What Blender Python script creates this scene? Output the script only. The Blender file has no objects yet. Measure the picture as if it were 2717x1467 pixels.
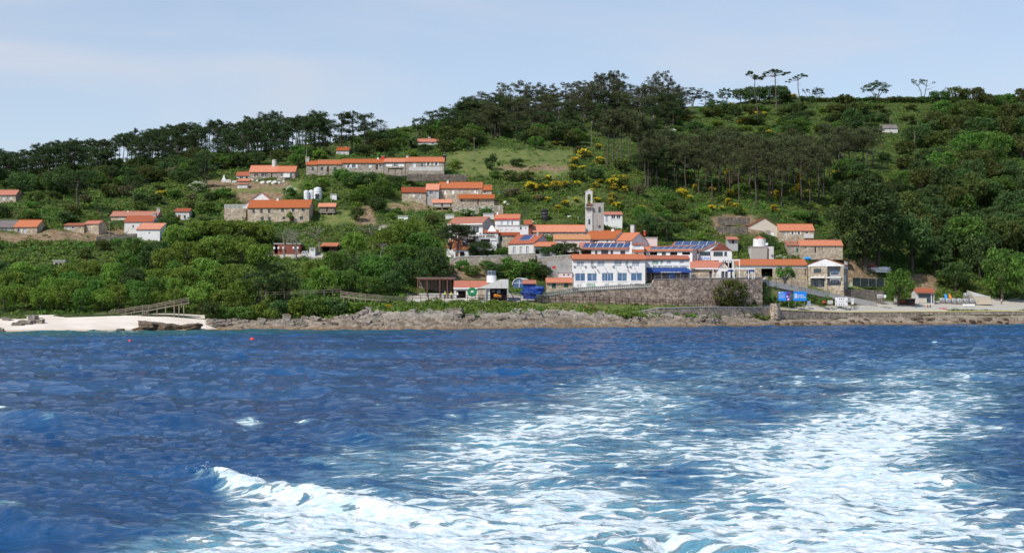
import bpy, math, random
import numpy as np
from mathutils import Vector, Matrix
random.seed(7); RNG = np.random.default_rng(7)
R = math.radians
# ------------------------------------------------------------------ camera, sky, sun, exposure
F, CX, HY, CAMZ = 3700.0, 1358.5, 815.0, 5.0      # focal length, centre column and horizon row of the 2717x1467 photograph
scene = bpy.context.scene
C = scene.collection
cam = bpy.data.objects.new('camera', bpy.data.cameras.new('camera')); C.objects.link(cam)
cam.location = (0, 0, CAMZ); cam.rotation_euler = (R(90), 0, 0)
cam.data.sensor_width = 36; cam.data.lens = 36*F/2717
cam.data.shift_y = (HY-733.5)/2717
cam.data.clip_start = 0.5; cam.data.clip_end = 20000
scene.camera = cam
SUN = Vector((-0.46, -0.50, 0.74)).normalized()
EL = math.asin(SUN.z); AZ = math.atan2(SUN.x, SUN.y)
w = bpy.data.worlds.new('World'); scene.world = w; w.use_nodes = True
nt = w.node_tree; nt.nodes.clear()
def wn(t, **k):
    n = nt.nodes.new(t)
    for a, b in k.items(): setattr(n, a, b)
    return n
sky = wn('ShaderNodeTexSky', sky_type='NISHITA', sun_disc=False, sun_elevation=EL, sun_rotation=AZ, altitude=0, air_density=1.0, dust_density=0.6, ozone_density=3.0)
bg = wn('ShaderNodeBackground'); bg.inputs[1].default_value = 0.15
out = wn('ShaderNodeOutputWorld')
tc = wn('ShaderNodeTexCoord')
mp = wn('ShaderNodeMapping'); mp.inputs['Scale'].default_value = (2.2, 1.0, 9.0); mp.inputs['Rotation'].default_value = (0, R(10), 0); mp.inputs['Location'].default_value = (0.6, 0.2, 0.3)
nz = wn('ShaderNodeTexNoise'); nz.inputs['Scale'].default_value = 1.5; nz.inputs['Detail'].default_value = 7; nz.inputs['Roughness'].default_value = 0.5; nz.inputs['Distortion'].default_value = 0.5
cr = wn('ShaderNodeMapRange'); cr.inputs['From Min'].default_value = 0.36; cr.inputs['From Max'].default_value = 0.74; cr.inputs['To Min'].default_value = 0.42; cr.inputs['To Max'].default_value = 1.0; cr.interpolation_type = 'SMOOTHSTEP'
mx = wn('ShaderNodeMix', data_type='RGBA')
nt.links.new(tc.outputs['Generated'], mp.inputs[0]); nt.links.new(mp.outputs[0], nz.inputs['Vector'])
nt.links.new(nz.outputs['Fac'], cr.inputs['Value'])
sx_ = wn('ShaderNodeSeparateXYZ'); nt.links.new(tc.outputs['Generated'], sx_.inputs[0])
hi = wn('ShaderNodeMapRange', interpolation_type='SMOOTHSTEP'); hi.inputs['From Min'].default_value = .16; hi.inputs['From Max'].default_value = .42; hi.inputs['To Min'].default_value = 1; hi.inputs['To Max'].default_value = .12; nt.links.new(sx_.outputs['Z'], hi.inputs['Value'])
ml = wn('ShaderNodeMath', operation='MULTIPLY'); nt.links.new(cr.outputs[0], ml.inputs[0]); nt.links.new(hi.outputs[0], ml.inputs[1]); nt.links.new(ml.outputs[0], mx.inputs['Factor'])
nt.links.new(sky.outputs[0], mx.inputs['A']); mx.inputs['B'].default_value = (4.25, 4.6, 5.3, 1)
nt.links.new(mx.outputs['Result'], bg.inputs[0]); nt.links.new(bg.outputs[0], out.inputs[0])
sl = bpy.data.lights.new('sun', 'SUN'); sl.energy = 4.2; sl.angle = R(0.5); sl.color = (1.0, 0.955, 0.88)
so = bpy.data.objects.new('sun', sl); C.objects.link(so); so.rotation_euler = (-SUN).to_track_quat('-Z', 'Y').to_euler()
scene.view_settings.view_transform = 'Standard'; scene.view_settings.look = 'None'
scene.view_settings.exposure = 0.0; scene.view_settings.gamma = 1.0
scene.cycles.max_bounces = 5; scene.cycles.transparent_max_bounces = 4

# ------------------------------------------------------------------ projection and numeric helpers
def P(px, py, Y): return Vector(((px-CX)/F*Y, Y, CAMZ+(HY-py)/F*Y))
_T = RNG.random((256, 256))
def vn(x, y, s=0):
    x = np.asarray(x, float)+s*17.3; y = np.asarray(y, float)+s*9.1
    xi = np.floor(x).astype(int); yi = np.floor(y).astype(int); fx = x-xi; fy = y-yi
    fx = fx*fx*(3-2*fx); fy = fy*fy*(3-2*fy)
    a = _T[xi & 255, yi & 255]; b = _T[(xi+1) & 255, yi & 255]; c = _T[xi & 255, (yi+1) & 255]; d = _T[(xi+1) & 255, (yi+1) & 255]
    return (a*(1-fx)+b*fx)*(1-fy)+(c*(1-fx)+d*fx)*fy
def fbm(x, y, o=4, s=0):
    v = 0; a = .5; t = 0
    for i in range(o):
        v = v+a*vn(x*2**i, y*2**i, s+i); t += a; a *= .5
    return v/t
def sm(a, b, x):
    t = np.clip((np.asarray(x, float)-a)/(b-a), 0, 1); return t*t*(3-2*t)

# ------------------------------------------------------------------ materials
MATS = {}
class NB:
    def __init__(s, name):
        s.m = bpy.data.materials.new(name); s.m.use_nodes = True; s.t = s.m.node_tree; s.b = s.t.nodes['Principled BSDF']; MATS[name] = s.m
    def n(s, t, **k):
        n = s.t.nodes.new(t)
        for a, b in k.items():
            if a.startswith('i_'): n.inputs[a[2:]].default_value = b
            else: setattr(n, a, b)
        return n
    def l(s, a, b): s.t.links.new(a, b)
    def coord(s, scale=(1, 1, 1), which='Object'):
        tc = s.n('ShaderNodeTexCoord'); m = s.n('ShaderNodeMapping'); m.inputs['Scale'].default_value = scale
        s.l(tc.outputs[which], m.inputs[0]); return m.outputs[0]
    def noise(s, vec, scale, detail=4, rough=.55, dist=0):
        n = s.n('ShaderNodeTexNoise'); n.inputs['Scale'].default_value = scale; n.inputs['Detail'].default_value = detail
        n.inputs['Roughness'].default_value = rough; n.inputs['Distortion'].default_value = dist
        if vec is not None: s.l(vec, n.inputs['Vector'])
        return n.outputs['Fac']
    def ramp(s, fac, stops):
        r = s.n('ShaderNodeValToRGB'); e = r.color_ramp.elements
        while len(e) < len(stops): e.new(.5)
        for i, (p, c) in enumerate(stops):
            e[i].position = p; e[i].color = tuple(c)+((1,) if len(c) == 3 else ())
        s.l(fac, r.inputs[0]); return r.outputs[0]
    def mix(s, f, a, b, mode='MIX'):
        m = s.n('ShaderNodeMix', data_type='RGBA', blend_type=mode)
        for v, k in ((f, 'Factor'), (a, 'A'), (b, 'B')):
            if hasattr(v, 'links'): s.l(v, m.inputs[k])
            elif k == 'Factor': m.inputs[k].default_value = v
            else: m.inputs[k].default_value = tuple(v)+(1,)
        return m.outputs['Result']
    def rng(s, v, a, b, c=0, d=1, smooth=True):
        m = s.n('ShaderNodeMapRange'); m.interpolation_type = 'SMOOTHSTEP' if smooth else 'LINEAR'
        for k, x in (('From Min', a), ('From Max', b), ('To Min', c), ('To Max', d)):
            if hasattr(x, 'links'): s.l(x, m.inputs[k])
            else: m.inputs[k].default_value = x
        s.l(v, m.inputs['Value']); return m.outputs[0]
    def math(s, op, a, b=None):
        m = s.n('ShaderNodeMath', operation=op)
        for i, v in enumerate((a, b)):
            if v is None: continue
            if hasattr(v, 'links'): s.l(v, m.inputs[i])
            else: m.inputs[i].default_value = v
        return m.outputs[0]
    def bump(s, h, strength, dist):
        b = s.n('ShaderNodeBump'); b.inputs['Strength'].default_value = strength; b.inputs['Distance'].default_value = dist
        s.l(h, b.inputs['Height']); s.l(b.outputs[0], s.b.inputs['Normal'])
    def col(s, c):
        if hasattr(c, 'links'): s.l(c, s.b.inputs['Base Color'])
        else: s.b.inputs['Base Color'].default_value = tuple(c)+(1,)
    def rough(s, r, spec=.3):
        s.b.inputs['Roughness'].default_value = r; s.b.inputs['Specular IOR Level'].default_value = spec

def plain(name, c, rough=.7, var=.18, scale=1.2, spec=.3, metal=0):
    k = NB(name); v = k.noise(k.coord(), scale, 5)
    k.col(k.mix(k.rng(v, .35, .7), [x*(1-var) for x in c], [min(1, x*(1+var)) for x in c])); k.rough(rough, spec)
    k.b.inputs['Metallic'].default_value = metal; return k.m
def plaster(name, c, dirt=.3):
    k = NB(name); co = k.coord((1, 1, .35)); v = k.noise(co, 1.4, 6, .65); f = k.noise(k.coord(), 9, 4)
    a = k.mix(k.rng(v, .5, .75, 0, dirt), c, (c[0]*.55, c[1]*.52, c[2]*.47)); k.col(k.mix(k.rng(f, .3, .8, 0, .15), a, (.5, .48, .45)))
    k.rough(.85, .2); k.bump(f, .2, .03); return k.m
def stone(name, a, b, mortar, scale=2.2, zs=1.5):
    k = NB(name); co0 = k.coord((scale, scale, scale*zs)); nd = k.n('ShaderNodeTexNoise'); nd.inputs['Scale'].default_value = 1.3; nd.inputs['Detail'].default_value = 3; k.l(co0, nd.inputs['Vector'])
    va = k.n('ShaderNodeVectorMath', operation='MULTIPLY_ADD'); k.l(nd.outputs['Color'], va.inputs[0]); va.inputs[1].default_value = (1.1, 1.1, 1.1); k.l(co0, va.inputs[2]); co = va.outputs[0]
    d = k.n('ShaderNodeTexVoronoi', feature='DISTANCE_TO_EDGE'); cc = k.n('ShaderNodeTexVoronoi')
    for v in (d, cc): k.l(co, v.inputs['Vector']); v.inputs['Scale'].default_value = 1; v.inputs['Randomness'].default_value = .9
    sep = k.n('ShaderNodeSeparateColor'); k.l(cc.outputs['Color'], sep.inputs[0])
    base = k.ramp(sep.outputs[0], [(0, a), (.35, b), (.7, [x*1.35 for x in b]), (1, [x*.6 for x in a])])
    base = k.mix(k.rng(k.noise(k.coord(), .5, 5), .35, .7, 0, .45), base, [x*.5 for x in a])
    e = k.rng(k.math('ADD', d.outputs['Distance'], k.rng(k.noise(co0, 1.1, 3), .4, .7, .0, .08)), .02, .09)
    k.col(k.mix(e, mortar, base)); k.rough(.9, .15); k.bump(e, .6, .08); return k.m
stone('stone_warm', (.42, .33, .23), (.54, .45, .34), (.30, .25, .19))
stone('stone_grey', (.34, .29, .235), (.44, .385, .32), (.24, .21, .17))
stone('stone_wall', (.44, .31, .225), (.58, .44, .34), (.10, .075, .055), 1.15, 1.5)
stone('stone_sea', (.34, .27, .215), (.46, .38, .30), (.10, .08, .065), 1.9, 1.0)
stone('stone_dark', (.15, .13, .105), (.22, .19, .155), (.07, .06, .05), 1.8)
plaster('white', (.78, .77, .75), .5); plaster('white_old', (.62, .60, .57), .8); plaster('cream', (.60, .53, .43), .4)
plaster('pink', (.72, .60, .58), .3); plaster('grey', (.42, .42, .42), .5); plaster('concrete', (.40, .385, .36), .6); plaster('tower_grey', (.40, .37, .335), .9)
plaster('sand_wall', (.52, .44, .33), .5); plaster('sea_green', (.52, .62, .58), .2)
def tiles(name, c1, c2, axis, blot=.25, bc=(.32, .17, .10)):
    k = NB(name); sc = (1, 1, 1)
    w = k.n('ShaderNodeTexWave', wave_type='BANDS', bands_direction=axis); w.inputs['Scale'].default_value = 1.1; w.inputs['Distortion'].default_value = .5; w.inputs['Detail'].default_value = 1
    k.l(k.coord(), w.inputs['Vector'])
    v = k.noise(k.coord(), .9, 6, .7); f = k.noise(k.coord((1, 1, 1)), 5.5, 2)
    a = k.mix(k.rng(f, .35, .65), c1, c2)
    a = k.mix(k.rng(v, .52, .78, 0, blot), a, bc)
    a = k.mix(k.rng(w.outputs['Fac'], 0, .55, .5, 0), a, [x*.5 for x in c1]); oi = k.n('ShaderNodeObjectInfo'); hv = k.n('ShaderNodeHueSaturation'); k.l(a, hv.inputs['Color']); k.l(k.rng(oi.outputs['Random'], 0, 1, .62, 1.06, False), hv.inputs['Value']); k.l(k.rng(oi.outputs['Random'], 0, 1, 1.06, .84, False), hv.inputs['Saturation']); k.col(hv.outputs[0])
    k.rough(.8, .2); k.bump(w.outputs['Fac'], .5, .07); return k.m
for ax in 'XY':
    tiles('tile_orange'+ax, (.54, .15, .058), (.72, .24, .095), ax, .4)
    tiles('tile_red'+ax, (.42, .105, .05), (.58, .175, .085), ax, .5)
    tiles('tile_old'+ax, (.62, .26, .11), (.76, .40, .19), ax, .7, (.30, .2, .11))
    tiles('tile_worn'+ax, (.40, .13, .075), (.55, .22, .13), ax, .8, (.2, .16, .13))
    tiles('tile_grey'+ax, (.21, .17, .16), (.28, .24, .225), ax, .6, (.14, .125, .12))
plain('wood', (.26, .21, .165)); plain('wood_dark', (.07, .035, .025)); plain('wood_red', (.22, .07, .045)); plain('rust', (.17, .08, .06))
plain('dark', (.018, .018, .02), .6); plain('black_plastic', (.02, .02, .022), .35); plain('frame_dark', (.03, .035, .035), .4)
plain('frame_white', (.78, .78, .77), .5, .05); plain('shutter_grey', (.42, .46, .50), .5, .06); plain('green_door', (.03, .12, .08), .5)
plain('white_metal', (.78, .79, .79), .35, .06, 1.2, .5); plain('grey_metal', (.3, .31, .32), .4, .1, 1.2, .5); plain('blue_metal', (.28, .36, .48), .4)
plain('awning_blue', (.02, .06, .22), .8, .12); plain('tarp_blue', (.02, .06, .27), .5, .35); plain('curtain', (.35, .47, .40), .8, .2)
plain('red_paint', (.55, .05, .03), .5, .2); plain('orange_paint', (.80, .28, .02), .45, .15); plain('yellow_paint', (.85, .68, .22), .6, .08)
plain('sign_blue', (.02, .24, .78), .5, .03); plain('sign_purple', (.13, .07, .36), .5, .04); plain('cloth_white', (.85, .85, .83), .85, .12)
plain('green_paint', (.02, .22, .08), .5, .15); plain('buoy_red', (.70, .05, .03), .35, .1); plain('skin', (.55, .33, .24), .6, .05); plain('hair', (.04, .025, .02), .6)
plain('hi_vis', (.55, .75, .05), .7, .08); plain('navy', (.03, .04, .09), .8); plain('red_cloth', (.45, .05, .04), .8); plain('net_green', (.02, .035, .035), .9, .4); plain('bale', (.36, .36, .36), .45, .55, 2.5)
plain('board_blue', (.05, .35, .80), .35, .05); plain('bell_bronze', (.06, .055, .05), .5); plain('boulder_white', (.62, .60, .55), .9, .3)
k = NB('glass'); k.col((.035, .055, .075)); k.rough(.06, .6)
k = NB('glass_blue'); k.col(k.mix(k.rng(k.noise(k.coord(), .6, 3), .4, .65), (.04, .11, .24), (.09, .17, .27))); k.rough(.06, .8)
k = NB('panel'); v = k.n('ShaderNodeTexBrick'); k.l(k.coord((.55, .55, .55)), v.inputs['Vector']); v.inputs['Color1'].default_value = (.03, .055, .14, 1); v.inputs['Color2'].default_value = (.045, .075, .17, 1)
v.inputs['Mortar'].default_value = (.10, .13, .2, 1); v.inputs['Mortar Size'].default_value = .008; k.col(v.outputs[0]); k.rough(.12, .7)
# vegetation: colour differs leaf by leaf (mesh islands), clump by clump and plant by plant
def leafmat(name, dark, light, var=.45, rough=.6, trans=.35):
    k = NB(name); g = k.n('ShaderNodeNewGeometry'); o = k.n('ShaderNodeObjectInfo')
    isl = g.outputs['Random Per Island']
    cl = k.noise(k.coord((1, 1, 1), 'Object'), .35, 3)
    base = k.mix(k.math('ADD', k.math('MULTIPLY', isl, var), k.rng(cl, .3, .7, 0, 1-var)), dark, light)
    hsv = k.n('ShaderNodeHueSaturation'); k.l(base, hsv.inputs['Color'])
    k.l(k.rng(o.outputs['Random'], 0, 1, .485, .52, False), hsv.inputs['Hue']); k.l(k.rng(o.outputs['Random'], 0, 1, 1.08, 1.7, False), hsv.inputs['Value'])
    k.col(hsv.outputs[0]); k.rough(rough, .2)
    tr = k.n('ShaderNodeBsdfTranslucent'); k.l(hsv.outputs[0], tr.inputs['Color'])
    ms = k.n('ShaderNodeMixShader'); ms.inputs[0].default_value = trans
    k.l(k.b.outputs[0], ms.inputs[1]); k.l(tr.outputs[0], ms.inputs[2]); k.l(ms.outputs[0], k.t.nodes['Material Output'].inputs[0])
    return k.m
leafmat('leaf_oak', (.06, .105, .014), (.19, .28, .04)); leafmat('leaf_green', (.035, .085, .014), (.12, .21, .035))
leafmat('leaf_lime', (.07, .12, .018), (.20, .28, .045)); leafmat('leaf_dark', (.024, .05, .015), (.085, .135, .035))
leafmat('leaf_olive', (.035, .05, .012), (.11, .13, .03)); leafmat('leaf_pine', (.018, .036, .012), (.06, .09, .026))
leafmat('leaf_brownpine', (.034, .044, .017), (.105, .115, .045)); leafmat('leaf_euc', (.028, .038, .017), (.10, .105, .05))
leafmat('leaf_silver', (.022, .045, .012), (.075, .12, .035)); leafmat('leaf_bracken', (.055, .10, .018), (.175, .25, .045), .6)
leafmat('leaf_dry', (.12, .07, .03), (.25, .16, .07)); leafmat('leaf_grey', (.07, .065, .03), (.15, .135, .07))
leafmat('flower_yellow', (.40, .29, .015), (.72, .52, .03), .8); leafmat('flower_white', (.3, .33, .22), (.7, .7, .55), .8)
k = NB('bark'); k.col(k.mix(k.noise(k.coord((3, 3, .6)), 2, 4), (.05, .04, .033), (.15, .125, .105))); k.rough(.95, .1)
k = NB('bark_pale'); k.col(k.mix(k.noise(k.coord((2, 2, .5)), 2, 4), (.14, .12, .10), (.36, .32, .28))); k.rough(.95, .1)
# ground of the hillside, coloured by the attributes painted on it
k = NB('ground'); co = k.coord()
def attr(k, n): a = k.n('ShaderNodeAttribute'); a.attribute_name = n; return a.outputs['Fac']
g1 = k.mix(k.rng(k.noise(co, .12, 6), .35, .65), (.045, .075, .018), (.11, .15, .035)); g1 = k.mix(k.rng(k.noise(co, 1.3, 5, .7), .4, .62), g1, (.02, .03, .01))
g2 = k.mix(k.rng(k.noise(co, .5, 6, .7), .4, .62), (.095, .15, .035), (.19, .18, .07)); g2 = k.mix(k.rng(k.noise(co, 2.2, 5, .7), .5, .7), g2, (.07, .085, .025))
g3 = k.mix(k.rng(k.noise(co, .7, 6, .7), .4, .6), (.17, .11, .065), (.30, .22, .14)); g3 = k.mix(k.rng(k.noise(co, 2.5, 5, .7), .52, .66), g3, (.08, .08, .03))
g4 = k.mix(k.noise(co, .8, 6), (.38, .345, .29), (.50, .46, .40))
m = k.mix(attr(k, 'meadow'), g1, g2); m = k.mix(attr(k, 'soil'), m, g3); m = k.mix(attr(k, 'pave'), m, g4); k.col(m); k.rough(.95, .1)
k.bump(k.noise(co, 3, 5), .5, .15)
k = NB('sand'); co = k.coord(); c = k.mix(k.rng(k.noise(co, .15, 5), .35, .65), (.64, .56, .47), (.74, .67, .58)); c = k.mix(k.rng(k.noise(co, 1.4, 5, .7), .6, .72, 0, .35), c, (.45, .38, .3))
ge = k.n('ShaderNodeNewGeometry'); sx = k.n('ShaderNodeSeparateXYZ'); k.l(ge.outputs['Position'], sx.inputs[0])
k.col(k.mix(k.rng(sx.outputs['Z'], .12, .5, 1, 0), c, (.45, .38, .28))); k.rough(.9, .15); k.bump(k.noise(co, 2.5, 5), .3, .1)
def rockmat(name, tide=True, c1=(.235, .185, .135), c2=(.48, .40, .31)):
    k = NB(name); co = k.coord((1, 1, 2.5)); ge = k.n('ShaderNodeNewGeometry'); sx = k.n('ShaderNodeSeparateXYZ'); k.l(ge.outputs['Position'], sx.inputs[0])
    n1 = k.noise(co, .35, 7, .65, .6); c = k.mix(k.rng(n1, .35, .65), c1, c2)
    v = k.n('ShaderNodeTexVoronoi', feature='DISTANCE_TO_EDGE'); k.l(k.coord((.45, .9, 1.6)), v.inputs['Vector']); v.inputs['Scale'].default_value = .9
    nn = k.noise(co, 2.2, 6, .7); c = k.mix(k.rng(nn, .52, .66, 0, .75), c, (.085, .075, .062)); c = k.mix(k.rng(v.outputs['Distance'], 0, .05, .6, 0), c, (.05, .04, .03))
    zz = k.math('ADD', sx.outputs['Z'], k.math('MULTIPLY', k.noise(co, .9, 4), 1.6))
    if tide:
        c = k.mix(k.rng(zz, 2.6, 4.4, 0, .55), c, (.47, .44, .39)); c = k.mix(k.rng(zz, .9, 1.9, .62, 0), c, (.26, .15, .06)); c = k.mix(k.rng(zz, .5, 1.15, .9, 0), c, (.06, .04, .022))
    k.col(c); k.rough(.85, .25); k.bump(nn, 1.0, .6); return k.m
rockmat('rock'); rockmat('boulder', False, (.24, .19, .15), (.46, .42, .36)); rockmat('rock_brown', True, (.16, .12, .085), (.25, .19, .14))

# ------------------------------------------------------------------ mesh helpers
def npmesh(name, V, Q, mats, smooth=False, mi=None):
    V = np.asarray(V, np.float32); Q = np.asarray(Q, np.int32); me = bpy.data.meshes.new(name)
    me.vertices.add(len(V)); me.vertices.foreach_set('co', V.ravel())
    k = Q.shape[1]; me.loops.add(Q.size); me.loops.foreach_set('vertex_index', Q.ravel())
    me.polygons.add(len(Q)); me.polygons.foreach_set('loop_start', np.arange(0, Q.size, k, dtype=np.int32)); me.polygons.foreach_set('loop_total', np.full(len(Q), k, np.int32))
    if mi is not None: me.polygons.foreach_set('material_index', np.asarray(mi, np.int32))
    me.update(calc_edges=True)
    for m in ([mats] if isinstance(mats, str) else mats): me.materials.append(MATS[m])
    if smooth: me.polygons.foreach_set('use_smooth', np.ones(len(Q), bool))
    return me
def gridmesh(name, X, Y, Z, mat, smooth=True):
    n, m = X.shape; V = np.stack([X, Y, Z], -1).reshape(-1, 3); i = np.arange(n*m).reshape(n, m)
    Q = np.stack([i[:-1, :-1], i[:-1, 1:], i[1:, 1:], i[1:, :-1]], -1).reshape(-1, 4); return npmesh(name, V, Q, mat, smooth)
def addattr(me, n, v):
    a = me.attributes.new(n, 'FLOAT', 'POINT'); a.data.foreach_set('value', np.asarray(v, np.float32).ravel())
def lab(o, label=None, cat=None, group=None, kind=None):
    if label: o['label'] = label
    if cat: o['category'] = cat
    if group: o['group'] = group
    if kind: o['kind'] = kind
    return o
def obj(name, me, parent=None, loc=None, rz=None, scale=None):
    o = bpy.data.objects.new(name, me); C.objects.link(o)
    if parent: o.parent = parent
    if loc is not None: o.location = loc
    if rz is not None: o.rotation_euler = (0, 0, rz)
    if scale is not None: o.scale = scale
    return o
def thing(name, label, cat, loc, rz=0, group=None):
    return lab(obj(name, None, None, loc, rz), label, cat, group)
class MB:
    def __init__(s): s.v = []; s.f = []
    def q(s, *p):
        i = len(s.v); s.v += [tuple(x) for x in p]; s.f.append(tuple(range(i, i+len(p)))); return s
    def box(s, x0, x1, y0, y1, z0, z1):
        i = len(s.v); s.v += [(x0, y0, z0), (x1, y0, z0), (x1, y1, z0), (x0, y1, z0), (x0, y0, z1), (x1, y0, z1), (x1, y1, z1), (x0, y1, z1)]
        s.f += [(i, i+3, i+2, i+1), (i+4, i+5, i+6, i+7), (i, i+1, i+5, i+4), (i+1, i+2, i+6, i+5), (i+2, i+3, i+7, i+6), (i+3, i, i+4, i+7)]; return s
    def prism(s, a, b):           # two rings with the same number of points
        i = len(s.v); n = len(a); s.v += [tuple(x) for x in a]+[tuple(x) for x in b]
        s.f.append(tuple(range(i, i+n))[::-1]); s.f.append(tuple(range(i+n, i+2*n)))
        for k in range(n): s.f.append((i+k, i+(k+1) % n, i+n+(k+1) % n, i+n+k))
        return s
    def bar(s, p, q, w, h=None):
        p = Vector(p); q = Vector(q); h = h or w; d = (q-p).normalized(); a = d.cross(Vector((0, 0, 1)))
        a = a.normalized() if a.length > .01 else Vector((1, 0, 0)); b = d.cross(a).normalized(); a = a*w/2; b = b*h/2
        return s.prism([p-a-b, p+a-b, p+a+b, p-a+b], [q-a-b, q+a-b, q+a+b, q-a+b])
    def cyl(s, c, r, h, n=12, r2=None):
        r2 = r if r2 is None else r2; t = [2*math.pi*k/n for k in range(n)]; c = Vector(c)
        return s.prism([c+Vector((math.cos(a)*r, math.sin(a)*r, 0)) for a in t], [c+Vector((math.cos(a)*r2, math.sin(a)*r2, h)) for a in t])
    def tube(s, pts, rad, n=6):
        rings = []
        for j, p in enumerate(pts):
            p = Vector(p); d = Vector(pts[min(j+1, len(pts)-1)])-Vector(pts[max(j-1, 0)]); d.normalize()
            a = d.cross(Vector((.13, .99, .05))).normalized(); b = d.cross(a)
            rings.append([p+(a*math.cos(2*math.pi*k/n)+b*math.sin(2*math.pi*k/n))*rad[j] for k in range(n)])
        i = len(s.v)
        for r in rings: s.v += [tuple(x) for x in r]
        for j in range(len(rings)-1):
            for k in range(n): s.f.append((i+j*n+k, i+j*n+(k+1) % n, i+(j+1)*n+(k+1) % n, i+(j+1)*n+k))
        s.f.append(tuple(i+k for k in range(n))[::-1]); s.f.append(tuple(i+(len(rings)-1)*n+k for k in range(n))); return s
    def me(s, name, mat, smooth=False):
        m = bpy.data.meshes.new(name); m.from_pydata(s.v, [], s.f); m.update(); m.materials.append(MATS[mat])
        if smooth: m.polygons.foreach_set('use_smooth', np.ones(len(m.polygons), bool))
        return m
    def o(s, name, mat, parent=None, loc=None, smooth=False, rz=None): return obj(name, s.me(name, mat, smooth), parent, loc, rz)
def blob(r=(1, 1, 1), n=2, seed=0, amp=.25, flat=0, freq=1.3):
    """an irregular boulder: subdivided cube pushed to a rounded block, with facets"""
    m = 5+3*n; t = np.linspace(-1, 1, m); V = []; Q = []
    for ax in range(3):
        for sg in (-1, 1):
            a, b = np.meshgrid(t, t); p = [None]*3; p[ax] = np.full_like(a, sg); p[(ax+1) % 3] = a; p[(ax+2) % 3] = b
            i0 = sum(len(v) for v in V); i = np.arange(m*m).reshape(m, m)+i0
            V.append(np.stack(p, -1).reshape(-1, 3)); q = np.stack([i[:-1, :-1], i[:-1, 1:], i[1:, 1:], i[1:, :-1]], -1).reshape(-1, 4); Q.append(q if sg > 0 else q[:, ::-1])
    V = np.concatenate(V); Q = np.concatenate(Q); L = np.linalg.norm(V, axis=1, keepdims=True); V = V*(.45+.55/L)
    s = seed*3.7; d = fbm(V[:, 0]*freq+s+V[:, 2]*.9, V[:, 1]*freq-s+V[:, 2]*.7, 4, seed)+fbm(V[:, 2]*freq*1.4+s, V[:, 0]*freq*.8+V[:, 1]*.5, 3, seed+5)-1
    V = V*(1+amp*2*d[:, None])*np.array(r); return V, Q

# ------------------------------------------------------------------ the terrain: depth and row of the ground, column by column of the photograph
COLS = [-260, 0, 150, 300, 450, 600, 800, 1000, 1200, 1400, 1500, 1600, 1800, 1935, 2005, 2026, 2040, 2200, 2400, 2717, 2980]
ST = [
 [(279,881),(300,850),(305,840),(318,815),(345,740),(372,660),(400,600),(435,530),(480,480),(545,462)],
 [(284,880),(303,848),(308,838),(320,812),(346,735),(374,650),(402,598),(436,535),(480,480),(540,458)],
 [(287,879.5),(305,843),(310,835),(322,808),(348,735),(376,650),(404,602),(438,520),(482,475),(540,450)],
 [(292,878.5),(309,838),(314,831),(326,805),(350,735),(378,660),(404,610),(438,530),(482,462),(540,438)],
 [(298,877),(312,840),(317,832),(330,805),(354,735),(380,665),(406,602),(438,520),(484,450),(545,415)],
 [(302,876.3),(315,852),(322,838),(335,805),(358,735),(384,665),(408,590),(438,510),(480,450),(545,404)],
 [(305,875.7),(318,850),(325,832),(338,795),(360,740),(386,672),(410,590),(438,500),(475,430),(545,388)],
 [(302,876.3),(320,838),(332,806),(344,780),(362,730),(388,660),(412,580),(438,500),(472,420),(560,352)],
 [(308,875),(325,838),(338,798),(350,791),(366,735),(390,665),(412,590),(440,530),(474,440),(600,318)],
 [(319,873),(332,836),(346,799),(358,783),(368,735),(388,672),(412,605),(444,520),(490,420),(640,303)],
 [(327,871.7),(339,837),(352,801),(356,776),(372,748),(390,682),(413,612),(445,530),(495,430),(655,296)],
 [(336,870),(346,838),(358,803),(364,762),(382,757),(392,692),(414,622),(446,540),(500,440),(670,290)],
 [(349,868),(358,845),(369,808),(371,743),(386,737),(402,700),(424,655),(452,590),(510,470),(690,283)],
 [(360,866.4),(369,846),(378,811),(380,742),(412,740),(424,702),(434,655),(460,592),(518,470),(697,274)],
 [(365,865.7),(374,846),(382,812),(384,741),(413,740),(425,702),(434,655),(462,592),(520,470),(700,269)],
 [(367,865.4),(376,846),(385,812),(387,748),(413,740),(425,702),(436,655),(463,592),(521,470),(700,269)],
 [(368,865.2),(378,846),(388,812),(392,748),(413,741),(424,700),(440,655),(464,592),(522,470),(700,268)],
 [(385,863),(392,846),(399,812),(403,780),(428,744),(440,695),(456,655),(478,605),(530,480),(700,263)],
 [(398,861.5),(405,836),(410,815),(432,790),(446,745),(458,695),(470,650),(488,595),(540,480),(700,266)],
 [(411,860),(416,836),(422,818),(446,800),(458,760),(470,705),(482,655),(500,595),(550,480),(720,256)],
 [(420,859),(426,836),(432,818),(456,800),(468,760),(480,705),(492,655),(510,595),(560,480),(730,250)]]
SY = np.array([[a for a, b in r] for r in ST], float); SP = np.array([[b for a, b in r] for r in ST], float)
def station(px):
    """station depths and heights at these columns, plus an under-water and an over-the-ridge station"""
    px = np.atleast_1d(px)
    Y = np.stack([np.interp(px, COLS, SY[:, k]) for k in range(10)], -1); Pq = np.stack([np.interp(px, COLS, SP[:, k]) for k in range(10)], -1)
    Z = CAMZ+(HY-Pq)/F*Y
    Y = np.concatenate([Y[:, :1]-40, Y, Y[:, -1:]+40, Y[:, -1:]+260], 1); Z = np.concatenate([Z[:, :1]*0-5, Z, Z[:, -1:]-6, Z[:, -1:]-90], 1); return Y, Z
def rough(x, y, Yst2):
    a = sm(8, 40, y-Yst2); return a*((fbm(x*.045, y*.045, 4, 3)-.5)*4.5+(fbm(x*.22, y*.22, 3, 8)-.5)*1.3)
def zg(x, y):
    px = CX+F*x/y; Y, Z = station(px); z = np.interp(y, Y[0], Z[0]); return float(z+rough(np.array([x]), np.array([y]), Y[0][3])[0])
_gc = {}
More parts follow.
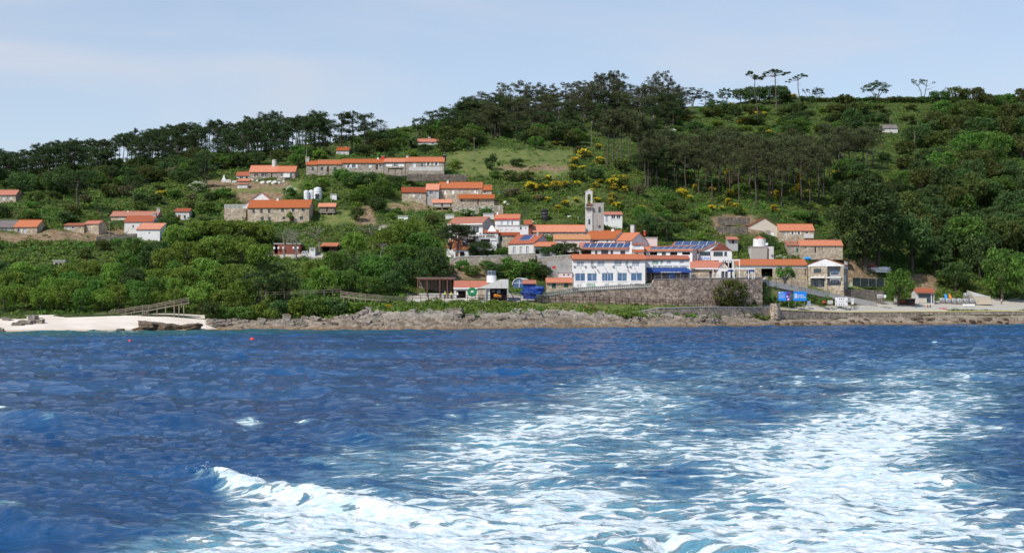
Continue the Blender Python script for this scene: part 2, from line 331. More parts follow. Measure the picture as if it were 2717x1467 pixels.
def gcol(px):
    k = round(px)
    if k not in _gc:
        Y, Z = station(k); ys = np.linspace(Y[0][1], Y[0][11], 420); z = np.interp(ys, Y[0], Z[0])+rough((k-CX)/F*ys, ys, Y[0][3])
        _gc[k] = (ys, HY-(z-CAMZ)/ys*F)
    return _gc[k]
def gY(px, py):
    """depth at which the ray through this pixel first meets the ground"""
    ys, pp = gcol(px); i = np.argmax(pp <= py) if (pp <= py).any() else int(np.argmin(pp)); return float(ys[i])
def gP(px, py):
    Y = gY(px, py); x = (px-CX)/F*Y; return Vector((x, Y, zg(x, Y)))
def box_mask(px, py, boxes, soft=8):
    m = np.zeros_like(px)
    nx = px+(fbm(px*.02, py*.03, 3, 4)-.5)*40; ny = py+(fbm(px*.03, py*.03, 3, 9)-.5)*16
    for a, b, c, d in boxes: m = np.maximum(m, sm(a-soft, a+soft, nx)*(1-sm(c-soft, c+soft, nx))*sm(b-3, b+3, ny)*(1-sm(d-3, d+3, ny)))
    return m
MEADOW = [(1190, 398, 1520, 428), (1215, 430, 1500, 470), (880, 560, 950, 595), (860, 545, 890, 600), (1020, 528, 1290, 562), (1500, 520, 1560, 545), (1210, 440, 1290, 452), (560, 480, 800, 512), (1400, 800, 1960, 822), (2030, 745, 2300, 790)]
SOIL = [(1040, 538, 1250, 560), (555, 482, 770, 500), (620, 510, 760, 530), (1895, 572, 2010, 622), (110, 612, 370, 640), (-30, 618, 130, 640), (1330, 440, 1500, 452), (2240, 690, 2330, 745), (940, 545, 1000, 600), (1150, 700, 1300, 740), (2400, 730, 2480, 775)]
PAVE = [(1080, 782, 1440, 800), (2270, 796, 2900, 822), (1010, 600, 1030, 610), (1720, 736, 2024, 745), (700, 672, 860, 682), (2030, 812, 2500, 830), (1500, 757, 1730, 766), (2260, 745, 2330, 757)]
def terrain(name, mat, p0, p1, np_, s0, s1, sub, extra=None):
    px = np.linspace(p0, p1, np_); Y, Z = station(px); rows = []
    for s in range(s0, s1):
        n = sub[s-s0]
        for j in range(n+(1 if s == s1-1 else 0)):
            t = j/n; rows.append((Y[:, s]*(1-t)+Y[:, s+1]*t, Z[:, s]*(1-t)+Z[:, s+1]*t))
    YY = np.array([r[0] for r in rows]); ZZ = np.array([r[1] for r in rows]); XX = (px-CX)[None]/F*YY
    ZZ = ZZ+rough(XX, YY, Y[:, 3][None])
    if extra: XX, YY, ZZ = extra(px[None]+0*YY, XX, YY, ZZ)
    me = gridmesh(name, XX, YY, ZZ, mat); return me, XX, YY, ZZ
me, XX, YY, ZZ = terrain('hillside', 'ground', -260, 2980, 620, 2, 12, [10, 10, 10, 12, 14, 14, 16, 26, 16, 8])
PX = CX+F*XX/YY; PY = HY-(ZZ-CAMZ)/YY*F
addattr(me, 'meadow', box_mask(PX, PY, MEADOW)); addattr(me, 'soil', box_mask(PX, PY, SOIL)); addattr(me, 'pave', box_mask(PX, PY, PAVE, 3))
lab(obj('hillside', me), kind='structure')
me, *_ = terrain('beach', 'sand', -260, 620, 160, 0, 3, [10, 16, 6], lambda px, X, Y, Z: (X, Y, Z+.01+.12*(fbm(X*.1, Y*.2, 3, 5)-.5)*sm(2, 10, Z*10)-sm(540, 620, px)*1.2))
lab(obj('beach', me), kind='structure')
def shore(px, X, Y, Z):
    a = sm(-1.5, .6, Z)*sm(430, 560, px)*(.4+.6*sm(860, 1010, px))*(1-.75*sm(1940, 2100, px)); big = fbm(X*.07+Y*.05, Y*.16, 4, 11)
    st = fbm(X*.16+Z*.2, Y*.5, 4, 21); rid = 1-np.abs(2*fbm(X*.35, Y*.6, 4, 31)-1)
    dz = a*((big-.47)*3.0+(st-.5)*1.8+(rid-.7)*1.7+(fbm(X*.55+Z*.6, Y*1.1+Z*.9, 4, 37)-.5)*2.2); top = np.zeros_like(Z); top[54:] = np.linspace(0, 1, Z.shape[0]-54)[:, None]
    return X, Y-a*(st-.5)*2, Z+dz*(1-.6*top)-top*2.2-.2-(1-sm(430, 560, px))*3
me, *_ = terrain('rocky_shore', 'rock', 430, 2980, 1150, 0, 3, [10, 44, 30], shore)
lab(obj('rocky_shore', me), kind='structure')
# ------------------------------------------------------------------ the sea: modelled swell, chop, the ferry's wake and its breaking crest
FROW = [880, 905, 950, 1000, 1050, 1100, 1150, 1200, 1250, 1300, 1350, 1400, 1470, 1600]
FCOL = [-400, 0, 200, 400, 540, 600, 800, 1000, 1200, 1400, 1600, 1800, 2000, 2200, 2400, 2550, 2717, 3000]
FD = np.array([
 [0]*18,
 [0,0,0,0,0,0,0,0,0,0,0,.03,.08,.10,.10,.10,.10,.05],
 [0,0,0,0,0,0,0,0,0,.0,.06,.20,.20,.16,.20,.22,.22,.05],
 [0,0,0,0,0,0,0,0,0,.03,.30,.36,.28,.30,.40,.42,.22,.05],
 [0,0,0,0,0,0,0,0,.03,.22,.54,.40,.22,.30,.68,.60,.22,.05],
 [0,0,0,0,0,0,0,.03,.22,.54,.58,.50,.26,.48,.82,.60,.20,.05],
 [0,0,0,0,0,0,.02,.20,.52,.62,.58,.42,.48,.76,.72,.42,.14,.05],
 [0,0,0,0,0,0,.10,.42,.66,.66,.50,.50,.62,.82,.76,.38,.12,.05],
 [0,0,0,0,0,0,.16,.52,.66,.64,.42,.40,.66,.88,.82,.52,.22,.05],
 [0,0,0,0,.10,.55,.62,.50,.66,.64,.46,.38,.66,.92,.84,.62,.34,.1],
 [0,0,0,.05,.25,.40,.86,.84,.76,.76,.58,.56,.80,.97,.92,.72,.48,.1],
 [0,0,0,.28,.42,.52,.76,.92,.82,.82,.70,.66,.86,.97,.97,.82,.58,.2],
 [0,0,.22,.62,.66,.66,.76,.86,.82,.82,.45,.45,.80,.96,.97,.92,.72,.3],
 [0,0,.22,.62,.66,.66,.76,.86,.82,.82,.60,.60,.80,.96,.97,.92,.72,.3]])
def bil(px, py):
    r = np.interp(py, FROW, np.arange(len(FROW))); c = np.interp(px, FCOL, np.arange(len(FCOL)))
    r0 = np.minimum(r.astype(int), len(FROW)-2); c0 = np.minimum(c.astype(int), len(FCOL)-2); fr = r-r0; fc = c-c0
    return (FD[r0, c0]*(1-fc)+FD[r0, c0+1]*fc)*(1-fr)+(FD[r0+1, c0]*(1-fc)+FD[r0+1, c0+1]*fc)*fr
pys = np.concatenate([np.geomspace(12000, 745, 26)+HY, np.linspace(1545, HY+CAMZ*F/92, 430), HY+CAMZ*F/np.arange(92.5, 416, .5), [855, 845, 835, 825, 819]])
us = np.concatenate([np.linspace(-1.4, -.47, 12), np.linspace(-.46, .46, 1250), np.linspace(.47, 1.4, 12)])
Yw = CAMZ*F/(pys-HY); YW = np.repeat(Yw[:, None], len(us), 1); XW = YW*us[None]; dY = np.gradient(Yw)[:, None]
PXW = CX+F*XW/YW; PYW = HY+CAMZ*F/YW
H = np.zeros_like(XW); DX = np.zeros_like(XW); DY = np.zeros_like(XW)
calm = 1-.5*np.clip(bil(PXW, PYW), 0, 1)
near = 1-sm(300, 420, YW)*.5
for i in range(88):
    lam = 0.42*1.053**i; fam = i % 3
    th = RNG.normal(0, .55)+(math.pi/2 if fam else math.pi/2-.75)
    a = .0056*(1.2 if lam < 1.6 else 1.0)*lam**.95*(1.0 if lam < 9 else (9/lam)**1.5)*RNG.uniform(.5, 1.3)
    kx, ky = math.cos(th)*2*math.pi/lam, math.sin(th)*2*math.pi/lam
    fade = sm(1.8, 3.2, lam/np.maximum(np.minimum(dY, 9)*abs(math.sin(th))*1.0+YW*.0006, .01))*near*a
    # groups of waves: every train swells and dies away across the water
    if i % 4 == 0: g = .4+1.2*vn(XW/(lam*5)+i*3.1, YW/(lam*6)-i*1.7, i % 7); g2_ = 2.4*vn(XW/(lam*2.5), YW/(lam*2.5), i % 5)
    ph = kx*XW+ky*YW+RNG.uniform(0, 6.28)+g2_*RNG.uniform(.5, 1.2)
    s_, c_ = np.sin(ph), np.cos(ph); H += fade*g*s_; q = .75*fade*g; DX += q*math.cos(th)*c_; DY += q*math.sin(th)*c_
H *= calm; DX *= calm; DY *= calm
def seg_field(poly, wid, hgt, lean=0):
    """a crest along a line of pixels on the water: gaussian across, tapering at its ends"""
    pts = [np.array([(p-CX)/F*(CAMZ*F/(q-HY)), CAMZ*F/(q-HY)]) for p, q in poly]; best = np.full_like(XW, 1e9); tt = np.zeros_like(XW); sd = np.zeros_like(XW); L = 0
    for a, b in zip(pts, pts[1:]):
        d = b-a; l = np.hypot(*d); t = np.clip(((XW-a[0])*d[0]+(YW-a[1])*d[1])/l**2, 0, 1); ex = XW-a[0]-t*d[0]; ey = YW-a[1]-t*d[1]; r = np.hypot(ex, ey)
        m = r < best; best = np.where(m, r, best); tt = np.where(m, L+t*l, tt); sd = np.where(m, ex*d[1]-ey*d[0], sd); L += l
    e = sm(0, L*.18, tt)*(1-sm(L*.6, L, tt)); wd = np.where(sd > 0, wid*.55, wid*1.3); return hgt*np.exp(-(best/wd)**2)*e, best, tt/L
CR = [([(505, 1262), (600, 1285), (700, 1310), (900, 1345), (1150, 1375), (1450, 1400)], .70, .38), ([(-60, 1350), (20, 1385), (120, 1405), (260, 1430)], 1.0, .42),
      ([(745, 1035), (830, 1055), (920, 1080), (1050, 1110)], 1.8, .45), ([(780, 1118), (850, 1130), (960, 1165), (1050, 1180)], 1.3, .34),
      ([(-30, 1085), (40, 1100), (160, 1120), (340, 1150)], 1.8, .45), ([(520, 965), (600, 985), (680, 1005)], 2.5, .3), ([(1640, 1450), (1760, 1430), (1900, 1450), (2050, 1480)], .6, .3),
      ([(1700, 1235), (1850, 1245), (2050, 1265)], 1.0, .16), ([(2480, 1290), (2600, 1260), (2740, 1240)], 1.0, .25), ([(440, 1230), (520, 1240), (640, 1235)], .8, .16)]
crest = 0
for i, (pl, wd, hg) in enumerate(CR):
    h_, best, t_ = seg_field(pl, wd, hg); H += h_*(1+.25*(fbm(XW*1.5, YW*1.5, 3, 2)-.5))
    if i == 0: crest = h_; cb = best; ct = t_
foam = bil(PXW+60*(fbm(XW*.25, YW*.08, 3, 41)-.5), PYW)
foam = np.where(foam > 0.01, (foam+.06)*(1+.7*(fbm(XW*.35, YW*.1, 3, 77)-.5)), 0)
foam = np.maximum(foam, sm(.10, .40, crest+.22*(fbm(XW*1.1, YW*1.1, 4, 97)-.5))*sm(0.0, .05, ct)*.9)
wcn = fbm(XW*2.5, YW*2.0, 4, 66)
for (cx_, cy_, rx, ry, a) in [(662, 1112, 32, 6, .95), (805, 1121, 22, 9, 1.05), (770, 1038, 26, 6, .85), (10, 1086, 26, 7, .8), (15, 1370, 40, 9, .75), (100, 1388, 60, 8, .5), (535, 966, 18, 5, .75), (345, 1000, 22, 3, .5), (108, 945, 10, 2.5, .65), (385, 930, 7, 2, .6), (995, 1092, 10, 3, .55),
    (60, 1110, 30, 4, .42), (130, 1118, 24, 4, .55), (300, 1155, 40, 6, .4), (790, 1165, 60, 6, .42), (850, 1180, 60, 8, .35), (390, 1225, 60, 4, .4), (2480, 910, 10, 1.5, .7), (150, 1100, 10, 3, .4), (540, 1268, 30, 12, .9), (860, 1060, 60, 4, .4), (760, 928, 8, 2, .5), (700, 942, 7, 2, .5), (215, 975, 8, 2.5, .5)]:
    if a < .5: continue
    foam = np.maximum(foam, a*(.55+1.0*wcn)*np.exp(-((PXW-cx_)/rx)**2-((PYW-cy_)/ry)**2))
H += .10*sm(.35, .8, foam)*(fbm(XW*2.2, YW*2.2, 4, 51)-.5)*2
me = gridmesh('sea', XW+DX, YW+DY, H, 'sea' if 'sea' in MATS else 'sand')
addattr(me, 'foam', foam); addattr(me, 'shallow', (1-sm(18, 75, np.interp(PXW, COLS, SY[:, 0])-YW))*(1-.8*sm(500, 1300, PXW)))
k = NB('sea'); fo = attr(k, 'foam'); sh = attr(k, 'shallow'); co = k.coord((.55, 1, 1)); c2 = k.coord((.36, .9, 1))
n1 = k.noise(c2, 1.15, 10, .62, 1.6); n2 = k.noise(k.coord((.6, 1, 1)), .22, 4, .55, .6)
vo = k.n('ShaderNodeTexVoronoi', feature='DISTANCE_TO_EDGE'); vo.inputs['Scale'].default_value = 1.0
wv = k.n('ShaderNodeVectorMath', operation='ADD'); k.l(k.coord((.8, 1.5, 1)), wv.inputs[0]); nv = k.n('ShaderNodeTexNoise'); nv.inputs['Scale'].default_value = 1.6; nv.inputs['Detail'].default_value = 6; k.l(k.coord((.6, 1, 1)), nv.inputs['Vector'])
k.l(nv.outputs['Color'], wv.inputs[1]); k.l(wv.outputs[0], vo.inputs['Vector'])
lace = k.rng(vo.outputs['Distance'], 0, .34, .5, -.18, False)
# foam lies where the noise and the lace of old bubbles exceed what the density leaves free
f = k.math('ADD', k.math('ADD', n1, k.math('MULTIPLY', lace, .26)), k.math('MULTIPLY', k.math('SUBTRACT', n2, .5), .32))
thr = k.rng(fo, 0, 1, .88, .355, False); d = k.math('SUBTRACT', f, thr); on = k.rng(fo, .02, .10)
fm = k.math('MULTIPLY', k.rng(d, -.02, .075), on); veil = k.math('MULTIPLY', k.rng(d, -.20, .04, 0, .55), on)
deep = k.mix(k.rng(k.noise(co, .045, 4), .38, .62), (.003, .043, .135), (.006, .078, .220))
deep = k.mix(sh, deep, (.02, .11, .12))
aer = k.mix(k.rng(fo, .1, .95), (.015, .085, .19), (.09, .29, .38))
b = k.mix(k.math('MULTIPLY', k.rng(fo, .12, .75), k.rng(n2, .24, .54)), deep, aer); b = k.mix(veil, b, (.22, .40, .49)); fc = k.mix(k.rng(k.noise(k.coord((.5, 1, 1)), 3.5, 7, .7, .8), .38, .62), (.50, .67, .72), (.84, .86, .87)); b = k.mix(fm, b, fc); k.col(b)
k.l(k.rng(fm, 0, 1, .09, .75), k.b.inputs['Roughness']); k.b.inputs['IOR'].default_value = 1.33; k.l(k.rng(fm, 0, 1, .5, .15), k.b.inputs['Specular IOR Level'])
na = k.noise(k.coord((.42, 1.0, 1)), .62, 10, .58, .1); nb_ = k.noise(k.coord((.5, .9, 1)), 5.0, 6, .62, .2)
rd_ = k.math('SUBTRACT', 1.0, k.math('ABSOLUTE', k.math('SUBTRACT', k.math('MULTIPLY', na, 2.0), 1.0)))   # sharpened crests
bp = k.math('ADD', na, k.math('MULTIPLY', nb_, .11)); bp = k.math('ADD', bp, k.math('MULTIPLY', fm, .10))
k.bump(bp, 1.0, .85)
me.materials[0] = k.m
lab(obj('sea', me), kind='structure')

sp = np.random.default_rng(31); n_ = 190; tt_ = sp.uniform(0, 1, n_)**1.6; px_ = 528+tt_*250; py_ = 1268+tt_*52; Ys_ = CAMZ*F/(py_-HY)+sp.normal(0, .25, n_)
cs_ = np.stack([(px_-CX)/F*Ys_+sp.normal(0, .12, n_), Ys_, .12+.10*(1-tt_)+np.abs(sp.normal(0, .10, n_))], -1)
d_ = np.array([[1, 0, 0], [0, 1, 0], [-1, 0, 0], [0, -1, 0], [0, 0, 1], [0, 0, -1]], float); V_ = (cs_[:, None]+d_[None]*sp.uniform(.005, .018, (n_, 1, 1))).reshape(-1, 3)
T_ = np.array([[0, 1, 4], [1, 2, 4], [2, 3, 4], [3, 0, 4], [1, 0, 5], [2, 1, 5], [3, 2, 5], [0, 3, 5]]); lab(obj('sea_spray', npmesh('sea_spray', V_, (T_[None]+6*np.arange(n_)[:, None, None]).reshape(-1, 3), 'frame_white')), 'white droplets thrown up along the breaking crest', None, None, 'stuff')
# ------------------------------------------------------------------ houses
RECTS = []          # px0, py_top, px1, py_base of everything built, for keeping shrubs off it
class House:
    """front facade through two pixels, built in local metres: x along the facade, y into the hill, z up"""
    def __init__(s, name, label, cat, px0, px1, base, Y=None, rot=0, group=None):
        s.rot = R(rot); mid = (px0+px1)/2
        if Y is None: Y = gY(mid, base)
        u = (px0-CX)/F; s.ax, s.ay = u*Y, Y
        if rot:
            pass
        s.zb = CAMZ+(HY-base)/F*Y
        s.root = thing(name, label, cat, (s.ax, s.ay, s.zb), s.rot, group); s.px0 = px0; s.px1 = px1; s.base = base; s.n = {}
        s.W = s.l(px1, base)[0]
    def l(s, px, py, y=0):
        """local x and z where the ray through the pixel meets the vertical plane y metres behind the facade"""
        u = (px-CX)/F; v = (HY-py)/F; nx, ny = -math.sin(s.rot), math.cos(s.rot); ax, ay = s.ax+nx*y, s.ay+ny*y
        Y = (nx*ax+ny*ay)/(nx*u+ny); X = u*Y; return ((X-ax)*math.cos(s.rot)+(Y-ay)*math.sin(s.rot), CAMZ+v*Y-s.zb)
    def box(s, name, mat, px0, py0, px1, py1, y0, y1, parent=None):
        x0, z1 = s.l(px0, py0, y0); x1, z0 = s.l(px1, py1, y0); return MB().box(x0, x1, y0, y1, z0, z1).o(name, mat, parent or s.root)
def opening(h, x0, x1, z0, z1, kind, fr):
    """fills a hole in the facade: frame with its pane as a sub-part"""
    w_, hh = x1-x0, z1-z0; t = min(.09, w_*.12)
    if kind == 'o': return
    if kind in 'dDnG':
        m = {'d': 'wood_dark', 'D': 'shutter_grey', 'n': 'wood_red', 'G': 'green_door'}[kind]
        b = MB().box(x0+t, x1-t, .13, .17, z0+.002, z1-t); d = b.o('door', m, h.root)
        MB().box(x0, x0+t, .08, .16, z0, z1).box(x1-t, x1, .08, .16, z0, z1).box(x0+t, x1-t, .08, .16, z1-t, z1).o('door_frame', fr, d); return
    b = MB().box(x0, x0+t, .07, .15, z0, z1).box(x1-t, x1, .07, .15, z0, z1).box(x0+t, x1-t, .07, .15, z0, z0+t).box(x0+t, x1-t, .07, .15, z1-t, z1)
    if w_ > .9: b.box((x0+x1)/2-t/2, (x0+x1)/2+t/2, .075, .145, z0+t, z1-t)
    if w_ > 3: b.box(x0+w_*.25, x0+w_*.25+t*.7, .075, .145, z0+t, z1-t).box(x0+w_*.75, x0+w_*.75+t*.7, .075, .145, z0+t, z1-t)
    f = b.o('window', fr, h.root)
    pm = {'w': 'glass', 'b': 'glass_blue', 's': 'shutter_grey', 'c': 'curtain', 'S': 'frame_white', 'h': 'glass', 'i': 'glass'}[kind]
    MB().box(x0+t, x1-t, .105, .12, z0+t, z1-t).o('shutter' if kind in 'sS' else 'pane', pm, f)
    if kind == 'h':                                    # leaves of white shutters folded open against the wall
        for a, c in ((x0-w_*.5, x0-.03), (x1+.03, x1+w_*.5)): MB().box(a, c, -.06, -.015, z0, z1).o('shutter', 'frame_white', f)
    if kind == 'i':
        for a, c in ((x0-w_*.5, x0-.03), (x1+.03, x1+w_*.5)): MB().box(a, c, -.06, -.015, z0, z1).o('shutter', 'wood_dark', f)
    if kind in 'bw' and hh > .8: MB().box(x0-.08, x1+.08, -.09, .065, z0-.09, z0-.004).o('sill', 'frame_white' if fr == 'frame_white' else 'concrete', f)
def house(label, px0, px1, base, eave, ridge, d=6, roof='g', wall='stone_warm', rmat='orange', win=(), Y=None, rot=0, fr='frame_white', name='stone_house', cat='house', over=.3, side=None, rpx=None, gwin=(), fascia=None, group=None, trim=None, under=2.0, noreg=False, gable=None):
    h = House(name, label, cat, px0, px1, base, Y, rot, group); W = h.W; zt = h.l((px0+px1)/2, eave)[1]; z0 = -under
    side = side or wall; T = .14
    if roof in 'gs':
        yr = d/2 if roof == 'g' else d
        zr = h.l((px0+px1)/2, ridge, yr)[1]; ze = zt; slope = (zr-ze)/(yr+over); zwall = ze+slope*over-T
        zback = zwall if roof == 'g' else zr-T
    elif roof == 'a':                                  # gable end towards the sea
        ax, za = h.l(rpx, ridge); zl = h.l(px0, eave)[1]; zr_ = h.l(px1, eave)[1]; zwall = min(zl, zr_)-T
    else: zwall = zt
    # front wall with its openings left out
    holes = []
    for q in win:
        x0, z1 = h.l(q[0], q[1]); x1, zz = h.l(q[2], q[3]); x0 = max(.12, x0); x1 = min(W-.12, x1); z1 = min(z1, zwall-.05)
        if x1-x0 > .15 and z1-zz > .15: holes.append((x0, x1, zz, z1, q[4]))
    def cut(holes, b, top):
        xs = sorted({0, W}|{q[0] for q in holes}|{q[1] for q in holes}); zs = sorted({z0, top}|{q[2] for q in holes}|{q[3] for q in holes})
        for a, c in zip(xs, xs[1:]):
            for e, g in zip(zs, zs[1:]):
                mx_, mz = (a+c)/2, (e+g)/2
                if not any(q[0] < mx_ < q[1] and q[2] < mz < q[3] for q in holes): b.q((a, 0, e), (c, 0, e), (c, 0, g), (a, 0, g))
        for x0, x1, e, g, _ in holes:
            r = .22; b.q((x0, 0, e), (x1, 0, e), (x1, r, e), (x0, r, e)).q((x0, 0, g), (x0, r, g), (x1, r, g), (x1, 0, g)).q((x0, 0, e), (x0, r, e), (x0, r, g), (x0, 0, g)).q((x1, 0, e), (x1, 0, g), (x1, r, g), (x1, r, e))
    fb = MB(); cut(holes, fb, zwall); sb = MB()
    if roof == 'g':
        zp = zr-T
        for x in (0, W): sb.q(*[(x, a, c) for a, c in ((0, z0), (d, z0), (d, zback), (d/2, zp), (0, zwall))][::(1 if x else -1)])
    elif roof == 's':
        for x in (0, W): sb.q(*[(x, a, c) for a, c in ((0, z0), (d, z0), (d, zback), (0, zwall))][::(1 if x else -1)])
    elif roof == 'a':
        zp = za-T; fb.q((0, 0, zwall), (W, 0, zwall), (W, 0, zr_-T), (ax, 0, zp), (0, 0, zl-T)); zback = zwall
        sb.q((W, 0, z0), (W, d, z0), (W, d, zr_-T), (W, 0, zr_-T)).q((0, d, z0), (0, 0, z0), (0, 0, zl-T), (0, d, zl-T)).q((W, d, zwall), (0, d, zwall), (0, d, zl-T), (ax, d, zp), (W, d, zr_-T))
    else:
        for x in (0, W): sb.q(*[(x, a, c) for a, c in ((0, z0), (d, z0), (d, zwall), (0, zwall))][::(1 if x else -1)])
        zback = zwall
    sb.q((W, d, z0), (0, d, z0), (0, d, zback), (W, d, zback)).q((0, 0.3, -.3), (W, 0.3, -.3), (W, d, -.3), (0, d, -.3))
    fb.o('front_wall', wall, h.root); sb.o('side_walls', side, h.root)
    for q in holes: opening(h, *q[:4], q[4], fr)
    ro = .18; m = 'tile_'+rmat
    if roof == 'g':
        a = [(-over, ze), (d/2, zr), (d+over, ze)]; rb = MB()
        for (y1, z1), (y2, z2) in ((a[0], a[1]), (a[2], a[1])):
            rb.prism([(-ro, y1, z1-T), (-ro, y1, z1), (-ro, y2, z2), (-ro, y2, z2-T)], [(W+ro, y1, z1-T), (W+ro, y1, z1), (W+ro, y2, z2), (W+ro, y2, z2-T)])
        rf = rb.o('roof', m+'X', h.root); rc = MB().tube([(-ro-.02, d/2, zr), (W/2, d/2, zr+.02), (W+ro+.02, d/2, zr)], [.13]*3, 7); rc.o('ridge_cap', m+'Y', rf)
        h.rz = lambda y: ze+slope*(y+over)
    elif roof == 's':
        MB().prism([(-ro, -over, ze-T), (-ro, -over, ze), (-ro, d+.1, zr+slope*.1), (-ro, d+.1, zr+slope*.1-T)], [(W+ro, -over, ze-T), (W+ro, -over, ze), (W+ro, d+.1, zr+slope*.1), (W+ro, d+.1, zr+slope*.1-T)]).o('roof', m+'X', h.root)
        h.rz = lambda y: ze+slope*(y+over)
    elif roof == 'a':
        rb = MB()
        for xe, zq, s_ in ((0, zl, -1), (W, zr_, 1)):
            k_ = (za-zq)/max(.1, abs(ax-xe)); xo = xe+s_*over; zo = zq-k_*over
            rb.prism([(xo, -.3, zo-T), (xo, -.3, zo), (ax, -.3, za), (ax, -.3, za-T)], [(xo, d+.2, zo-T), (xo, d+.2, zo), (ax, d+.2, za), (ax, d+.2, za-T)])
        rb.o('roof', m+'Y', h.root); h.rz = lambda y: za
    elif roof == 'f':
        MB().box(-.12, W+.12, -.12, d+.12, zwall, zwall+.28).o('roof', 'concrete', h.root); h.rz = lambda y: zwall+.28
    elif roof == 'p':
        zr = h.l((px0+px1)/2, ridge, d/2)[1]; b = MB(); c_ = [(-over, -over, zwall), (W+over, -over, zwall), (W+over, d+over, zwall), (-over, d+over, zwall)]; ap = (W/2, d/2, zr)
        for i in range(4): b.q(c_[i], c_[(i+1) % 4], ap)
        b.q(*c_[::-1]); b.o('roof', m+'X', h.root); h.rz = lambda y: zwall
    if fascia and roof in 'gs': MB().box(-ro, W+ro, -over-.03, -over+.02, ze-T-.22, ze-.02).o('fascia', fascia, h.root)
    h.zt = zt
    RECTS.append((px0-3, min(eave, ridge or eave)-2, px1+3+(6 if px0 < CX else 0), base)); return h
def chimney(h, px, top, bot, w_=.8, mat='white_old', y=None, cap=True, d=3, name='chimney'):
    y = d if y is None else y; x, zt = h.l(px, top, y); z0 = h.l(px, bot, y)[1]-.4
    c = MB().box(x-w_/2, x+w_/2, y-w_/2, y+w_/2, z0, zt).o(name, mat, h.root)
    if cap: MB().box(x-w_*.62, x+w_*.62, y-w_*.62, y+w_*.62, zt, zt+.14).o('cap', 'concrete', c)
def panels(h, n, px0, px1, y0, y1, skew=0):
    for i in range(n):
        a = h.l(px0+(px1-px0)*i/n, 0, y0)[0]; c = h.l(px0+(px1-px0)*(i+1)/n, 0, y0)[0]-.28; g = .16
        za, zc = h.rz(y0)+g, h.rz(y1)+g
        p = MB().prism([(a, y0, za-.05), (c, y0, za-.05), (c, y0, za), (a, y0, za)], [(a+skew, y1, zc-.05), (c+skew, y1, zc-.05), (c+skew, y1, zc), (a+skew, y1, zc)]).o('solar_panel', 'panel', h.root)
        MB().bar((c+.14, y0, za-.02), (c+.14+skew, y1, zc-.02), .12, .05).bar((a, y0-.03, za), (c, y0-.03, za), .05).o('mounting_rail', 'white_metal', p)
def txt(body, size, parent, loc, mat, name='lettering', bold=.012, ax='LEFT', sx=1):
    cu = bpy.data.curves.new('t', 'FONT'); cu.body = body; cu.size = size; cu.extrude = .01; cu.offset = bold*size; cu.align_x = ax
    t = bpy.data.objects.new('t', cu); C.objects.link(t); dg = bpy.context.evaluated_depsgraph_get(); me = bpy.data.meshes.new_from_object(t.evaluated_get(dg)); bpy.data.objects.remove(t)
    me.materials.clear(); me.materials.append(MATS[mat]); o = obj(name, me, parent, loc); o.rotation_euler = (R(90), 0, 0); o.scale = (sx, 1, 1); return o
# ---- far left cottages
house('small stone cottage with two pale windows at the far left edge, highest on that side', -30, 42, 538, 517, 505, 5, win=[(-12, 521, -4, 530, 's'), (5, 520, 14, 530, 's'), (23, 519, 31, 529, 's')], rmat='red')
house('grey roofed cottage with pale shutters joined to the orange roofed one at the left edge', -40, 37, 626, 603, 585, 6, win=[(-20, 608, -8, 620, 's'), (3, 607, 12, 626, 'D'), (18, 603, 28, 617, 's')], wall='stone_grey', rmat='grey', Y=392)
house('stone cottage with bright orange roof, blue door and visible gable near the left edge', 37.5, 98, 628, 602, 584, 6.5, rot=-7, win=[(46, 606, 52, 616, 'w'), (61, 604, 70, 627, 'D')], Y=391.5, fr='blue_metal')
house('low stone outbuilding with a thin red roof and white window on the left slope', 170, 223, 616, 597, 592, 4, 's', win=[(176, 600, 184, 609, 's'), (190, 600, 197, 608, 'w')], rmat='red', wall='stone_warm')
house('windowless stone hut with a red roof beside the low outbuilding on the left slope', 224, 262, 617, 593.5, 586, 5, rot=-10, rmat='red')
h = house('long stone house with mottled red roof behind the white fronted house on the left', 294, 417, 600, 573.5, 561, 6, win=[(319, 577, 328, 590, 'S')], rmat='worn', Y=412)
chimney(h, 421, 553, 568, 1.0, 'tower_grey'); chimney(h, 340, 560, 566, .5, 'white', cap=False)
h = house('whitewashed orange roofed house in front of a long mottled roofed one on the left', 330, 406, 617, 588, 573, 6, win=[(351, 597, 356, 605, 'w'), (370, 596, 375, 603, 'w'), (392, 596, 397, 603, 'w')], wall='white_old', side='white', rot=-5, rmat='red', Y=402)
chimney(h, 411, 567, 580, .9, 'grey_metal')
house('low white annexe with one tiny window, lowest below the whitewashed house on the left', 362, 424, 629, 608, 592, 7, 's', win=[(394, 616, 399, 620, 'w')], wall='white', Y=393)
house('small white house with brown door, alone above the trees on the left slope', 463, 502, 583, 561, 554, 5, win=[(472, 570, 480, 583, 'n'), (487, 571, 494, 582, 'w')], wall='white_old', rmat='red')
house('roofless grey concrete box with two dark doorways in the scrub at lower left', 141, 173, 708, 693, 692, 3.5, 'f', win=[(146, 697, 153, 708, 'o'), (157, 697, 163, 708, 'o')], wall='tower_grey', name='concrete_hut', cat='hut', under=1)
house('tiny flat roofed stone shelter half hidden by a bush at the upper left', 82, 106, 528, 517, 513, 3, 's', wall='stone_grey', rmat='worn', name='shelter', cat='hut')
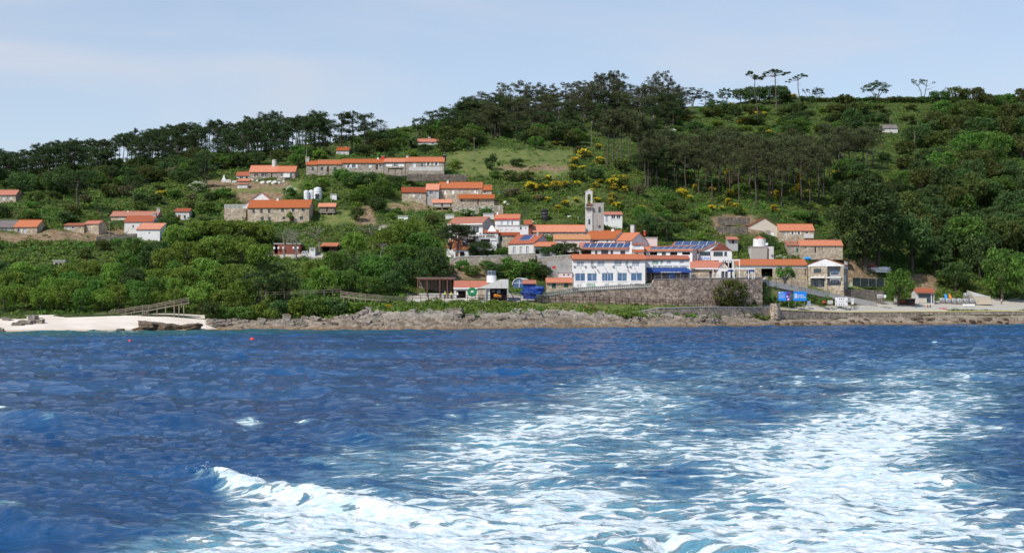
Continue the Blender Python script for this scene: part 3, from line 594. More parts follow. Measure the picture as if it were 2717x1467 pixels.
# ---- upper left group
h = house('brick coloured stone house with brown shutters and a fat white chimney below the left pines', 662, 735, 476, 456.5, 439.5, 7, win=[(677, 459, 682, 468, 'i'), (697, 459, 703, 468, 'i'), (718, 459, 724, 475, 'd')], wall='stone_grey', rmat='orange', side='white_old')
x, z = h.l(728, 439, 3.4); c_ = MB().cyl((x, 3.4, z-.6), .75, 2.3, 14).o('chimney', 'white_old', h.root); MB().cyl((x, 3.4, z+1.7), .85, .2, 14, .5).o('cap', 'concrete', c_)
h = house('right wing of the shuttered stone house, with a white balcony under a lower orange roof', 735.5, 783, 477, 456, 441, 7, win=[(745, 460, 751, 469, 'w'), (770, 458, 775, 468, 'w')], wall='stone_grey', rmat='orange')
h.box('balcony', 'white', 752, 461, 769, 471, -1.0, -.05)
h = house('small white house with dark windows joined to the left of the shuttered stone house', 627, 663, 474, 466.5, 456, 6, win=[(636, 468, 645, 474, 'w'), (651, 468, 658, 474, 'w')], wall='white', side='white', rmat='red')
house('low orange roofed brick store below the small white house', 629, 662, 486, 480, 474, 4, 's', wall='stone_grey', rmat='orange')
house('white block store with a narrow red roof, lowest below the small white house', 630, 656, 500, 488, 485.5, 3, 's', wall='white_old', rmat='red')
t = thing('barbecue', 'white outdoor barbecue with a pointed chimney left of the small white house', 'barbecue', gP(600, 484)); s_ = 3.1
MB().box(-s_/2, s_/2, 0, 1, 0, .9).o('base', 'white_old', t); MB().prism([(-1.4, 0, .9), (-.2, 0, .9), (-.2, .9, .9), (-1.4, .9, .9)], [(-1.0, .3, 1.7), (-.6, .3, 1.7), (-.6, .6, 1.7), (-1.0, .6, 1.7)]).box(-1.05, -.55, .25, .65, 1.7, 2.4).o('chimney', 'white', t)
# ---- the two-storey house with its white gable, balustrade, tanks and granary
house('white gabled house with two dark windows behind the long two storey stone house', 645, 736, 560, 543, 509, 9, 'a', 'white', 'orange', [(678, 526, 688, 533, 'w'), (700, 526, 710, 533, 'w')], Y=419, rpx=693, fr='frame_dark', trim=1)
h = house('long two storey stone house with an orange roof and two rows of small dark windows', 657, 820, 588, 551, 531.5, 8, win=[(670, 555, 676, 565, 'w'), (691, 555, 697, 565, 'w'), (711, 555, 717, 564, 'w'), (746, 553, 753, 561, 'w'), (774, 553, 781, 561, 'w'), (801, 552, 808, 560, 'w'), (692, 576, 700, 584, 'w'), (712, 576, 718, 585, 'w'), (749, 575, 757, 582, 'w'), (770, 574, 780, 587, 'd'), (796, 574, 804, 582, 'w')], fr='frame_dark', rot=-3)
chimney(h, 737, 526, 533, .6, 'white', 4)
t = gP(620, 575)
b = thing('terrace_wall', 'stone terrace topped by a pale balustrade left of the two storey stone house', 'terrace wall', (P(595, 560, 411).x, 411, P(595, 574, 411).z))
L = (652-595)/F*411; hz = (574-553)/F*411; MB().box(0, L, 0, 3, -2, hz).o('wall', 'stone_warm', b)
MB().box(0, L, 0, .25, hz+1.0, hz+1.15).o('handrail', 'white_old', b); bm = MB().box(-.09, .09, .03, .2, 0, 1.0).me('baluster', 'white_old')
for i in range(17): obj('baluster', bm, b, (.15+i*(L-.3)/16, 0, hz))
bm2 = MB().cyl((0, 0, 0), 1, 1, 20)
def tank(label, px, top, base, wpx, mat='white_metal', Y=None, group=None, door=False):
    Y = Y or gY(px, base); p = P(px, base, Y); r = wpx/2/F*Y; hh = (base-top)/F*Y
    t = thing('water_tank', label, 'tank', p, 0, group); MB().cyl((0, 0, -1), r, hh*.9+1, 24).o('shell', mat, t, smooth=False)
    MB().cyl((0, 0, hh*.9), r*1.02, hh*.1, 24, r*.35).o('lid', mat, t)
    for zz in (.3, .6): MB().cyl((0, 0, hh*zz), r*1.015, .08, 24).o('band', 'grey_metal', t)
    if door: MB().box(-.6, .6, -r-.05, -r+.25, 0, 1.7).o('hatch', 'frame_dark', t)
tank('leftmost of the three white water tanks above the stone house', 813, 505, 530, 14, group='white water tanks'); tank('slim middle one of the three white water tanks above the stone house', 826, 504, 529, 12, group='white water tanks')
tank('tallest and widest white water tank, with a dark hatch, right of two smaller ones', 843, 497, 530, 21, door=True, group='white water tanks')
tank('black plastic water tank behind the village left of the bell tower', 1445, 555, 583, 18, 'black_plastic')
tank('small green water tank at the right end of the upper stone farmhouse', 1326, 507, 517, 10, 'green_door')
house('white flat topped store right of the white water tanks', 877, 893, 532, 517, 516, 2.5, 'f', wall='white', name='store', cat='shed')
def granary(label, px0, px1, roof_top, eave, floor, base, white=True):
    Y = gY((px0+px1)/2, base); W = (px1-px0)/F*Y; t = thing('granary', label, 'granary', P(px0, base, Y)); z = lambda py: (base-py)/F*Y; d = 3
    leg = MB().prism([(-.22, -.2, -1), (.22, -.2, -1), (.22, .2, -1), (-.22, .2, -1)], [(-.15, -.15, z(floor)), (.15, -.15, z(floor)), (.15, .15, z(floor)), (-.15, .15, z(floor))]).me('leg', 'stone_grey')
    for i in range(3):
        for y in (.3, d-.3): obj('leg', leg, t, (.5+i*(W-1)/2, y, 0))
    MB().box(-.15, W+.15, -.1, d+.1, z(floor), z(floor)+.22).o('floor_slab', 'stone_grey', t); a, b = z(floor)+.22, z(eave)-.05
    MB().box(0, W, .05, d, a, b).o('body', 'wood', t); s = MB().box(.25, W*.45, -.02, .04, a+.25, b-.2).box(W*.55, W-.25, -.02, .04, a+.25, b-.2); s.o('slatted_panel', 'white_old' if white else 'wood', t)
    MB().box(W*.46, W*.54, -.03, .04, a+.1, b-.1).o('door', 'wood_dark', t); ze, zr = z(eave), z(roof_top)+.35
    MB().prism([(-.4, -.4, ze-.1), (-.4, -.4, ze+.05), (-.4, d/2, zr), (-.4, d+.4, ze+.05), (-.4, d+.4, ze-.1), (-.4, d/2, zr-.15)], [(W+.4, -.4, ze-.1), (W+.4, -.4, ze+.05), (W+.4, d/2, zr), (W+.4, d+.4, ze+.05), (W+.4, d+.4, ze-.1), (W+.4, d/2, zr-.15)]).o('roof', 'tile_orangeX', t)
    RECTS.append((px0-3, roof_top, px1+3, base))
granary('raised granary on stone legs with a red tiled roof right of the two storey house', 847, 888, 541, 549, 565, 574, False)
granary('raised granary with two pale slatted panels below the upper stone farmhouse', 1150, 1196, 531, 538.5, 551, 559)
# ---- long terrace of joined cottages
TY = gY(990, 461)
h = house('leftmost, lowest roofed cottage of the long upper row, with a white chimney stack', 812, 841, 463, 437.5, 427.5, 6, win=[(827, 444, 833, 452, 'w')], wall='stone_grey', Y=TY, fr='frame_dark'); chimney(h, 816, 418, 430, 1.1, 'white_old')
house('stone cottage with a dark arched door, second from the left in the long upper row', 842, 906, 462, 436, 425.5, 6, win=[(851, 444, 858, 452, 'w'), (867, 442, 873, 457, 'd'), (886, 444, 893, 452, 'w')], wall='stone_grey', Y=TY, fr='frame_dark')
h = house('cottage with a red chimney, in the middle of the long upper row', 907, 1018, 459, 432.5, 422.5, 6, win=[(921, 438, 927, 446, 'h'), (934, 437, 944, 446, 'h'), (978, 437, 986, 445, 'S'), (996, 436, 1004, 450, 'd'), (1006, 437, 1013, 444, 'w')], wall='stone_grey', Y=TY)
chimney(h, 1016, 415, 424, 1.0, 'red_paint'); chimney(h, 1003, 419, 425, .6, 'white', cap=False)
h = house('cottage with wide white shutters, fourth from the left in the long upper row', 1019, 1075, 456, 430, 420, 6, win=[(1024, 434, 1040, 442, 'S'), (1045, 434, 1053, 443, 'w'), (1056, 434, 1072, 442, 'S')], wall='stone_grey', Y=TY)
h = house('rightmost cottage of the long upper row, with tall shuttered windows behind a white fence', 1076, 1178, 454, 429.5, 417.5, 6, win=[(1096, 432, 1103, 445, 'S'), (1117, 433, 1123, 444, 'w'), (1133, 431, 1140, 439, 'h'), (1154, 431, 1161, 439, 'h')], wall='stone_grey', Y=TY)
chimney(h, 1081, 414, 421, .7, 'cream'); chimney(h, 1180, 412, 424, .9, 'black_plastic')
t = thing('fence', 'white picket fence in front of the rightmost cottage of the long upper row', 'fence', P(1086, 453, TY-3)); W = 86/F*TY
for z in (.3, 1.05): MB().box(0, W, 0, .06, z, z+.1).o('rail', 'frame_white', t)
bm = MB().box(-.06, .06, -.04, 0, 0, 1.2).me('picket', 'frame_white')
for i in range(40): obj('picket', bm, t, (i*W/39, 0, 0))
t = thing('pergola', 'dark flat pergola in front of the wide shuttered cottage in the upper row', 'pergola', P(1030, 460, TY-4)); W = 36/F*TY
for x in (0, W/2, W): MB().box(x-.08, x+.08, 0, .16, -1, 1.5).o('post', 'wood_dark', t)
MB().box(-.2, W+.2, -.2, 2.6, 1.5, 1.65).o('cover', 'wood_dark', t)
h = house('small orange roof showing among the pines above the long upper row', 892, 925, 404, 399, 391, 5, wall='white_old', Y=500); chimney(h, 918, 389, 394, .5, 'white')
h = house('low red roofed house half hidden by bushes below the ridge, with a pale chimney', 1108, 1166, 385, 376.5, 368.5, 5, wall='white_old', rmat='red', Y=520, win=[(1145, 379, 1152, 384, 'w')]); chimney(h, 1139, 365, 374, .9, 'cream')
h = house('roofless pale stone ruin with a broken gable among trees below the ridge', 1188, 1204, 392, 375, 365, 4, 'a', 'stone_warm', 'grey', [(1192, 378, 1197, 388, 'o')], Y=518, rpx=1197, name='ruin', cat='ruin')
# ---- upper farmhouse group
h = house('left cottage of the upper farmhouse group, with one white window and a gable lean-to', 1066, 1130, 536, 510, 498, 6.5, win=[(1093, 512, 1100, 522, 'S'), (1110, 514, 1117, 527, 'D')], wall='stone_warm', rmat='red', Y=431, rot=4)
house('pale rendered wing with a wide dark window in the upper farmhouse group', 1130.5, 1164, 534, 503.5, 488, 7, win=[(1139, 507, 1149, 517, 'w'), (1155, 507, 1163, 524, 'D')], wall='tower_grey', Y=432)
h = house('largest stone house of the upper farmhouse group with four pale windows', 1165, 1279, 533, 499.5, 483.5, 7, win=[(1178, 505, 1184, 516, 'S'), (1198, 504, 1205, 515, 'S'), (1220, 505, 1227, 512, 's'), (1256, 504, 1263, 513, 'S')], wall='stone_warm', Y=434); chimney(h, 1188, 480, 486, .6, 'white')
house('right end wing of the upper farmhouse group with a single dark window', 1279.5, 1304, 530, 504.5, 492, 6, win=[(1283, 506, 1290, 514, 'w')], wall='stone_warm', Y=433.5)
h = house('low stone barn with a brown door in front of the upper farmhouse group', 1218, 1311, 546, 527, 516.5, 5, win=[(1222, 528, 1229, 536, 'n'), (1265, 528, 1272, 544, 'n')], wall='stone_warm', Y=426, over=.6); chimney(h, 1267, 509, 518, .4, 'white')
house('small white shed above the leafy trees in the middle of the slope', 1056, 1082, 592, 575, 574, 4, 'f', wall='white', side='white', name='shed', cat='shed', win=[(1059, 580, 1064, 590, 'd')])
# ---- middle village, left part
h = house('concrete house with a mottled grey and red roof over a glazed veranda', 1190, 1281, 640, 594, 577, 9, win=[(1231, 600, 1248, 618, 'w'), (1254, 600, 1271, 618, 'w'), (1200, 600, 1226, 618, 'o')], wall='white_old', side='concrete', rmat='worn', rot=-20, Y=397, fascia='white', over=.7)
h.box('parapet', 'white', 1213, 618, 1272, 626, -1.4, -.05)
MBp = MB().box(0, .2, 0, .2, 0, 1)
for q, a, b in (('plain', 1182, 1205), ('barred', 1282, 1311)): house('low %s white box store behind the mottled roof of the veranda house' % ('left' if a < 1200 else 'right'), a, b, 590, 568 if a > 1200 else 571, 567, 3, 'f', wall='white_old', Y=416, name='store', cat='shed')
h = house('white two storey house with a red band under its tiled roof, mid village', 1313, 1378, 624, 580, 569, 6, win=[(1328, 588, 1335, 598, 's'), (1345, 588, 1352, 598, 's'), (1357, 587, 1361, 596, 'w')], wall='white', rmat='orange', Y=404, fascia='red_paint', rot=-4); chimney(h, 1320, 563, 572, .5, 'white')
house('flat topped white terrace wing in front of the white house with a red band', 1320, 1402, 630, 600, 597, 4, 'f', 'white', win=[(1379, 602, 1385, 610, 'w'), (1393, 604, 1397, 608, 'w'), (1327, 609, 1334, 617, 'S'), (1342, 609, 1348, 617, 'S'), (1356, 609, 1363, 617, 'S')], Y=398, name='house')
house('low stone store with a green door and orange roof below the white terrace wing', 1322, 1378, 643, 624, 617, 4, win=[(1325, 626, 1334, 641, 'G')], wall='stone_warm', Y=392, rmat='red')
h = house('open barbecue shelter with a white pyramid chimney left of the green door store', 1286, 1322, 628, 617, 611, 3, win=[(1290, 619, 1312, 627, 'o')], wall='white_old', rmat='red', Y=391, name='barbecue_shelter', cat='shelter')
x, z = h.l(1305, 611, 1.5); MB().prism([(x-1.3, .4, z-.5), (x+1.3, .4, z-.5), (x+1.3, 2.4, z-.5), (x-1.3, 2.4, z-.5)], [(x-.25, 1.2, z+1.3), (x+.25, 1.2, z+1.3), (x+.25, 1.7, z+1.3), (x-.25, 1.7, z+1.3)]).o('chimney', 'white', h.root)
house('small brown hut with a red tiled roof behind the white terrace wing', 1391, 1411, 620, 595, 585, 4, wall='wood_red', rmat='red', Y=404, over=.7)
house('row of low garages under the white terrace rail below the veranda house', 1225, 1318, 645, 630, 628, 4, 'f', 'white', win=[(1240, 634, 1262, 644, 'o'), (1275, 634, 1300, 644, 'o')], Y=385, name='garage', cat='garage')
h = house('long low stone building under a plain orange roof, left of the bell tower', 1414, 1552, 628, 615, 597, 8, wall='stone_grey', Y=404, win=[(1530, 618, 1535, 624, 'w'), (1440, 618, 1446, 624, 'w')])
house('little grey shed with a red roof above the long low building', 1462, 1506, 600, 587, 580.5, 4, 's', wall='grey', rmat='red', Y=420, name='shed', cat='shed')
house('low row under an old mottled yellow and orange roof, in front of the bell tower', 1470, 1566, 650, 635, 623, 6, wall='pink', rmat='old', Y=390)
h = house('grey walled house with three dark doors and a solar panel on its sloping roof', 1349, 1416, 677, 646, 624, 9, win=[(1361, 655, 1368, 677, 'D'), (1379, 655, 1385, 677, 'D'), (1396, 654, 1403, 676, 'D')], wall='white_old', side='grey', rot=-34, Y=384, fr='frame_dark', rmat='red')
panels(h, 1, 1376, 1404, 1.2, 4.2); chimney(h, 1428, 617, 626, .6, 'tower_grey', 4)
house('grey lean-to with bright orange roof beside the house with three dark doors', 1418, 1476, 676, 653, 642.5, 5, wall='grey', Y=378, win=[(1420, 662, 1432, 674, 'o'), (1448, 661, 1458, 668, 'w')], over=.6)
house('orange roofed white house half hidden by the pines left of the village', 1185, 1250, 680, 656, 636, 7, wall='white', rmat='orange', rot=-16, Y=388)
house('low orange roofed shelter in front of the half hidden white gabled house', 1204, 1244, 684, 662, 650.5, 5, wall='white', rmat='orange', Y=379, win=[(1208, 668, 1214, 682, 'n'), (1220, 668, 1232, 682, 'o')])
# ---- bell tower
Y0 = 409; t = thing('bell_tower', 'tall weathered white bell tower with an arched opening and a block behind greyed for shade', 'bell tower', P(1554, 626, Y0)); s = Y0/F; zz = lambda py: (626-py)*s
W = 18*s; b = MB(); H_ = zz(510)
a0, a1, zs, zt_ = W*.25, W*.75, zz(545), zz(518)
b.box(0, W, 0, 2.2, -3, zs).box(0, a0, 0, 2.2, zs, zt_+.4).box(a1, W, 0, 2.2, zs, zt_+.4)
n = 8; arc = [(W/2-math.cos(math.pi*i/n)*W*.25, zt_-.1+math.sin(math.pi*i/n)*W*.22) for i in range(n+1)]
for (x0, z0), (x1, z1) in zip(arc, arc[1:]): b.prism([(x0, 0, z0), (x1, 0, z1), (x1, 0, zt_+.9), (x0, 0, zt_+.9)], [(x0, 2.2, z0), (x1, 2.2, z1), (x1, 2.2, zt_+.9), (x0, 2.2, zt_+.9)])
b.box(0, a0, 0, 2.2, zt_+.4, zt_+.9).box(a1, W, 0, 2.2, zt_+.4, zt_+.9)
b.prism([(0, 0, zt_+.9), (W, 0, zt_+.9), (W/2, 0, zt_+1.5)], [(0, 2.2, zt_+.9), (W, 2.2, zt_+.9), (W/2, 2.2, zt_+1.5)]); b.o('shaft', 'white_old', t)
MB().prism([(-.15, -.1, zt_+.9), (W/2, -.1, zt_+1.55), (W+.15, -.1, zt_+.9), (W+.15, -.1, zt_+1.05), (W/2, -.1, zt_+1.7), (-.15, -.1, zt_+1.05)], [(-.15, 2.3, zt_+.9), (W/2, 2.3, zt_+1.55), (W+.15, 2.3, zt_+.9), (W+.15, 2.3, zt_+1.05), (W/2, 2.3, zt_+1.7), (-.15, 2.3, zt_+1.05)]).o('coping', 'white', t)
be = MB().cyl((W/2, 1.0, zt_-1.0), .34, .35, 12, .26).cyl((W/2, 1.0, zt_-.65), .26, .3, 12, .1).o('bell', 'bell_bronze', t)
MB().box(-.3, W+.1, -.7, 0, zz(551), zz(549.5)).o('balcony', 'concrete', t); MB().box(.1, W-.1, -.66, -.6, zz(549), zz(541)).o('railing', 'rust', t)
MB().box(.35, W*.8, -.03, .02, zz(565), zz(552)).o('plaque', 'tower_grey', t)
for a, c, d_, e in ((1561, 582, 1566, 596), (1588, 549, 1594, 564), (1588, 598, 1594, 605)):
    x0 = (a-1554)*s; x1 = (d_-1554)*s; yy = -.03 if a < 1570 else .27; w_ = MB().box(x0, x1, yy, yy+.1, zz(e), zz(c)).o('window', 'frame_dark', t); MB().box(x0+.08, x1-.08, yy-.012, yy+.05, zz(e)+.08, zz(c)-.08).o('pane', 'glass', w_)
MB().box(W+.003, 48*s, .3, 7, -3, zz(541)).o('block', 'tower_grey', t); MB().box(W+.01, 48*s+.12, .2, 7.1, zz(541), zz(539)).o('block_coping', 'white_old', t); RECTS.append((1552, 507, 1604, 624))  # block's grey plaster holds the shade of the tower's right side
h = house('small white house with a wide dark double window right of the bell tower', 1603, 1651, 596, 569, 562, 5, 's', win=[(1607, 574, 1614, 590, 's'), (1622, 570, 1633, 581, 'w'), (1636, 570, 1647, 581, 'w')], wall='white', rmat='red', Y=424, side='white')
# ---- right part of the village, upper rows
h = house('long white house with sloping orange roof and chimneys before the bell tower', 1546, 1630, 662, 634.5, 613, 10, win=[(1572, 637, 1586, 643, 'w'), (1609, 636, 1614, 643, 'w'), (1621, 635, 1625, 646, 's'), (1552, 640, 1558, 646, 's')], wall='white', rot=-28, Y=396, rmat='orange', over=.5)
chimney(h, 1627, 608, 620, .8, 'white', 5); chimney(h, 1593, 614, 622, .6, 'white', 5); chimney(h, 1679, 598, 620, 1.0, 'white_old', 8)
h = house('orange roofed house with a large blank white gable right of the long white house', 1632, 1676, 668, 638, 619, 9, win=[(1658, 641, 1673, 647, 'w')], wall='white', rot=-34, Y=392, side='white'); chimney(h, 1711, 613, 621, .5, 'red_paint', 4)
house('plain pinkish grey extension behind the large blank white gable', 1712, 1744, 668, 632, 627, 7, 'f', 'pink', Y=397, name='house')
h = house('white house under seven solar panels, directly behind the three storey building', 1541, 1670, 692, 660, 645, 8, win=[(1543, 663, 1569, 676, 'o'), (1579, 665, 1585, 675, 'w'), (1595, 663, 1614, 676, 'w'), (1620, 665, 1627, 675, 'w'), (1646, 665, 1659, 675, 'w')], wall='white', Y=380, rmat='red', fr='frame_dark', over=.5)
panels(h, 7, 1545, 1671, .0, 3.4, .9)
house('white roof room with a red edged roof right of the seven panels', 1679, 1708, 680, 648, 645, 5, 's', 'white', 'red', [(1683, 652, 1700, 668, 'S')], Y=386, name='house')
house('narrow orange roof joining the two solar panelled houses', 1681, 1708, 690, 668, 662, 4, 's', 'white', 'orange', [(1686, 671, 1694, 677, 'w')], Y=379, name='house')
h = house('long white house with seven solar panels directly behind the blue awning bar', 1702, 1837, 705, 665, 654, 7, win=[(1707, 669, 1714, 678, 'w'), (1724, 669, 1744, 677, 'o'), (1756, 669, 1767, 677, 'w'), (1778, 669, 1797, 677, 'o'), (1810, 669, 1831, 676, 'o')], wall='white', side='pink', Y=391, rot=-19, rmat='orange', fr='frame_dark', over=.5)
panels(h, 7, 1722, 1846, .4, 2.8, .7)
h = house('white restaurant building under a big solar panelled roof with a brown tiled gable', 1856, 1942, 722, 666, 641, 11, 'a', 'white', 'worn', [(1857, 665, 1885, 679, 'w'), (1893, 664, 1918, 679, 'w'), (1922, 665, 1929, 679, 'w')], Y=392, rpx=1911, side='white', name='restaurant', cat='restaurant', fr='frame_dark')
xa, za = h.l(1911, 643); xl, zl = h.l(1884, 665); xr_, zr_ = h.l(1942, 665); MB().prism([(xl, -.1, zl), (xr_, -.1, zr_), (xa, -.1, za-.2)], [(xl, -.01, zl), (xr_, -.01, zr_), (xa, -.01, za-.2)]).o('tiled_gable', 'wood_red', h.root)
b = h.box('sign_board', 'frame_white', 1856, 679, 1884, 690, -.35, -.12); x, z = h.l(1857, 688.2, -.35); txt('CUNA', .95, h.root, (x, -.37, z), 'sign_blue', sx=1.0)
h2 = House('annexe', 'wide roof covered with blue solar panels, left of the brown tiled gable', 'annexe', 1772, 1885, 700, 400); W = h2.W; z0 = h2.l(1800, 663)[1]; z1 = h2.l(1800, 641, 9)[1]
MB().box(0, W, .2, 9, -2, z0-.3).o('walls', 'wood_red', h2.root); MB().prism([(0, 0, z0-.2), (W, 0, z0-.2), (W, 0, z0), (0, 0, z0)], [(3, 9, z1-.2), (W+2, 9, z1-.2), (W+2, 9, z1), (3, 9, z1)]).o('roof', 'tile_wornX', h2.root); h2.rz = lambda y: z0+(z1-z0)*y/9
panels(h2, 5, 1772, 1884, .1, 4.3, 1.3); panels(h2, 5, 1788, 1896, 4.5, 8.8, 1.2); RECTS.append((1768, 640, 1886, 700))
# ---- waterfront buildings
h = house('three storey white building with five large blue windows above the stone wall', 1519, 1712, 763, 687.5, 675.5, 9, win=[(1530, 692, 1550, 709, 's'), (1567, 691, 1576, 708, 's'), (1585, 691, 1605, 708, 's'), (1630, 690, 1650, 708, 's'), (1659, 690, 1668, 707, 's'), (1677, 690, 1697, 708, 's'), (1526, 725, 1553, 746, 'b'), (1558, 725, 1584, 746, 'b'), (1597, 724, 1628, 746, 'b'), (1638, 724, 1664, 746, 'b'), (1674, 724, 1704, 745, 'b'), (1532, 754, 1544, 763, 's'), (1556, 751, 1581, 763, 'c'), (1606, 753, 1617, 762, 's'), (1639, 753, 1649, 763, 's'), (1672, 752, 1679, 762, 's'), (1685, 752, 1695, 762, 's')], wall='white', Y=367.5, fascia='rust', over=.45, under=1.0, name='guest_house', cat='building')
for px in (1540, 1573, 1605, 1634, 1684): x, z = h.l(px, 712.5); MB().bar((x, -.02, z), (x, -.75, z+.15), .05).box(x-.12, x+.12, -.85, -.65, z+.08, z+.2).o('wall_lamp', 'frame_dark', h.root)
for px in (1585, 1665): x, z = h.l(px, 716); MB().box(x-.12, x+.12, -.7, -.02, z, z+.2).o('bracket', 'concrete', h.root)
for px in (1524, 1553, 1571, 1578, 1627, 1664, 1672): x, z = h.l(px, 708.5); MB().box(x-.22, x+.22, -.28, -.02, z, z+.36).o('air_conditioner', 'grey_metal', h.root)
h = house('white bar with a long name board over its blue awning', 1713, 1829, 752, 687, 679, 6, win=[(1730, 690, 1748, 703, 'c'), (1752, 690, 1760, 702, 'c'), (1769, 690, 1781, 702, 's'), (1803, 690, 1815, 701, 's'), (1716, 723, 1828, 749, 'o')], wall='white', side='pink', Y=374, rmat='red', fascia='rust', name='bar', cat='bar', under=.3)
h.box('name_board', 'frame_white', 1713, 703, 1818, 709.5, -.5, -.3)
x, z = h.l(1732, 708.6, -.5); txt('BAR  RESTAURANTE  CASA  CHECHO', .58, h.root, (x, -.53, z), 'frame_dark', sx=.98)
x0, zt_ = h.l(1714, 711, -.3); x1, zb_ = h.l(1836, 721, -3.0); x2 = h.l(1822, 711, -.3)[0]
MB().prism([(x0, -.3, zt_), (x0+.2, -3, zb_), (x1, -3, zb_), (x2, -.3, zt_)], [(x0, -.3, zt_+.06), (x0+.2, -3, zb_+.06), (x1, -3, zb_+.06), (x2, -.3, zt_+.06)]).box(x0+.2, x1, -3.04, -3, zb_-.28, zb_+.05).o('awning', 'awning_blue', h.root)
x, z = h.l(1753, 723.3, -3.05); txt('BAR RESTAURANTE CASA CHECHO', .34, h.root, (x, -3.07, z), 'frame_white', bold=.03)
for px in (1728, 1755, 1806): x, z = h.l(px, 748, -2.8); MB().cyl((x, -2.8, z-.2), .05, 3, 6).o('awning_post', 'grey_metal', h.root)
x, z = h.l(1782, 740, .6); MB().box(x-.7, x+.7, .5, .55, z, z+1.6).o('poster', 'sign_blue', h.root)
h = house('low stone house with a steep orange roof right of the blue awning', 1833, 1908, 742, 711, 692, 8, win=[(1881, 718, 1890, 736, 'd'), (1898, 719, 1905, 736, 'w')], wall='stone_warm', side='white', rmat='red', Y=383, rot=-5, over=.6, fascia='white')
h = house('small white gable porch with a stone triangle above its glass doors', 1902, 1938, 738, 714, 694, 6, 'a', 'white', 'red', [(1914, 720, 1922, 737, 'w'), (1924, 720, 1931, 737, 'w')], Y=381, rpx=1919, name='porch', cat='porch', fr='frame_dark')
a, c, e = h.l(1912, 712), h.l(1929, 712), h.l(1920, 701); MB().prism([(a[0], -.06, a[1]), (c[0], -.06, c[1]), (e[0], -.06, e[1])], [(a[0], -.01, a[1]), (c[0], -.01, c[1]), (e[0], -.01, e[1])]).o('stone_triangle', 'stone_warm', h.root)
t = thing('pergola', 'white steel terrace frame along the top of the big stone wall', 'pergola', P(1834, 737, 376)); s = 376/F
for px in (1834, 1892, 1948, 1986, 2001): x = (px-1834)*s; MB().box(x-.09, x+.09, -.09, .09, -.3, 23*s).o('post', 'frame_white', t)
for px in (1834, 2001): x = (px-1834)*s; MB().box(x-.09, x+.09, 3, 3.18, -.3, 23*s).o('post', 'frame_white', t)
MB().box(-.1, 168*s, -.12, .12, 23*s, 23*s+.25).o('beam', 'frame_white', t); MB().box(-.1, 168*s, 2.98, 3.2, 23*s, 23*s+.2).o('beam', 'frame_white', t)
for i in range(9): x = i*167*s/8; MB().box(x-.05, x+.05, .12, 2.98, 23*s+.02, 23*s+.15).o('crossbar', 'frame_white', t)
for a, b_ in ((1930, 1946), (1986, 2001)): MB().box((a-1834)*s, (b_-1834)*s, -.2, -.14, 16*s, 21*s).o('blue_valance', 'awning_blue', t)
t = thing('pergola', 'tall white frame with slender posts between the brown gabled restaurant and the long building', 'pergola', P(1896, 738, 386)); s = 386/F
for px in (1922, 1933, 1946, 1962): x = (px-1896)*s; MB().box(x-.1, x+.1, 0, .2, 0, 47*s).o('post', 'frame_white', t)
MB().box(0, 68*s, -.05, .25, 47*s, 47*s+.28).o('beam', 'frame_white', t); MB().box(0, 68*s, 2.9, 3.1, 47*s, 47*s+.2).o('beam', 'frame_white', t)
house('plain white block with two small square windows behind the tall white frame', 1918, 1945, 740, 690, 689, 4, 'f', 'white_old', win=[(1926, 693, 1931, 697, 'w'), (1935, 693, 1940, 697, 'w')], Y=392, name='house')
h = house('long low building with a white band under its orange roof and a dark garage opening', 1955, 2142, 742, 703.5, 688.5, 9, win=[(2020, 711, 2050, 739, 'o'), (2136, 713, 2143, 731, 'n'), (1980, 716, 1992, 728, 'w')], wall='stone_warm', Y=414, rmat='orange', name='long_building', cat='building', over=.5)
xx = h.l(2019.5, 700)[0]; xe = h.l(2050.5, 700)[0]; za, zb_ = h.l(1956, 704.2)[1], h.l(1956, 712)[1]; MB().box(0, h.W, -.05, -.003, zb_, za).o('white_band', 'white', h.root)
t = thing('parked_van', 'dark parked van with its white front just visible inside the garage opening', 'van', P(2037, 739, 418)); MB().prism([(-1, 0, .35), (1, 0, .35), (1, 0, 1.0), (.8, .3, 1.7), (-.8, .3, 1.7), (-1, 0, 1.0)], [(-1, 4, .35), (1, 4, .35), (1, 4, 1.0), (.85, 4, 1.8), (-.85, 4, 1.8), (-1, 4, 1.0)]).o('body', 'grey_metal', t)
MB().box(-.75, .75, .0, .06, 1.05, 1.55).o('windscreen', 'glass', t); MB().box(-.95, .95, -.12, 0, .3, .6).o('bumper', 'frame_white', t)
for x in (-.75, .75): MB().box(x-.18, x+.18, -.04, 0, .7, .88).o('headlight', 'white_metal', t); MB().tube([(x-.12, .8, .33), (x+.12, .8, .33)], [.33, .33], 12).o('wheel', 'black_plastic', t)
Y5 = 409
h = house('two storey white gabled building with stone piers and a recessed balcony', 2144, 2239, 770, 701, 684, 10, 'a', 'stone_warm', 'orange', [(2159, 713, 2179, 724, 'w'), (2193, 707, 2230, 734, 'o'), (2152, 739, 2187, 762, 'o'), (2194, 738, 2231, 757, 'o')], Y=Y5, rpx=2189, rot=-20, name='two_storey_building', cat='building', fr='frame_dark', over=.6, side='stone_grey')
xa, za = h.l(2189, 686); x0, z0 = h.l(2144, 702); x1, z1 = h.l(2239, 702); zb_ = h.l(2190, 706.5)[1]; MB().prism([(x0-.1, -.12, zb_), (x1+.1, -.12, zb_), (x1+.1, -.12, z1), (xa, -.12, za), (x0-.1, -.12, z0)], [(x0-.1, -.005, zb_), (x1+.1, -.005, zb_), (x1+.1, -.005, z1), (xa, -.005, za), (x0-.1, -.005, z0)]).o('white_gable', 'white', h.root)
for q in ((2150, 734, 2188, 737.5), (2192, 734.2, 2232, 737.2)): h.box('balcony_slab', 'white', *q, -.9, -.01)
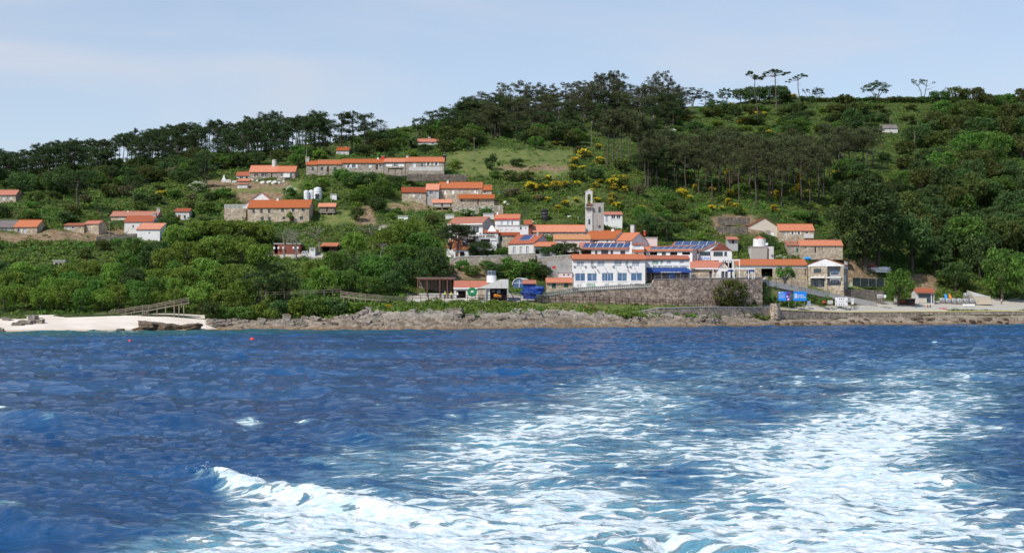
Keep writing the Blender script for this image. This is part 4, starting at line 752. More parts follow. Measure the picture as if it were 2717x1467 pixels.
for a in (2144, 2188.5, 2232): h.box('pier', 'stone_warm', a, 707, a+6.5, 772, -.16, -.008)
for q in ((2160, 739.5, 2187, 761), (2194, 708, 2230, 733), (2194, 739, 2231, 756)): x0, z1 = h.l(q[0]+1, q[1]+.5); x1, z0 = h.l(q[2]-1, q[3]-.5); MB().box(x0-2, x1+1, 1.3, 1.36, z0-.4, z1+.5).o('recess_wall', 'grey', h.root)
for q in ((2205, 713, 2224, 727), (2205, 742, 2225, 754), (2161, 743, 2170, 760), (2177, 742, 2185, 750)):
    x0, z1 = h.l(q[0], q[1], 1.2); x1, z0 = h.l(q[2], q[3], 1.2); f = MB().box(x0, x1, 1.18, 1.295, z0, z1).o('window', 'frame_dark', h.root); MB().box(x0+.12, (x0+x1)/2-.05, 1.16, 1.2, z0+.12, z1-.12).box((x0+x1)/2+.05, x1-.12, 1.16, 1.2, z0+.12, z1-.12).o('pane', 'glass_blue', f)
x0, z0 = h.l(2193, 733); x1, z1 = h.l(2230, 724); MB().box(x0, x1, -.05, 0, z1-.06, z1).o('railing', 'frame_dark', h.root)
for i in range(12): MB().box(x0+(x1-x0)*i/11-.02, x0+(x1-x0)*i/11+.02, -.04, -.01, z0, z1).o('baluster', 'frame_dark', h.root)
for i in range(5):
    MB().box(h.W+.002, h.W+.06, 1.0+i*1.7, 1.9+i*1.7, 6.9, 8.4).o('side_window', 'frame_white', h.root)
    if i < 3: MB().box(h.W+.002, h.W+.06, 1.2+i*1.5, 1.9+i*1.5, 2.4, 4.4).o('side_window', 'frame_white', h.root)
MB().box(h.W, h.W+.05, -.1, 10, h.l(2239, 712)[1], h.l(2239, 703)[1]).o('side_band', 'white', h.root)
# ---- right hillside
h = house('blocky weathered water tower base of mottled grey plaster behind the long building', 1993, 2036, 702, 656, 654, 5, 'f', 'tower_grey', Y=426, side='white_old', name='tower_base', cat='tower', under=3)
h.root['label'] = 'mottled grey tower block carrying a white drum with an orange pointed roof'
x, z = h.l(2015, 654, 2.5); zt_ = h.l(2015, 634, 2.5)[1]; zp = h.l(2015, 623, 2.5)[1]; r = 17/F*427; MB().cyl((x, 2.5, z-.3), r, zt_-z+.3, 20).o('drum', 'white', h.root)
MB().cyl((x, 2.5, zt_), r*1.12, zp-zt_-.4, 6, .15).cyl((x, 2.5, zp-.5), .12, .6, 6).o('conical_roof', 'tile_redX', h.root); h.box('pier', 'white_old', 2040, 654, 2053, 700, .5, 3)
def dish(label, px, py, Y, r):
    t = thing('satellite_dish', label, 'satellite dish', P(px, py, Y)); MB().tube([(0, 0, 0), (0, -.12, 0), (0, -.28, .02)], [r*.25, r*.8, r], 14).o('reflector', 'white_metal', t); MB().bar((0, 0, 0), (0, .3, -r), .06).o('mount', 'grey_metal', t)
dish('white satellite dish beside the white drum of the mottled tower block', 2034, 648, 424.4, .42); dish('white satellite dish on the white house in front of the bell tower', 1602, 636, 395, .35)
h = house('beige gabled house with two white framed windows high on the right slope', 1985, 2065, 640, 600, 577, 9, 'a', 'cream', 'red', [(2016, 590, 2027, 599, 'w'), (2032, 590, 2043, 599, 'w'), (2044, 615, 2053, 626, 'S')], Y=452, rpx=2028, name='gabled_house')
h.box('stone_base', 'stone_grey', 1985, 611, 2043, 642, -.12, -.01)
house('stone house with white shutters and a white balcony right of the beige gabled house', 2068, 2160, 643, 612, 594.5, 7, win=[(2080, 614, 2088, 624, 's'), (2100, 615, 2106, 623, 'h'), (2117, 614, 2123, 623, 'h'), (2138, 614, 2145, 621, 'w')], wall='stone_warm', Y=448).box('balcony', 'white_old', 2134, 622, 2159, 632, -.9, -.02)
h = house('long low stone barn, lowest of the three houses on the right slope', 2124, 2236, 672, 651.5, 637.5, 6, win=[(2135, 656, 2140, 661, 'w'), (2161, 655, 2167, 671, 'd'), (2181, 655, 2184, 663, 'w'), (2215, 654, 2218, 662, 'w')], wall='stone_warm', Y=436, rmat='orange'); chimney(h, 2217, 634, 642, .4, 'frame_dark')
house('brown tin roofed lean-to at the left of the long low stone barn', 2090, 2122, 671, 651, 640, 5, 's', 'stone_grey', 'worn', [(2112, 658, 2120, 670, 'G')], Y=438, name='lean_to', cat='lean-to')
house('tiny grey hut with a red roof and dark door above the brown gabled restaurant', 1930, 1958, 649, 635, 628, 3.5, 's', 'grey', 'red', [(1941, 636, 1949, 647, 'd')], Y=430, over=.8, name='hut', cat='hut')
house('lone shed with a pale pink roof high in the scrub on the right hillside', 2340, 2382, 352, 340.5, 331.5, 6, wall='white_old', rmat='grey', name='shed', cat='shed')
# ---- harbour buildings
YK = gY(2450, 806)
h = house('harbour kiosk with an orange roof, dark shutters and a beige panel on the right quay', 2431, 2479, 805, 776, 765.5, 5, win=[(2437, 779, 2470, 803, 'w'), (2473, 780, 2477, 803, 'w')], wall='white_old', Y=YK, fr='frame_dark', name='kiosk', cat='kiosk', over=.6, rmat='red')
h.box('panel', 'cream', 2437, 791, 2459, 804, -.05, .05)
Y6 = gY(1150, 797)+2
t = thing('concrete_shelter', 'open concrete shelter with brown steel posts beside the leafy slope', 'shelter', P(1107, 778, Y6+6)); s = (Y6+6)/F; W = 99*s; Hh = 42*s
MB().box(-.1, W+.1, -.1, 6.2, Hh-.3, Hh).o('roof', 'concrete', t); MB().box(0, W, 6, 6.2, -2, Hh-.3).box(W-.2, W-.002, .2, 6, -2, Hh-.3).o('wall', 'wood', t); MB().box(-.12, W+.12, -.16, -.1, Hh-.55, Hh-.05).o('beam', 'rust', t)
for x in (.1, 26/99*W, 60/99*W, 80/99*W, W-.1): MB().box(x-.1, x+.1, 0, .2, -2, Hh-.3).o('post', 'rust', t)
MB().box(.2, W-.2, .3, 5.9, -1.5, 0).o('floor_slab', 'concrete', t); RECTS.append((1104, 734, 1208, 790))
for i in range(9): MB().box(1+i*W/10, 1.12+i*W/10, 5.9, 5.99, 0, Hh-.3).o('wall_stud', 'wood_dark', t)
h = house('port building with an orange roof, concrete side wing and dark open doors', 1205, 1300, 793, 763, 746, 8, win=[(1211, 771, 1236, 791, 'o')], wall='white_old', side='concrete', rmat='red', Y=Y6+2, fascia='white', name='port_building', cat='building')
h.box('stone_pier', 'stone_warm', 1269, 764, 1290, 792, -.35, -.01)
h = House('port_wing', 'sloping concrete wing with a dark opening and white drum, beside the port building', 'building', 1266, 1349, 793, Y6+1.4); W = h.W
a, b_, c_, e = h.l(1266, 765), h.l(1328, 741), h.l(1349, 741), h.l(1349, 765); MB().prism([(a[0], 0, a[1]), (e[0], 0, e[1]), (c_[0], 0, c_[1]), (b_[0], 0, b_[1])], [(a[0], 7, a[1]), (e[0], 7, e[1]), (c_[0], 7, c_[1]), (b_[0], 7, b_[1])]).o('parapet', 'white_old', h.root)
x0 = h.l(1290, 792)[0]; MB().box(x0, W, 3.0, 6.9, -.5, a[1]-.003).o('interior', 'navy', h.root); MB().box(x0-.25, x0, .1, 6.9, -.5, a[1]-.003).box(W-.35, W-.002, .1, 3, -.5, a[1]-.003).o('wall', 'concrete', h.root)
x, z = h.l(1304, 745, 3.5); z1 = h.l(1304, 731, 3.5)[1]; MB().cyl((x, 3.5, z-.5), 13/F*345, z1-z+.5, 20).o('drum', 'white', h.root); r = 11/F*345
for zz_ in (.1, .45, .8, 1.15): 
    for q in range(8): a1, a2 = q*math.pi/4, (q+1)*math.pi/4; MB().bar((x+math.cos(a1)*r, 3.5+math.sin(a1)*r, z1+zz_), (x+math.cos(a2)*r, 3.5+math.sin(a2)*r, z1+zz_), .05).o('rail', 'blue_metal', h.root)
for q in range(8): MB().cyl((x+math.cos(q*math.pi/4)*r, 3.5+math.sin(q*math.pi/4)*r, z1), .04, 1.2, 6).o('rail_post', 'blue_metal', h.root)
x, z = h.l(1309, 775, -.02); MB().box(x-.4, x+.4, 2.9, 2.98, z, z+.5).o('notice', 'frame_white', h.root); RECTS.append((1188, 720, 1352, 793))
t = thing('green_tank', 'upright green octagonal tank in front of the port building', 'tank', P(1253, 787, Y6-.5)); r = 12.5/F*Y6
o_ = MB().tube([(0, -.3, 0), (0, .6, 0)], [r, r], 12).o('drum', 'green_paint', t, (0, 0, r*.98)); o_.rotation_euler = (0, 0, 0); MB().box(-.35, .35, -.34, -.29, r*.9, r*1.25).o('label_plate', 'frame_white', t)
# arched shed
t = thing('arched_shed', 'white arched shed with a glazed round end behind the blue tarpaulin', 'shed', P(1377, 762, 361), R(-18)); r = 19/F*361; hz = 26/F*361
pts = [(math.cos(math.pi*i/14)*r, math.sin(math.pi*i/14)*r*.98+hz*.25) for i in range(15)]; b = MB()
for (x0, z0), (x1, z1) in zip(pts, pts[1:]): b.prism([(x0, 0, z0), (x1, 0, z1), (x1*.94, 0, z1*.95), (x0*.94, 0, z0*.95)], [(x0, 5, z0), (x1, 5, z1), (x1*.94, 5, z1*.95), (x0*.94, 5, z0*.95)])
b.o('arched_roof', 'white_metal', t); MB().q(*[(x*.94, .3, z*.95) for x, z in pts], (-r*.94, .3, -1), (r*.94, .3, -1)).o('glazed_end', 'glass_blue', t); MB().box(-.06, .06, .2, .3, 0, r).box(-r*.9, r*.9, .2, .3, r*.55, r*.6).o('glazing_bar', 'frame_white', t); RECTS.append((1356, 732, 1398, 765))
h = house('small shed hung with dark blue tarpaulin under a worn red roof', 1388, 1421, 790, 752, 743.5, 3.5, wall='tarp_blue', side='tarp_blue', rmat='worn', Y=350, name='tarpaulin_shed', cat='shed', over=.4)
tb = thing('tarpaulin', 'crumpled bright blue tarpaulin heaped over gear below the red roofed shed', 'tarpaulin', P(1410, 785, 346)); V, Q = blob((2.7, 1.1, .55), 4, 12, .35, freq=2.2); obj('sheet', npmesh('sheet', V, Q, 'tarp_blue'), tb, (0, 0, .6)); V, Q = blob((1.6, .9, .8), 4, 3, .3); obj('sheet', npmesh('sheet', V, Q, 'tarp_blue'), tb, (1.4, 1.5, 1.7))
h = house('stone hut with an orange roof and green doors left of the three storey building', 1450, 1519, 772, 749, 738, 6, win=[(1464, 752, 1475, 765, 'G'), (1497, 751, 1508, 763, 'G')], wall='stone_warm', Y=358, rmat='orange', fr='wood_dark', name='stone_hut', cat='hut', over=.5)
house('small pink hut with two tiny barred windows behind the stone hut', 1482, 1518, 750, 724, 723, 4, 'f', 'pink', win=[(1494, 727, 1499, 731, 'w'), (1506, 727, 1511, 731, 'w')], Y=367, name='hut', cat='hut', fr='rust')
h = house('dark red timber bar with round white lamps among the trees', 727, 797, 674, 648, 645, 6, 'f', 'wood_red', win=[(728, 650, 737, 673, 'o'), (782, 655, 789, 672, 'd')], Y=384, name='timber_bar', cat='bar')
for px in (728, 739, 752, 779, 790): x, z = h.l(px, 658, -.4); V, Q = blob((.28, .28, .32), 1, 0, 0); obj('lamp', npmesh('lamp', V, Q, 'frame_white', True), h.root, (x, -.4, z))
h = house('open dark timber hut with a sloping orange roof right of the bare trees', 852, 894, 674, 653, 644, 5, 's', 'wood_dark', 'orange', [(856, 657, 873, 673, 'o')], Y=386, name='timber_hut', cat='hut', over=.7)
house('small white kiosk between the timber bar and the open timber hut', 821, 836, 676, 659, 658, 2.5, 'f', 'frame_white', win=[(824, 662, 832, 667, 'w')], Y=381, name='kiosk', cat='kiosk')
for i, px in enumerate((806, 812)):
    t = thing('life_ring', 'white ring buoy on a stand beside the small white kiosk' if i else 'white ring buoy nearest the timber bar', 'ring buoy', P(px, 672, 380))
    b = MB(); n = 14
    b.tube([(math.cos(2*math.pi*k/n)*.5, 0, math.sin(2*math.pi*k/n)*.5) for k in range(n+1)], [.13]*(n+1), 6); b.o('ring', 'frame_white', t); MB().cyl((0, .1, -1.2), .04, 1.4, 6).o('stand', 'wood', t)
# ------------------------------------------------------------------ walls, ramp, fences
def wall(label, pts, bot, t, mat, cap=None, name='stone_wall', cat='wall', caph=.18):
    """a masonry wall through (column, depth, top row); bot = row its foot must reach"""
    p0 = P(pts[0][0], pts[0][2], pts[0][1]); top = [P(a, c, b)-p0 for a, b, c in pts]; low = [P(a, bot, b)-p0-Vector((0, 0, 1.5)) for a, b, c in pts]
    r = thing(name, label, cat, p0); m = MB(); dy = Vector((0, t, 0))
    for i in range(len(pts)-1): m.q(low[i], low[i+1], top[i+1], top[i]).q(top[i], top[i+1], top[i+1]+dy, top[i]+dy).q(low[i+1]+dy, low[i]+dy, top[i]+dy, top[i+1]+dy)
    m.q(low[0]+dy, low[0], top[0], top[0]+dy).q(low[-1], low[-1]+dy, top[-1]+dy, top[-1]); m.o('masonry', mat, r)
    if cap:
        m = MB(); f = Vector((0, -.08, .004)); u = Vector((0, 0, caph)); b = Vector((0, .45, 0))
        for i in range(len(pts)-1): m.prism([top[i]+f, top[i]+f+b, top[i]+f+b+u, top[i]+f+u], [top[i+1]+f, top[i+1]+f+b, top[i+1]+f+b+u, top[i+1]+f+u])
        m.o('coping', cap, r)
    return r
def fence(label, pts, h, gap, mat, rails=(.5, 1.0), pw=.12, name='fence', cat='fence', ph=None, base=False, cols=None, group=None):
    """posts and rails along (column, row of the foot, depth)"""
    W3 = [P(a, b, c if c else gY(a, b)) for a, b, c in pts]; p0 = W3[0].copy(); r = thing(name, label, cat, p0, 0, group); W3 = [q-p0 for q in W3]
    pm = MB().box(-pw/2, pw/2, -pw/2, pw/2, -.5, h).me('post', mat); acc = 0
    for a, b in zip(W3, W3[1:]):
        L = (b-a).length; n = max(1, round(L/gap))
        for i in range(n): obj('post', pm, r, a.lerp(b, i/n))
    obj('post', pm, r, W3[-1])
    for z in rails:
        m = MB()
        for a, b in zip(W3, W3[1:]): m.bar(a+Vector((0, -pw/2-.02, z*h)), b+Vector((0, -pw/2-.02, z*h)), pw*.5, pw*.9)
        m.o('rail', mat, r)
    return r
def s2(px): return float(np.interp(px, COLS, SY[:, 2]))
def s1(px): return float(np.interp(px, COLS, SY[:, 1]))
wall('big stone retaining wall below the waterfront terrace, the tallest wall in the village', [(1425, s2(1425)-.6, 791), (1440, s2(1440)-.6, 787), (1530, s2(1530)-.7, 774), (1620, s2(1620)-.7, 768), (1728, s2(1728)-.7, 762), (1736, s2(1736)-.7, 742), (1800, s2(1800)-.7, 740), (1905, s2(1905)-.7, 738.5), (2023, s2(2023)-.9, 737)], 815, 4.2, 'stone_wall', 'concrete')
fence('concrete balustrade stepping down the top of the big retaining wall', [(1437, 787, s2(1440)-.35), (1530, 773, s2(1530)-.4), (1620, 767, s2(1620)-.4), (1730, 761, s2(1728)-.4)], .85, .62, 'concrete', (.95,), .24, 'balustrade', 'balustrade')
fence('thin grey metal railing along the terrace edge above the big retaining wall', [(1738, 740, s2(1738)-.3), (1905, 737, s2(1905)-.3), (2021, 735.5, s2(2021)-.5)], .9, 2.2, 'grey_metal', (.5, 1.0), .07, 'railing', 'railing')
wall('low stone shore wall below the timber fence, between rocks and the blue boards', [(1690, s1(1690)+3, 828), (1745, s1(1745)+2, 818), (1890, s1(1890)+1, 815), (2040, s1(2040)+1, 816), (2046, s1(2046)+1, 822)], 842, 2.2, 'stone_sea', 'white_old', name='shore_wall')
wall('long quay wall of dark rubble with a yellow painted edge at the right', [(2046, s1(2046)+.4, 821), (2150, s1(2150)+.4, 826), (2230, s1(2230)+.4, 829), (2450, s1(2450)+.4, 827.5), (2717, s1(2717)+.4, 826), (2980, s1(2980)+.4, 826)], 846, 2.0, 'stone_sea', 'yellow_paint', name='quay_wall', caph=.22)
MB().cyl((0, 0, 0), 1.5, 4.2, 10, 1.3).o('stone_buttress', 'stone_sea', None, P(2056, 846, s1(2056)-.3)); lab(bpy.data.objects['stone_buttress'], 'squat round stone buttress standing against the shore wall', 'buttress')
wall('low stone wall with a pale top below the half hidden gabled house', [(1193, 374, 690), (1215, 374, 682), (1345, 376, 678)], 694, .7, 'stone_grey', 'white_old')
wall('low stone wall with a pale top in front of the three door grey house', [(1348, 377.5, 676), (1420, 377, 672)], 682, .7, 'stone_grey', 'white_old')
wall('pale capped garden wall left of the seven panelled white house', [(1426, 375, 685), (1515, 375, 677)], 696, .7, 'stone_grey', 'white_old')
wall('tall grey concrete wall left of the three storey building', [(1452, 370, 692), (1519, 371, 688)], 735, 1.2, 'concrete')
wall('dry stone wall below the low barn of the upper farmhouse group', [(1200, 425, 543), (1240, 424, 545), (1335, 423, 545)], 556, .8, 'stone_grey')
wall('dry stone field wall below the long upper row of cottages', [(1080, 425+20, 462), (1160, 446, 462), (1240, 447, 464)], 468, .8, 'stone_dark')
wall('stone garden wall below the fronts of the left slope cottages', [(255, 385, 628), (300, 386, 622), (362, 387, 620)], 632, .8, 'stone_dark')
wall('rough stone terrace wall in the brown slope left of the beige gabled house', [(1905, 455, 576), (1990, 456, 578)], 586, .8, 'stone_dark')
wall('lower rough stone terrace wall in the brown slope left of the beige gabled house', [(1900, 446, 600), (1985, 447, 604)], 610, .8, 'stone_dark')
wall('curving pale stone wall just below the long two storey stone house', [(700, 412, 588), (830, 413, 590), (930, 410, 600)], 594, .6, 'stone_grey')
wall('stone wall holding the ground below the long low building', [(2050, 401, 741), (2143, 402, 744)], 768, .8, 'stone_warm')
wall('dark stone wall between the two storey building and the plane tree', [(2240, 408, 768), (2300, 410, 768), (2345, 411, 772)], 798, .8, 'stone_dark')
# ramp
rp = [(2024, 741, 387.2), (2040, 744, 391), (2120, 759.5, 395.5), (2200, 776, 401.5), (2262, 789, 404), (2325, 801.5, 406.5)]
m = MB(); q = [P(*a) for a in rp]
for a, b in zip(q, q[1:]): m.prism([a, a+Vector((0, 2.6, .05)), a+Vector((0, 2.6, -3)), a+Vector((0, 0, -1.6))], [b, b+Vector((0, 2.6, .05)), b+Vector((0, 2.6, -3)), b+Vector((0, 0, -1.6))])
lab(m.o('ramp', 'concrete'), kind='structure')
fence('dark metal railing down the outer edge of the concrete ramp', [(a, b, c-.02) for a, b, c in rp[:-1]], 1.0, 2.6, 'rust', (.55, 1.0), .08, 'railing', 'railing')
fence('timber post and rail fence along the shore path below the big wall', [(1095, 796, s2(1095)-.4), (1200, 796, s2(1200)-.6), (1400, 797, s2(1400)-.9), (1600, 801, s2(1600)-1.5), (1800, 808, s2(1800)-1.6), (1900, 811, s2(1900)-1.6), (2060, 813, s2(2060)-2.5)], 1.2, 2.0, 'wood_dark', (.45, .95), .13)
fence('timber fence beside the path through the oaks, left of the bridge', [(705, 786, 332), (780, 784, 333), (860, 780, 334), (905, 778, 335)], 1.0, 2.2, 'wood', (.45, .95), .12)
b = fence('timber footbridge on tall posts where the path leaves the oaks', [(904, 784, 333.5), (970, 792, 332), (1010, 795, 332), (1095, 800, 337)], 1.05, 1.7, 'wood', (.4, .7, .98), .13, 'footbridge', 'footbridge')
q0 = P(904, 784, 333.5); pts = [P(904, 784, 333.5)-q0, P(970, 792, 332)-q0, P(1010, 795, 332)-q0, P(1095, 800, 337)-q0]; m = MB()
for a, c in zip(pts, pts[1:]): m.prism([a+Vector((0, -.1, -.3)), a+Vector((0, 1.8, -.3)), a+Vector((0, 1.8, 0)), a+Vector((0, -.1, 0))], [c+Vector((0, -.1, -.3)), c+Vector((0, 1.8, -.3)), c+Vector((0, 1.8, 0)), c+Vector((0, -.1, 0))])
m.o('deck', 'wood', b)
for i in range(5): a = pts[0].lerp(pts[1], (i+.5)/4.5); MB().box(-.1, .1, -.05, .15, -2.4, -.3).o('leg', 'wood', b, a)
b = fence('timber stairway ramp rising from the beach to the right on stilts', [(289, 838, 312), (378, 823, 312.5), (394, 822, 312.5), (462, 809, 313), (500, 802, 314)], 1.05, 1.75, 'wood', (.4, .7, .98), .13, 'boardwalk', 'boardwalk')
q0 = P(289, 838, 312); pts = [P(*a)-q0 for a in [(289, 838, 312), (378, 823, 312.5), (394, 822, 312.5), (462, 809, 313), (500, 802, 314)]]; m = MB()
for a, c in zip(pts, pts[1:]): m.prism([a+Vector((0, -.1, -.25)), a+Vector((0, 1.6, -.25)), a+Vector((0, 1.6, 0)), a+Vector((0, -.1, 0))], [c+Vector((0, -.1, -.25)), c+Vector((0, 1.6, -.25)), c+Vector((0, 1.6, 0)), c+Vector((0, -.1, 0))])
m.o('deck', 'wood', b)
for a, c in ((pts[0], pts[1]), (pts[1], pts[2]), (pts[2], pts[3]), (pts[3], pts[4])):
    for i in range(3): w_ = a.lerp(c, i/3); MB().box(-.1, .1, -.05, .15, -max(.6, w_.z+1.2), -.25).o('leg', 'wood', b, w_)
MB().bar(pts[1]+Vector((0, -.2, -1.6)), pts[2]+Vector((0, -.2, -.3)), .1).bar(pts[2]+Vector((0, -.2, -1.6)), pts[1]+Vector((0, -.2, -.3)), .1).o('cross_brace', 'wood', b)
fence('pale green metal railing along the quay edge at the right', [(2228, 828.5, s1(2228)+1), (2330, 824, s1(2330)+2.5), (2460, 824, s1(2460)+1.2), (2560, 825, s1(2560)+1.2), (2660, 825, s1(2660)+1.2), (2760, 825, s1(2760)+1.2)], 1.0, 1.6, 'sea_green', (.55, 1.0), .07, 'railing', 'railing')
fence('white terrace rail above the low garages in the middle village', [(1228, 628.5, 384), (1318, 627.5, 384)], .5, 3.0, 'frame_white', (.95,), .2, 'railing', 'railing')
fence('wooden garden fence in front of the low barn of the upper farmhouse group', [(1225, 544, 424), (1325, 544, 424)], .9, 3.0, 'wood', (.5, 1.0), .1)
def pole(label, px, top, base, Y=None, mat='wood', r=.12, bars=1):
    Y = Y or gY(px, base); h_ = (base-top)/F*Y; t = thing('utility_pole', label, 'pole', P(px, base, Y), 0); MB().cyl((0, 0, -1), r, h_+1, 8, r*.7).o('shaft', mat, t)
    for i in range(bars): MB().box(-.6, .6, -.05, .05, h_-.5-i*.6, h_-.38-i*.6).o('crossarm', 'wood', t)
pole('wooden utility pole between the outbuildings and the long stone house on the left slope', 290, 586, 652); pole('tall thin pole standing alone on the upper meadow', 1258, 364, 420, r=.1); pole('thin pole at the left end of the long upper row', 813.5, 396, 432, Y=TY+2, r=.1, bars=0)
pole('pale pole among the tall pines above the meadow', 1569, 336, 392, r=.1, bars=0); pole('pole beside the lone pink roofed shed on the right hillside', 2361, 312, 352, r=.1, bars=0); pole('pole standing in the green scrub below the lone pink roofed shed', 2427, 350, 400, r=.1)
pole('pole behind the long low building, left of the stone barn', 2097, 640, 684, Y=428, r=.1); pole('pole at the far right edge of the wooded hillside', 2714, 292, 322, r=.1, bars=0); pole('pole beside the timber bar above the trees', 880, 500, 560, r=.1, bars=0)
# ------------------------------------------------------------------ boards and small things on the quay
def board(label, px0, px1, top, bot, foot, Y, mat, name='sign_board', cat='sign', legs=2):
    s = Y/F; W = (px1-px0)*s; t = thing(name, label, cat, P(px0, foot, Y)); z0, z1 = (foot-bot)*s, (foot-top)*s
    MB().box(0, W, 0, .12, z0, z1).o('board', mat, t)
    for i in range(legs): x = W*(.15+.7*i/max(1, legs-1)) if legs > 1 else W/2; MB().box(x-.06, x+.06, .13, .25, -.8, z1-.1).o('post', 'wood', t)
    return t, W, z0, z1, s
YB = s2(2080)-1.6
t, W, z0, z1, s = board('blue and purple information board beside the big stone wall', 2065, 2098, 773.5, 798, 812, YB, 'sign_blue')
MB().box(W*.61, W, -.02, 0, z0+.02, z1-.02).o('purple_panel', 'sign_purple', t); MB().box(.12, .5, -.03, -.001, z1-.5, z1-.15).o('emblem', 'frame_white', t); txt('XUNTA', .26, t, (.58, -.03, z1-.3), 'frame_white'); txt('DE GALICIA', .2, t, (.58, -.03, z1-.52), 'frame_white')
for i in range(5): MB().box(.15, W*.56-(i % 3)*.15, -.02, -.001, z1-.85-i*.24, z1-.80-i*.24).o('text_line', 'frame_white', t)
MB().box(W*.66, W*.8, -.04, -.021, z0+1.0, z0+1.35).box(W*.72, W*.88, -.04, -.021, z0+.25, z0+.6).o('emblem', 'frame_white', t); MB().cyl((W*.8, -.04, z1-.6), .3, .02, 12).o('ring_emblem', 'red_cloth', t)
t, W, z0, z1, s = board('plain bright blue board with white lettering, right of the purple one', 2105, 2140, 773.5, 798, 812, YB+.3, 'sign_blue')
MB().box(W*.1, W*.27, -.03, -.001, z0+.75, z1-.65).o('emblem', 'frame_white', t); MB().box(W*.155, W*.215, -.04, -.031, z0+.95, z1-.95).o('emblem_mark', 'sign_blue', t); txt('XUNTA', .52, t, (W*.31, -.03, (z0+z1)/2+.04), 'frame_white', bold=.03); txt('DE GALICIA', .44, t, (W*.31, -.03, (z0+z1)/2-.46), 'frame_white', bold=.03)
t, W, z0, z1, s = board('large white board with small round pictures at the foot of the ramp', 2216, 2249, 789, 811, 815, s2(2230)-2, 'frame_white')
for i, (a, c) in enumerate([(.36, .8), (.52, .8), (.68, .8), (.08, .5), (.92, .5), (.13, .15), (.35, .15), (.52, .15), (.7, .15)]):
    MB().tube([(W*a, 0, z0+(z1-z0)*c), (W*a, -.03, z0+(z1-z0)*c)], [.16, .16], 10).o('picture', 'wood_dark', t)
MB().box(W*.3, W*.75, -.02, -.001, z0+(z1-z0)*.45, z0+(z1-z0)*.49).o('text_line', 'grey_metal', t)
t, W, z0, z1, s = board('small white notice board with a wooden frame, left of the large white board', 2196, 2210, 797, 806, 815, s2(2200)-2, 'white_old'); MB().box(.15, W-.15, -.02, -.001, z0+.3, z0+.35).box(.15, W-.3, -.02, -.001, z0+.55, z0+.6).o('text_line', 'grey_metal', t)
t, W, z0, z1, s = board('small pale blue information panel below the plain blue board', 2142, 2151, 798, 810, 815, s2(2145)-2, 'blue_metal', legs=1)
t, W, z0, z1, s = board('narrow white notice cabinet right of the large white board', 2257, 2267, 791, 799, 815, s2(2260)-2, 'white_old', legs=2); MB().box(W*.25, W*.8, -.02, .1, z0-.9, z0-.05).o('lower_panel', 'frame_white', t)
t, W, z0, z1, s = board('small white and black landscape panel on the dark stone wall', 2327, 2342, 781, 790, 797, 405, 'white_old'); MB().box(.1, W-.1, -.02, -.001, z0+.3, z0+.5).o('dark_band', 'frame_dark', t)
t, W, z0, z1, s = board('small square white notice right of the black and white landscape panel', 2345, 2351, 782, 790, 797, 405, 'frame_white', legs=1)
t = thing('parasol', 'faded red parasol beside the small framed notice board', 'parasol', P(2187, 814, s2(2187)-2)); MB().cyl((0, 0, -.2), .04, 1.9, 6).o('pole', 'wood', t); MB().cyl((0, 0, 1.15), .8, .55, 10, .05).o('canopy', 'red_cloth', t)
t = thing('wooden_kiosk', 'low dark wooden kiosk under the plane tree on the quay', 'kiosk', P(2388, 812, 415)); s = 415/F; MB().box(0, 40*s, 0, 3, -.3, 19*s).o('body', 'wood_dark', t); MB().box(8*s, 38*s, -.05, .02, 9*s, 17*s).o('counter_shade_panel', 'dark', t); MB().box(2*s, 14*s, -.12, -.051, 9*s, 14*s).o('red_banner', 'red_cloth', t); MB().box(-.3, 41*s, -.4, 3.2, 19*s, 19*s+.15).o('roof', 'wood', t)  # near-black panel on the front stands for the shade inside the counter
t, W, z0, z1, s = board('beige map board on two dark legs left of the wooden kiosk', 2372, 2381, 782, 800, 812, 413, 'cream')
# bales, boards, boat ramp
YQ = gY(2540, 808)
bl = 'grey plastic wrapped pallet, %s in the row on the quay'
for i, (a, c, top, bot, nm) in enumerate([(2494, 2509, 791, 804, 'leftmost'), (2510, 2525, 793, 806, 'second from the left'), (2526, 2539, 792, 806, 'third from the left'), (2540, 2556, 793, 807, 'fourth from the left'), (2558, 2572, 790, 806, 'fifth from the left'), (2573, 2588, 792, 807, 'rightmost'), (2559, 2574, 778, 790, None)]):
    s = YQ/F; w_, h_ = (c-a)*s, (bot-top)*s; t = thing('wrapped_pallet', bl % nm if nm else 'grey plastic wrapped pallet stacked on top of another on the right quay', 'pallet', P(a, bot, YQ), 0, 'wrapped pallets on the quay')
    V, Q = blob((w_/2*1.05, .8, h_/2*1.05), 2, i, .05); V = np.sign(V)*np.minimum(np.abs(V), [[w_/2, .75, h_/2]]); obj('load', npmesh('load', V, Q, 'bale'), t, (w_/2, .8, h_/2+.12)); MB().box(0, w_, 0, 1.5, 0, .12).o('pallet_base', 'wood', t)
for nm, px, mat, l in (('bright blue surfboard leaning among the wrapped pallets', 2510, 'board_blue', 1), ('orange and yellow surfboard leaning right of the blue one', 2521, 'orange_paint', 0)):
    t = thing('surfboard', nm, 'surfboard', P(px, 795, YQ+.3)); s = YQ/F; b = MB(); n = 16; o_ = [(math.cos(2*math.pi*k/n)*.42, math.sin(2*math.pi*k/n)*.95) for k in range(n)]
    b.prism([(x*1-z*.25, 0, z+.9) for x, z in o_], [(x*1-z*.25, .1, z+.9) for x, z in o_]).o('board', mat, t); MB().bar((.2, -.02, .1), (-.22, -.02, 1.7), .05, .03).o('stringer', 'frame_white', t)
t = thing('concrete_block', 'beige concrete boathouse block with a sloping top behind the right quay', 'block', P(2584, 805, YQ+1)); s = YQ/F
